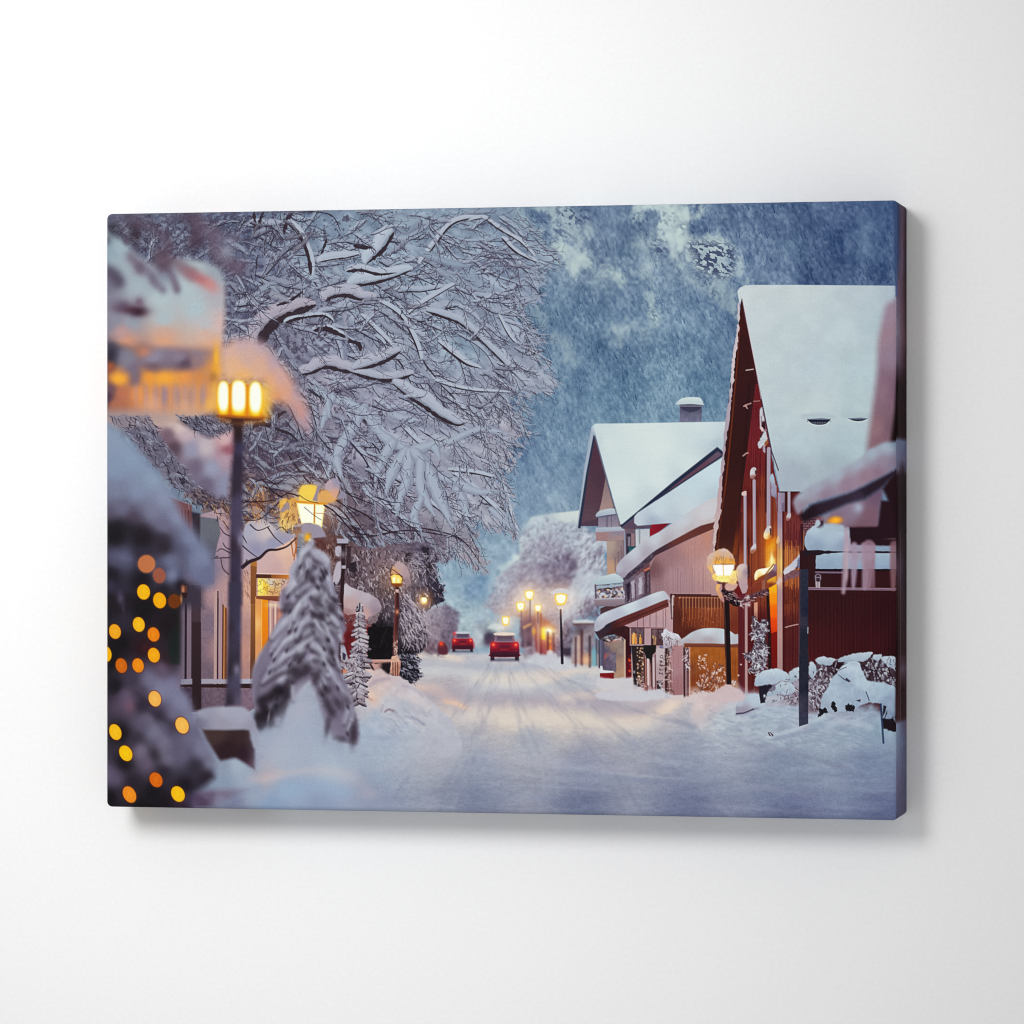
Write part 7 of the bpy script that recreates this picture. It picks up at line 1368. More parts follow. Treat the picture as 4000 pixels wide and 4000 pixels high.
def near_lamp():
    """out-of-focus lantern on a tall post, close to the viewer at left, planter below"""
    UN = Sheet(0, 0, 1932)
    # planter box with snow
    poly(A3, [(1060, 960), (1510, 960), (1520, 1050), (1560, 1150), (1560, 1340), (1480, 1300), (1380, 1240), (1240, 1270), (1100, 1060)], [(1200, 1000, (76, 58, 58)), (1450, 1020, (66, 48, 52)), (1300, 1160, (56, 38, 46)), (1520, 1200, (52, 34, 46)), (1540, 1300, (70, 46, 60))], 22, 1)
    poly(A3, [(1000, 860), (1010, 800), (1100, 760), (1290, 742), (1440, 752), (1510, 800), (1570, 930), (1600, 1020), (1590, 1130), (1550, 1120), (1510, 970), (1300, 965), (1060, 955), (990, 930)], [(1060, 800, (150, 150, 170)), (1300, 780, (160, 160, 180)), (1450, 800, (160, 160, 180)), (1250, 920, (150, 146, 166)), (1550, 950, (146, 142, 164)), (1580, 1080, (150, 150, 172)), (1020, 900, (120, 116, 138))], 20, 1, 3)
    poly(A3, [(1170, 1290), (1300, 1250), (1380, 1240), (1480, 1300), (1560, 1400), (1580, 1480), (1480, 1530), (1200, 1530), (1000, 1540), (1010, 1480), (1140, 1440)], [(1250, 1320, (140, 148, 170)), (1400, 1300, (158, 168, 188)), (1500, 1420, (150, 162, 186)), (1250, 1450, (136, 148, 172)), (1040, 1510, (120, 128, 152))], 30, 1, 3)
    poly(A3, [(1000, 1540), (1200, 1535), (1500, 1535), (1400, 1580), (1200, 1700), (900, 1720), (880, 1640)], [(1100, 1580, (104, 90, 116)), (1300, 1560, (120, 104, 124)), (1060, 1640, (84, 66, 92)), (940, 1680, (100, 86, 116)), (1250, 1640, (130, 124, 150))], 40, .95)
    # the snow of the roadside running down to the bottom edge
    poly(UN, [(1010, 2870), (1080, 2820), (1180, 2700), (1230, 2760), (1260, 2870), (1380, 2940), (1480, 3060), (1560, 3200), (860, 3170), (900, 3100), (990, 3060), (1005, 2960)], [(1040, 2870, (160, 166, 188)), (1160, 2760, (168, 168, 188)), (1200, 2850, (160, 168, 190)), (1100, 2950, (166, 172, 192)), (1020, 3000, (168, 166, 184)), (1020, 3030, (176, 162, 172)), (1000, 3080, (150, 160, 184)), (1120, 3080, (148, 164, 192)), (1300, 3000, (166, 176, 196)), (1060, 3140, (136, 154, 186)), (1250, 3150, (142, 152, 182)), (900, 3140, (120, 122, 150)), (1350, 2960, (160, 168, 190)), (1450, 3080, (142, 148, 174))], 130, .97, 0)
    for pts, c, w, o in [([(1030, 3050), (1150, 3015), (1280, 3010), (1380, 3040), (1450, 3110)], (200, 184, 190), 18, .3), ([(1000, 3040), (1080, 3020)], (214, 180, 176), 18, .5), ([(1120, 3090), (1250, 3070), (1350, 3100)], (146, 166, 198), 26, .5)]:
        for x, y in spline(np.array(pts, float), False, 6): blob(UN, x, y, 40, w * .9, c, o * .4, -10)
    # post
    poly(A2, [(1340, 320), (1445, 330), (1452, 560), (1448, 900), (1440, 1400), (1436, 2080), (1318, 2080), (1325, 1400), (1338, 900), (1352, 560)], [(1390, 350, (54, 38, 44)), (1380, 460, (48, 36, 42)), (1400, 700, (54, 44, 60)), (1430, 640, (76, 72, 104)), (1360, 1000, (60, 48, 62)), (1420, 1100, (84, 76, 104)), (1350, 1500, (56, 42, 56)), (1430, 1450, (96, 90, 118)), (1380, 1850, (54, 44, 60)), (1430, 1850, (84, 78, 110))], 26, 1)
    poly(A3, [(1316, -420), (1434, -420), (1428, 300), (1430, 730), (1285, 740), (1300, 300)], [(1340, 0, (60, 50, 64)), (1410, 0, (76, 72, 102)), (1340, 400, (56, 48, 62)), (1400, 500, (82, 76, 102)), (1320, 700, (58, 50, 64)), (1410, 700, (96, 88, 112))], 24, 1)
    blob(A3, 1390, 400, 14, 22, (130, 124, 150), .8); blob(A2, 1420, 1470, 10, 24, (136, 132, 156), .7); blob(A2, 1330, 600, 16, 40, (110, 50, 66), .5)
    # sloping snow behind the lamp and its warm under-glow
    poly(A2, [(560, 270), (700, 260), (830, 290), (830, 340), (960, 430), (1130, 510), (1250, 470), (1350, 440), (1350, 620), (1310, 1060), (1200, 1080), (1000, 950), (840, 760), (700, 560), (600, 420)], [(620, 320, (190, 164, 176)), (760, 340, (214, 186, 184)), (900, 480, (190, 168, 180)), (740, 480, (120, 96, 112)), (800, 600, (92, 72, 86)), (960, 620, (150, 148, 174)), (1100, 600, (192, 176, 186)), (1280, 540, (206, 170, 176)), (1280, 700, (176, 150, 166)), (1000, 780, (116, 104, 126)), (1150, 800, (150, 152, 180)), (1100, 950, (112, 102, 126)), (1280, 950, (140, 140, 168)), (1300, 620, (150, 90, 106)), (860, 420, (210, 186, 186))], 36, .97)

def near_left():
    """out-of-focus eaves, hanging sprays and fairy-lit fir at the very left"""
    # twigs at the top, thrown out of focus
    b = sheetbox(A1, 150, 190, 700, 700)
    # snowy roof block
    poly(A1, [(-60, 420), (300, 450), (420, 560), (640, 700), (860, 630), (1000, 640), (1180, 690), (1260, 780), (1285, 1000), (1265, 1400), (1250, 1700), (1100, 2100), (-60, 2100)],
         [(200, 560, (146, 164, 180)), (280, 520, (160, 176, 190)), (250, 700, (160, 172, 186)), (200, 850, (120, 116, 136)), (340, 740, (160, 170, 184)), (450, 880, (164, 176, 190)), (560, 700, (150, 150, 166)), (700, 760, (140, 146, 166)), (680, 1000, (176, 190, 200)), (900, 900, (176, 190, 200)), (1000, 1100, (172, 188, 200)), (700, 1200, (172, 186, 198)), (1180, 760, (156, 164, 178)), (1200, 1000, (176, 172, 184)), (1230, 1250, (206, 176, 176)), (1100, 1250, (182, 184, 194)), (400, 1220, (150, 156, 172)), (250, 1200, (140, 140, 160)), (1000, 720, (170, 180, 190)), (180, 1250, (140, 136, 154)),
          (300, 1330, (190, 150, 150)), (700, 1330, (204, 162, 150)), (1100, 1340, (212, 172, 158)), (350, 1420, (210, 150, 126)), (700, 1400, (220, 160, 130)), (1150, 1450, (222, 166, 140)), (500, 1520, (160, 122, 122)), (200, 1500, (92, 86, 104)), (1100, 1560, (200, 146, 116))], 40, .97, 3)
    # warm underside
    poly(A1, [(-60, 1480), (300, 1450), (1250, 1480), (1250, 1932), (1250, 2070), (820, 2080), (500, 2060), (-60, 2050)], [(200, 1560, (76, 68, 84)), (170, 1640, (150, 90, 80)), (280, 1760, (244, 160, 66)), (320, 1700, (190, 130, 96)), (430, 1760, (110, 96, 120)), (560, 1760, (226, 146, 76)), (700, 1760, (240, 156, 66)), (900, 1760, (226, 142, 84)), (1050, 1780, (210, 134, 80)), (1150, 1700, (196, 136, 96)), (700, 1560, (140, 126, 144)), (900, 1600, (128, 106, 124)), (600, 1640, (130, 104, 112)), (1000, 1560, (140, 124, 138)), (200, 1850, (110, 84, 100)), (300, 1900, (190, 116, 90)), (450, 1900, (226, 140, 86)), (700, 1900, (176, 126, 116)), (900, 1900, (200, 140, 112)), (1100, 1880, (200, 136, 100)), (600, 2000, (216, 156, 130)), (900, 2020, (216, 160, 130)), (250, 2000, (176, 112, 88)), (170, 1930, (80, 60, 84)), (1180, 2000, (240, 170, 90))], 50, .97)
    # blurred fringe of icicles
    for i, x in enumerate(range(440, 1180, 46)):
        blob(A2, x, 90, 9, 46, [(176, 150, 160), (236, 160, 96)][i % 2], .4); 
    for x in (700, 840, 950, 1060): blob(A2, x, 120, 12, 44, (140, 128, 152), .5)
    # soft dark grey snow pad under the eave
    poly(A1, [(480, 1560), (600, 1500), (800, 1490), (960, 1530), (1060, 1590), (1040, 1640), (850, 1670), (620, 1680), (480, 1640)], [(600, 1560, (142, 136, 158)), (850, 1550, (136, 124, 144)), (900, 1640, (96, 78, 96)), (600, 1660, (120, 96, 108)), (1020, 1600, (150, 120, 126))], 50, .95, 2)
    poly(A1, [(120, 1440), (300, 1460), (420, 1500), (480, 1620), (420, 1750), (300, 1660), (160, 1560)], [(200, 1500, (96, 94, 114)), (350, 1560, (130, 128, 150)), (420, 1700, (120, 110, 134))], 50, .9, 2)
    for x, y, rx, ry, c, o in [(200, 1540, 26, 40, (56, 50, 64), .8), (280, 1760, 34, 20, (255, 170, 64), .9), (720, 1760, 70, 22, (255, 166, 60), .7), (560, 1750, 20, 20, (240, 150, 60), .5), (520, 1510, 24, 18, (206, 130, 110), .6), (1200, 1560, 14, 46, (255, 176, 50), .9), (1200, 1680, 26, 26, (255, 170, 50), .7), (1170, 1760, 16, 26, (110, 76, 60), .5), (200, 1640, 16, 16, (190, 100, 60), .6), (1180, 1850, 16, 40, (246, 170, 70), .7)]:
        blob(A1, x, y, rx, ry, c, o)
    # hanging dark sprays, all out of focus
    for pts, w, c, o in [([(360, 240), (430, 330), (440, 450)], 26, (62, 48, 60), .85), ([(300, 330), (340, 440), (350, 480)], 16, (92, 80, 98), .6), ([(430, 260), (560, 330), (700, 420), (760, 520), (700, 680)], 30, (96, 80, 98), .8), ([(650, 560), (720, 640), (680, 720)], 30, (92, 74, 92), .7), ([(900, 220), (1000, 300), (1020, 440), (980, 480)], 36, (82, 66, 84), .85), ([(1000, 240), (1100, 360), (1200, 420), (1180, 560), (1260, 620), (1360, 720), (1440, 700)], 36, (110, 94, 114), .75), ([(1200, 400), (1330, 440), (1400, 420)], 22, (120, 108, 128), .6),
                         ([(380, 600), (450, 680), (480, 740)], 26, (112, 94, 114), .75), ([(480, 700), (580, 790), (620, 860), (700, 930)], 22, (110, 98, 120), .8), ([(740, 720), (800, 840), (830, 930)], 22, (104, 86, 106), .85), ([(640, 640), (800, 660), (900, 730), (980, 790)], 30, (116, 98, 112), .8), ([(160, 740), (240, 780), (290, 860)], 30, (84, 74, 94), .85), ([(220, 350), (240, 440)], 40, (44, 40, 46), .9), ([(170, 460), (210, 540)], 24, (60, 54, 70), .8), ([(200, 230), (300, 260), (400, 260)], 26, (104, 100, 122), .7), ([(420, 250), (700, 240), (900, 230)], 20, (104, 98, 120), .7)]:
        P = spline(np.array(pts, float), False, 6)
        for x, y in P[::2]: blob(A1, x, y, w * .72, w * .8, c, o * .5)
    for x, y, rx, ry, a, c, o in [(1060, 830, 60, 22, 28, (190, 120, 124), .95), (1140, 880, 30, 20, 50, (200, 140, 140), .8), (960, 770, 50, 18, 26, (150, 110, 122), .6), (380, 1110, 60, 18, 6, (96, 66, 84), .95), (460, 1130, 34, 20, 0, (70, 46, 62), .95), (300, 1070, 34, 20, 0, (92, 70, 90), .8), (470, 1040, 20, 20, 0, (110, 84, 104), .7), (220, 1050, 50, 24, 0, (128, 122, 144), .6), (1300, 560, 30, 30, 0, (156, 160, 178), .7)]:
        blob(A1, x, y, rx, ry, c, o, a)
    for z, nn, sd in (([(160, 290), (560, 300), (700, 520), (900, 800), (1050, 960), (950, 1030), (820, 1000), (560, 720), (380, 520)], 150, 93), ([(810, 290), (1060, 300), (1330, 330), (1330, 440), (1140, 500), (960, 420)], 90, 94)):
        poly(A2, z, (118, 116, 138), 12, .55, 0, 8, 14)
        frost(A2, z, nn, [(48, 42, 60), (60, 54, 72), (156, 158, 178), (40, 36, 52)], 34, 5, sd, (10, 80), .85)
    # lantern snow cap and glow
    poly(A1, [(1240, 1500), (1290, 1440), (1350, 1390), (1450, 1380), (1560, 1390), (1660, 1440), (1760, 1560), (1880, 1700), (1960, 1850), (2030, 1960), (2080, 2150), (2060, 2250), (1980, 2200), (1900, 2050), (1780, 1980), (1680, 1990), (1640, 1800), (1300, 1790), (1250, 1700)],
         [(1300, 1470, (214, 170, 160)), (1450, 1420, (198, 166, 172)), (1620, 1440, (190, 162, 172)), (1500, 1560, (206, 166, 158)), (1350, 1640, (226, 172, 140)), (1600, 1650, (216, 166, 146)), (1750, 1600, (186, 156, 168)), (1450, 1760, (240, 170, 110)), (1700, 1800, (226, 160, 124)), (1800, 1750, (206, 160, 156)), (1850, 1900, (216, 156, 136)), (1950, 1900, (186, 152, 162)), (1980, 2080, (196, 146, 144)), (2050, 2180, (180, 150, 162)), (1760, 1930, (222, 150, 110))], 60, .97, 3)
    poly(A1, [(1235, 1900), (1300, 1820), (1650, 1820), (1700, 1900), (1690, 2060), (1640, 2150), (1260, 2140), (1200, 1990)], [(1230, 1960, (240, 166, 70)), (1450, 1840, (246, 170, 86)), (1680, 1900, (246, 184, 90)), (1660, 2060, (250, 184, 60)), (1330, 2000, (250, 160, 30)), (1300, 2130, (206, 112, 24)), (1620, 2130, (220, 124, 24))], 60, 1, 2)
    blob(A1, 1450, 1960, 110, 84, (255, 150, 40), .3, screen=True)
    AA = Sheet(350, 750, 800)
    for x, w, y0, y1 in [(1264, 58, 1786, 2116), (1407, 86, 1776, 2122), (1566, 66, 1790, 2132)]:
        t = np.linspace(0, 2 * math.pi, 24, endpoint=False)
        cy, hh = (y0 + y1) / 2, (y1 - y0) / 2
        def ring(kx, ky, dy=0): return [(x + w * kx * math.copysign(abs(math.cos(a)) ** .8, math.cos(a)), cy + dy + hh * ky * math.copysign(abs(math.sin(a)) ** .8, math.sin(a))) for a in t]
        poly(AA, ring(1.0, 1.0), (255, 170, 14), 16, 1); poly(AA, ring(.9, .9, -12), (255, 226, 100), 18, 1); poly(AA, ring(.8, .8, -26), (255, 255, 244), 20, 1)
    for x in (1330, 1488): line(A1, [(x, 1830), (x - 3, 2130)], 10, (226, 120, 10), 14, .8)
    poly(A2, [(1210, 300), (1640, 325), (1600, 345), (1460, 350), (1450, 370), (1340, 370), (1330, 340)], (76, 46, 44), 20, .97)
    line(A2, [(1215, 300), (1640, 326)], 8, (190, 104, 30), 12, .7)
    # snow-laden bough sweeping down from the left
    poly(A2, [(-60, 340), (160, 370), (300, 480), (420, 590), (560, 740), (700, 900), (800, 1060), (860, 1200), (960, 1340), (1080, 1500), (1160, 1640), (1180, 1760), (1160, 1900), (1000, 1920), (850, 1700), (700, 1560), (500, 1480), (-60, 1420)],
         [(180, 420, (140, 152, 178)), (250, 560, (138, 150, 176)), (400, 700, (136, 150, 178)), (250, 800, (134, 146, 174)), (600, 900, (138, 152, 178)), (450, 1000, (132, 140, 168)), (250, 1000, (124, 128, 154)), (700, 1080, (136, 142, 170)), (300, 1180, (110, 108, 134)), (600, 1200, (124, 124, 150)), (830, 1250, (134, 138, 166)), (200, 1260, (96, 88, 108)), (400, 1280, (84, 72, 90)), (700, 1340, (112, 108, 134)), (950, 1450, (124, 130, 160)), (250, 1380, (50, 44, 52)), (500, 1420, (56, 48, 58)), (700, 1480, (66, 58, 74)), (850, 1560, (96, 94, 120)), (1060, 1620, (124, 130, 160)), (1120, 1800, (110, 112, 142))], 60, 1, 3)
    poly(A2, [(-60, 1300), (300, 1280), (500, 1340), (700, 1440), (820, 1560), (900, 1700), (940, 1850), (1060, 1932), (1060, 2100), (-60, 2100)], [(250, 1440, (40, 36, 42)), (500, 1470, (44, 38, 46)), (700, 1530, (58, 50, 62)), (250, 1640, (88, 86, 112)), (330, 1640, (92, 92, 118)), (500, 1600, (60, 54, 70)), (200, 1800, (44, 38, 48)), (500, 1850, (40, 34, 42)), (780, 1800, (120, 124, 154)), (760, 1680, (110, 112, 140)), (680, 1760, (84, 80, 102)), (900, 1800, (90, 90, 118)), (870, 1900, (40, 34, 42)), (980, 1950, (70, 60, 76)), (700, 1950, (48, 42, 54)), (220, 1960, (60, 54, 72))], 60, 1)
    # dark body of the fir
    poly(A3, [(-60, -320), (700, -320), (850, -330), (860, -60), (852, 560), (920, 640), (970, 760), (1010, 880), (1180, 1240), (1180, 1420), (1000, 1560), (960, 1720), (900, 1900), (-60, 1900)],
         [(250, -200, (44, 38, 46)), (330, -60, (56, 50, 64)), (500, -160, (36, 32, 38)), (780, 0, (40, 30, 36)), (820, 200, (40, 40, 44)), (300, 150, (34, 30, 36)), (200, 300, (34, 30, 34)), (500, 200, (52, 32, 40)), (700, 300, (52, 38, 46)), (680, 380, (92, 72, 92)), (780, 560, (120, 116, 144)), (560, 500, (110, 106, 130)), (400, 480, (70, 62, 80)), (250, 560, (36, 32, 40)), (360, 700, (104, 86, 108)), (330, 640, (92, 80, 104)), (480, 620, (80, 70, 90)), (650, 620, (124, 122, 150)), (880, 700, (124, 122, 150)), (500, 740, (54, 46, 60)), (650, 830, (62, 54, 70)), (800, 820, (112, 106, 132)), (950, 860, (122, 120, 146)), (560, 860, (100, 92, 114)), (700, 950, (92, 86, 108)), (780, 930, (76, 68, 86)), (500, 900, (100, 92, 114)), (600, 1000, (116, 112, 136)), (300, 1000, (34, 30, 36)), (450, 1060, (60, 52, 66)), (700, 1100, (112, 106, 130)), (950, 1050, (108, 104, 130)), (1060, 1150, (120, 118, 144)), (850, 1200, (96, 90, 114)), (750, 1240, (110, 104, 126)), (1150, 1280, (120, 118, 142)), (620, 1200, (60, 52, 64)), (480, 1180, (112, 102, 124)), (540, 1280, (100, 88, 108)), (330, 1280, (36, 32, 38)), (1000, 1320, (60, 54, 68)), (700, 1360, (50, 44, 56)), (1100, 1420, (50, 42, 54)), (250, 1420, (84, 74, 96)), (190, 1400, (100, 90, 114)), (400, 1480, (50, 42, 54)), (600, 1560, (34, 30, 36)), (900, 1500, (38, 32, 42)), (300, 1560, (56, 48, 62)), (200, 1600, (32, 28, 34)), (700, 1660, (36, 30, 38)), (950, 1620, (70, 60, 84)), (500, 1700, (32, 28, 34)), (860, 1700, (60, 44, 60))], 44, 1)
    for x, y, rx, ry, a, c, o in [(700, 560, 90, 44, 38, (130, 130, 158), .55), (860, 720, 70, 40, 40, (130, 128, 156), .6), (640, 830, 90, 16, 30, (62, 52, 68), .6), (520, 690, 60, 14, 40, (58, 48, 64), .6), (640, 980, 70, 26, 50, (124, 120, 144), .6), (700, 1150, 30, 60, -6, (118, 110, 132), .6), (880, 1180, 26, 50, 0, (104, 98, 122), .6), (490, 1160, 24, 40, -20, (116, 106, 128), .7), (540, 1270, 20, 34, -20, (104, 92, 114), .6), (1080, 1130, 60, 26, 52, (124, 122, 148), .6), (380, 740, 24, 40, -10, (122, 88, 106), .6), (350, 660, 20, 26, 0, (104, 92, 114), .6), (230, 1420, 50, 30, 40, (98, 88, 112), .7), (150, 1380, 30, 30, 0, (104, 94, 118), .5), (540, 190, 26, 26, 0, (76, 34, 40), .6), (680, 380, 24, 40, -20, (104, 84, 104), .6), (150, 330, 20, 40, 0, (40, 34, 44), .5)]:
        blob(A3, x, y, rx * .8, ry * .8, c, o, a)
    # dark green box behind
    poly(H4, [(470, 470), (556, 470), (552, 900), (480, 900)], [(500, 600, (40, 36, 40)), (540, 640, (38, 46, 44)), (540, 800, (36, 46, 44))], 20, .7)
    poly(H4, [(556, 340), (604, 340), (604, 430), (560, 420)], (110, 64, 52), 8, .8); blob(H4, 575, 370, 6, 16, (220, 150, 120), .7); blob(H4, 560, 440, 5, 14, (226, 160, 90), .8); poly(H4, [(560, 390), (604, 390), (600, 432), (575, 425)], (50, 34, 40), 6, .9)
    # pale violet sprays over the dark
    for x, y, rx, ry, a, c, o in [(150, 140, 90, 36, 10, (104, 102, 130), .6), (130, 430, 36, 60, -8, (98, 88, 118), .7), (60, 330, 30, 50, 0, (70, 64, 88), .6), (150, 500, 16, 40, 0, (84, 74, 98), .5), (430, 950, 60, 50, 30, (104, 94, 118), .5), (300, 790, 30, 26, 0, (76, 40, 48), .5)]:
        blob(H4, x, y, rx * .42, ry * .42, c, o, a)
    # fairy lights, out-of-focus discs with faint rings
    LM = [(H4, 315, 187, 33, 34, 0, (206, 122, 76), .8), (H4, 405, 270, 24, 29, -10, (160, 92, 72), .85), (H4, 294, 386, 25, 30, -8, (252, 176, 20), 1), (H4, 408, 446, 25, 31, -12, (250, 164, 14), 1), (H4, 512, 452, 24, 27, 0, (120, 62, 24), .9), (H4, 260, 617, 23, 29, -12, (250, 178, 30), 1), (H4, 90, 667, 23, 29, -14, (246, 160, 34), 1), (H4, 365, 688, 23, 28, -14, (236, 128, 20), 1), (H4, 367, 835, 23, 29, -14, (250, 160, 20), 1), (H4, 136, 909, 22, 29, -14, (206, 104, 20), 1), (H4, 255, 908, 22, 28, -14, (240, 136, 20), 1), (H4, 30, 828, 20, 29, -8, (255, 176, 10), 1),
          (A3, 617, 674, 24, 31, -16, (246, 172, 84), 1), (A3, 874, 925, 25, 33, -22, (250, 176, 84), 1), (A3, 244, 988, 23, 32, -22, (252, 180, 26), 1), (A3, 343, 1188, 24, 32, -28, (255, 186, 10), 1), (A3, 628, 1438, 24, 30, -28, (214, 104, 16), 1), (A3, 378, 1577, 24, 34, -28, (240, 136, 34), 1), (A3, 835, 1572, 25, 32, -28, (254, 182, 18), 1)]
    for sh, x, y, rx, ry, a, c, o in LM:
        k = sh.k; d = 1.0
        disc(sh, x, y, rx * 1.12, ry * 1.12, (130, 50, 10) if o == 1 else c, 12, .55 * o, a)
        disc(sh, x, y, rx, ry, c, 5, o, a)
        if o == 1:
            disc(sh, x, y, rx * .88, ry * .88, tuple(v * .9 for v in c), 3, .7, a); disc(sh, x, y, rx * .8, ry * .8, c, 3, 1, a)
            for f in (.62, .42, .24): disc(sh, x, y, rx * f, ry * f, tuple(v * .88 for v in c), 3, .5, a); disc(sh, x, y, rx * (f - .07), ry * (f - .07), c, 3, 1, a)
            blob(sh, x, y, rx * .5, ry * .5, tuple(min(255, v * 1.06 + 8) for v in c), .5)

def grade():
    """print profile: deeper blacks, cooler-green whites, crisp edges"""
    full = (0, 0, NX, RH)
    keep = IMG.copy(); blur(full, 1)
    d = keep - IMG
    IMG[:] = keep
    IMG[:, :NX] += np.clip(d[:, :NX] * .55, -30, 30)
    x = np.clip(IMG / 255, 0, 1)
    y = x + .16 * (x - .5) * 4 * x * (1 - x) * 1.0 - .012 * (1 - x)
    g = y.mean(-1, keepdims=True)
    y = g + (y - g) * .94
    y = y * np.array([.992, 1.006, .982], np.float32)
    IMG[:] = np.clip(y, 0, 1) * 255

def grain():
    rs = np.random.RandomState(77)
    n = rs.randn(RH, RW).astype(np.float32)
    L = IMG.mean(2)
    IMG[:] += (n * (2.0 + 2.5 * (1 - np.abs(L - 128) / 128)))[..., None]
def paint():
    for f in (mountain, ground, far_street, soften, traffic, gable_house, pink_house, red_house, right_yard, right_bank, lantern_right, right_foreground, wrapped_edge,
              great_tree, conifers, hut, left_bank, small_fir, left_house, second_lamp, pole_and_lamp, snowman_tree, near_lamp, near_left, grade, grain):
        f()
    np.clip(IMG, 0, 255, out=IMG)
paint()

# ---------------------------------------------------------------------------
#  The place: a plain white plaster wall, the canvas on it, the studio lamp
# ---------------------------------------------------------------------------
import bpy
from mathutils import Vector
scene = bpy.context.scene
COL = scene.collection
R_EDGE = 0.0027                              # how softly the cloth turns the stretcher's edge

def link(name, me, mat, parent=None):
    o = bpy.data.objects.new(name, me); COL.objects.link(o)
    me.materials.append(mat); o.parent = parent
    return o

def grid_mesh(name, V, C=None):
    """mesh from an (n,m,3) lattice of points, with optional (n,m,3) linear colours on its vertices"""
    n, m = V.shape[:2]
    me = bpy.data.meshes.new(name)
    idx = np.arange(n * m, dtype=np.int32).reshape(n, m)
    q = np.stack([idx[:-1, :-1], idx[1:, :-1], idx[1:, 1:], idx[:-1, 1:]], -1).reshape(-1)
    nf = (n - 1) * (m - 1)
    me.vertices.add(n * m); me.vertices.foreach_set('co', np.ascontiguousarray(V, np.float32).ravel())
    me.loops.add(nf * 4); me.loops.foreach_set('vertex_index', q)
    me.polygons.add(nf); me.polygons.foreach_set('loop_start', np.arange(0, nf * 4, 4, dtype=np.int32))
    me.polygons.foreach_set('use_smooth', np.ones(nf, bool))
    me.update(calc_edges=True)
    if C is not None:
        at = me.color_attributes.new('print', 'FLOAT_COLOR', 'POINT')
        at.data.foreach_set('color', np.concatenate([C.reshape(-1, 3), np.ones((n * m, 1))], 1).astype(np.float32).ravel())
    return me

def lin(c):
    c = np.clip(c / 255.0, 0, 1)
    return np.where(c <= .04045, c / 12.92, ((c + .055) / 1.055) ** 2.4)

def wrap(x, y, z):
    """a point of the sharp box pressed onto the rounded one"""
    cx = np.clip(x, -CW / 2 + R_EDGE, CW / 2 - R_EDGE); cz = np.clip(z, -CH / 2 + R_EDGE, CH / 2 - R_EDGE); cy = np.maximum(y, -CD + R_EDGE)
    d = np.stack([x - cx, y - cy, z - cz], -1)
    d /= np.linalg.norm(d, axis=-1, keepdims=True) + 1e-12
    return np.stack([cx, cy, cz], -1) + d * R_EDGE

# ---- materials ------------------------------------------------------------
def canvas_material():
    m = bpy.data.materials.new('printed_canvas'); m.use_nodes = True
    nt = m.node_tree; N = nt.nodes; L = nt.links; bs = N['Principled BSDF']
    bs.inputs['Roughness'].default_value = .85; bs.inputs['Specular IOR Level'].default_value = .06
    at = N.new('ShaderNodeAttribute'); at.attribute_name = 'print'
    tc = N.new('ShaderNodeTexCoord')
    sx = N.new('ShaderNodeSeparateXYZ'); L.new(tc.outputs['Object'], sx.inputs[0])
    def thread(axis, per):
        a = N.new('ShaderNodeMath'); a.operation = 'MULTIPLY'; a.inputs[1].default_value = 2 * math.pi / per; L.new(sx.outputs[axis], a.inputs[0])
        s = N.new('ShaderNodeMath'); s.operation = 'SINE'; L.new(a.outputs[0], s.inputs[0]); return s
    w1, w2 = thread('X', .00105), thread('Z', .00098)
    pr = N.new('ShaderNodeMath'); pr.operation = 'MULTIPLY'; L.new(w1.outputs[0], pr.inputs[0]); L.new(w2.outputs[0], pr.inputs[1])
    nz = N.new('ShaderNodeTexNoise'); nz.inputs['Scale'].default_value = 900; nz.inputs['Detail'].default_value = 3; L.new(tc.outputs['Object'], nz.inputs['Vector'])
    mp = N.new('ShaderNodeMapping'); mp.inputs['Scale'].default_value = (60, 60, 1400); L.new(tc.outputs['Object'], mp.inputs['Vector'])
    sl = N.new('ShaderNodeTexNoise'); sl.inputs['Scale'].default_value = 1; sl.inputs['Detail'].default_value = 2; L.new(mp.outputs[0], sl.inputs['Vector'])
    ad = N.new('ShaderNodeMath'); ad.operation = 'ADD'; L.new(pr.outputs[0], ad.inputs[0]); L.new(nz.outputs[0], ad.inputs[1])
    ad2 = N.new('ShaderNodeMath'); ad2.operation = 'ADD'; L.new(ad.outputs[0], ad2.inputs[0]); L.new(sl.outputs[0], ad2.inputs[1])
    bp = N.new('ShaderNodeBump'); bp.inputs['Strength'].default_value = .18; bp.inputs['Distance'].default_value = .00012
    L.new(ad2.outputs[0], bp.inputs['Height']); L.new(bp.outputs[0], bs.inputs['Normal'])
    # ink sits a little unevenly on the threads
    mr = N.new('ShaderNodeMapRange'); mr.inputs['From Min'].default_value = -.4; mr.inputs['From Max'].default_value = 2.4; mr.inputs['To Min'].default_value = .93; mr.inputs['To Max'].default_value = 1.07
    L.new(ad2.outputs[0], mr.inputs['Value'])
    mx = N.new('ShaderNodeVectorMath'); mx.operation = 'SCALE'; L.new(at.outputs['Color'], mx.inputs[0]); L.new(mr.outputs[0], mx.inputs['Scale'])
    L.new(mx.outputs[0], bs.inputs['Base Color'])
    return m

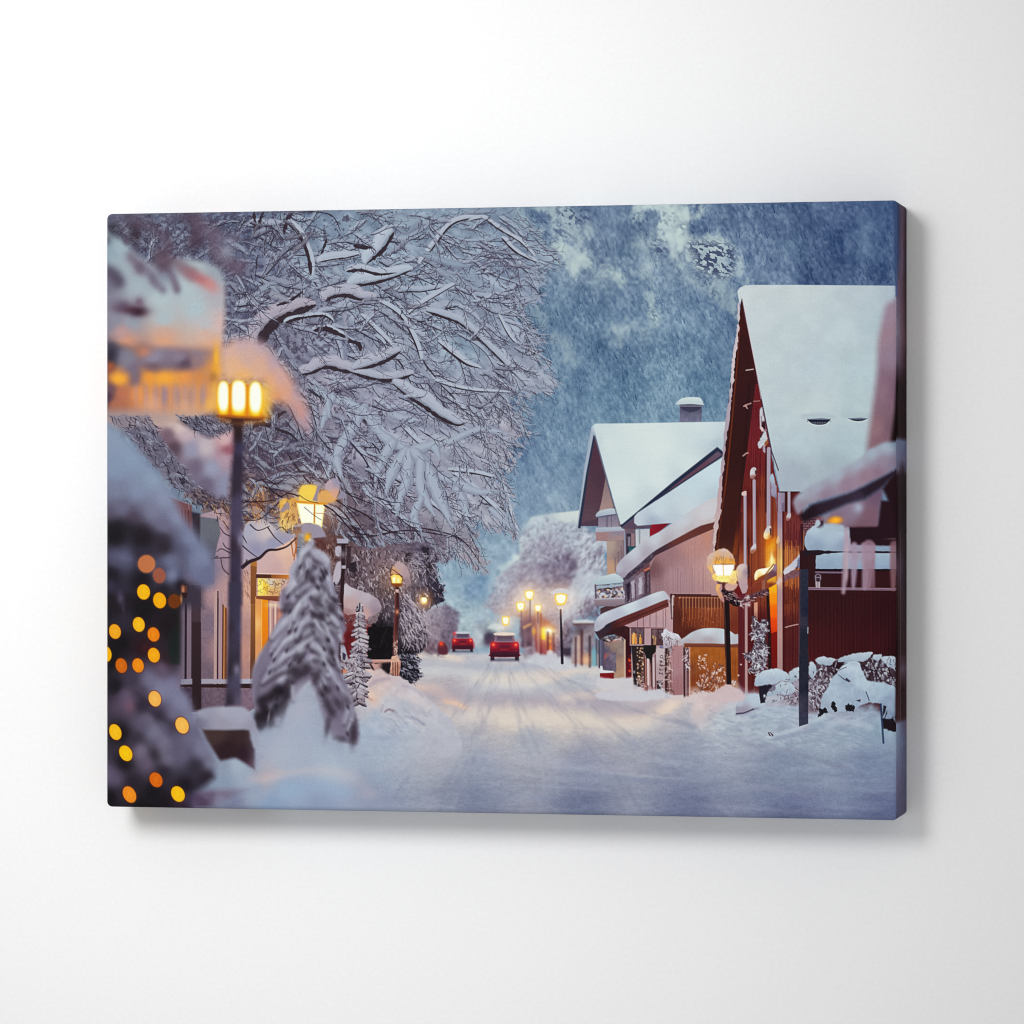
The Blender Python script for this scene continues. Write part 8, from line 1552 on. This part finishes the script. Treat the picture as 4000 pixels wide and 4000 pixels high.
def wall_material():
    m = bpy.data.materials.new('white_plaster'); m.use_nodes = True
    nt = m.node_tree; N = nt.nodes; L = nt.links; bs = N['Principled BSDF']
    bs.inputs['Roughness'].default_value = .95; bs.inputs['Specular IOR Level'].default_value = .1
    tc = N.new('ShaderNodeTexCoord')
    n1 = N.new('ShaderNodeTexNoise'); n1.inputs['Scale'].default_value = 520; n1.inputs['Detail'].default_value = 4; L.new(tc.outputs['Object'], n1.inputs['Vector'])
    n2 = N.new('ShaderNodeTexNoise'); n2.inputs['Scale'].default_value = 60; n2.inputs['Detail'].default_value = 5; L.new(tc.outputs['Object'], n2.inputs['Vector'])
    cr = N.new('ShaderNodeMapRange'); cr.inputs['From Min'].default_value = .3; cr.inputs['From Max'].default_value = .7; cr.inputs['To Min'].default_value = .865; cr.inputs['To Max'].default_value = .895
    L.new(n1.outputs[0], cr.inputs['Value'])
    cc = N.new('ShaderNodeCombineColor')
    for i in range(3): L.new(cr.outputs[0], cc.inputs[i])
    L.new(cc.outputs[0], bs.inputs['Base Color'])
    ad = N.new('ShaderNodeMath'); ad.operation = 'ADD'; L.new(n1.outputs[0], ad.inputs[0]); L.new(n2.outputs[0], ad.inputs[1])
    bp = N.new('ShaderNodeBump'); bp.inputs['Strength'].default_value = .25; bp.inputs['Distance'].default_value = .0004
    L.new(ad.outputs[0], bp.inputs['Height']); L.new(bp.outputs[0], bs.inputs['Normal'])
    return m

# ---- wall -----------------------------------------------------------------
gx, gz = np.meshgrid(np.linspace(-3, 3, 25), np.linspace(-1.5, 1.7, 17))
wall = link('wall', grid_mesh('wall', np.stack([gx, gx * 0, gz], -1)), wall_material())
wall['kind'] = 'structure'; wall['label'] = 'plain white plaster wall with a fine grain behind the canvas'

# ---- canvas print ---------------------------------------------------------
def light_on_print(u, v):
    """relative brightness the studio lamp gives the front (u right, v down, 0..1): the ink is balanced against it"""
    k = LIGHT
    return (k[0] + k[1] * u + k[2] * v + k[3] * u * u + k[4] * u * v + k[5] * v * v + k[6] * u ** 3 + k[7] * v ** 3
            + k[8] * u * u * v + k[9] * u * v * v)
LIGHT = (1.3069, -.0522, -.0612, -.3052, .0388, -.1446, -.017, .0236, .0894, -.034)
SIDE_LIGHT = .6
root = bpy.data.objects.new('canvas_print', None); COL.objects.link(root)
root.location = (0, 0, -CH / 2); root.empty_display_size = .05
root['label'] = 'stretched canvas print of a snowy village street at dusk, hung on the white wall'
root['category'] = 'canvas print'
OFF = Vector((0, 0, CH / 2))
cm = canvas_material()
U, Vv = np.meshgrid(np.linspace(0, 1, NX), np.linspace(0, 1, NY))
X_, Z_ = (U - .5) * CW, (.5 - Vv) * CH
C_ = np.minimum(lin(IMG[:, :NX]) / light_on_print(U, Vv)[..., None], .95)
front = link('printed_front', grid_mesh('printed_front', wrap(X_, np.full_like(X_, -CD), Z_) , C_), cm, root); front.location = OFF
def side(nm, P, Cc):
    o = link(nm, grid_mesh('wrapped_side', P, Cc), cm, root); o.location = OFF; return o
def strip(n, m): return np.meshgrid(np.linspace(0, 1, m), np.linspace(0, 1, n))
# right: the picture runs on round the edge; the other three carry a mirrored border
S_, T_ = strip(NY // 2, NS // 2)
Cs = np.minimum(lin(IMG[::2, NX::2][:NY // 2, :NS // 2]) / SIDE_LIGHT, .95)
side('wrapped_side', wrap(np.full_like(S_, CW / 2), -CD + S_ * CD, (.5 - T_) * CH), Cs)
Cl = C_[::2, :NS:2][:NY // 2, :NS // 2]
side('wrapped_side', wrap(np.full_like(S_, -CW / 2), -CD + S_ * CD, (.5 - T_) * CH)[:, ::-1], Cl[:, ::-1])
S2, T2 = strip(NX // 2, NS // 2)
Ct = np.transpose(C_[:NS:2, ::2], (1, 0, 2))[:NX // 2, :NS // 2]
side('wrapped_side', wrap((T2 - .5) * CW, -CD + S2 * CD, np.full_like(S2, CH / 2)), Ct)
Cb = np.transpose(C_[::-1][:NS:2, ::2], (1, 0, 2))[:NX // 2, :NS // 2]
side('wrapped_side', wrap((T2 - .5) * CW, -CD + S2 * CD, np.full_like(S2, -CH / 2))[:, ::-1], Cb[:, ::-1])

# ---- light ----------------------------------------------------------------
w = bpy.data.worlds.new('World'); scene.world = w; w.use_nodes = True
w.node_tree.nodes['Background'].inputs[0].default_value = (1, 1, 1, 1)
w.node_tree.nodes['Background'].inputs[1].default_value = .57
l = bpy.data.lights.new('studio_lamp', 'SPOT'); lo = bpy.data.objects.new('studio_lamp', l); COL.objects.link(lo)
lo.location = (-.29, -1.3, .41)
lo.rotation_euler = (Vector((-.18, 0, .06)) - lo.location).to_track_quat('-Z', 'Y').to_euler()
l.spot_size = math.radians(54); l.spot_blend = 1; l.shadow_soft_size = .23; l.energy = 51

# ---- camera ---------------------------------------------------------------
cam = bpy.data.cameras.new('camera'); co = bpy.data.objects.new('camera', cam); COL.objects.link(co)
co.location = (.42452, -1.90332, -.00009); co.rotation_euler = (math.pi / 2 - .00039, 0, .218662)
cam.lens = 136.562; cam.sensor_width = 36; cam.clip_start = .05; cam.clip_end = 50
scene.camera = co
vs = scene.view_settings
vs.view_transform = 'Standard'; vs.look = 'None'; vs.exposure = 0; vs.gamma = 1; vs.use_curve_mapping = False
scene.cycles.use_denoising = True
scene.cycles.max_bounces = 6
scene.cycles.filter_width = 1.1
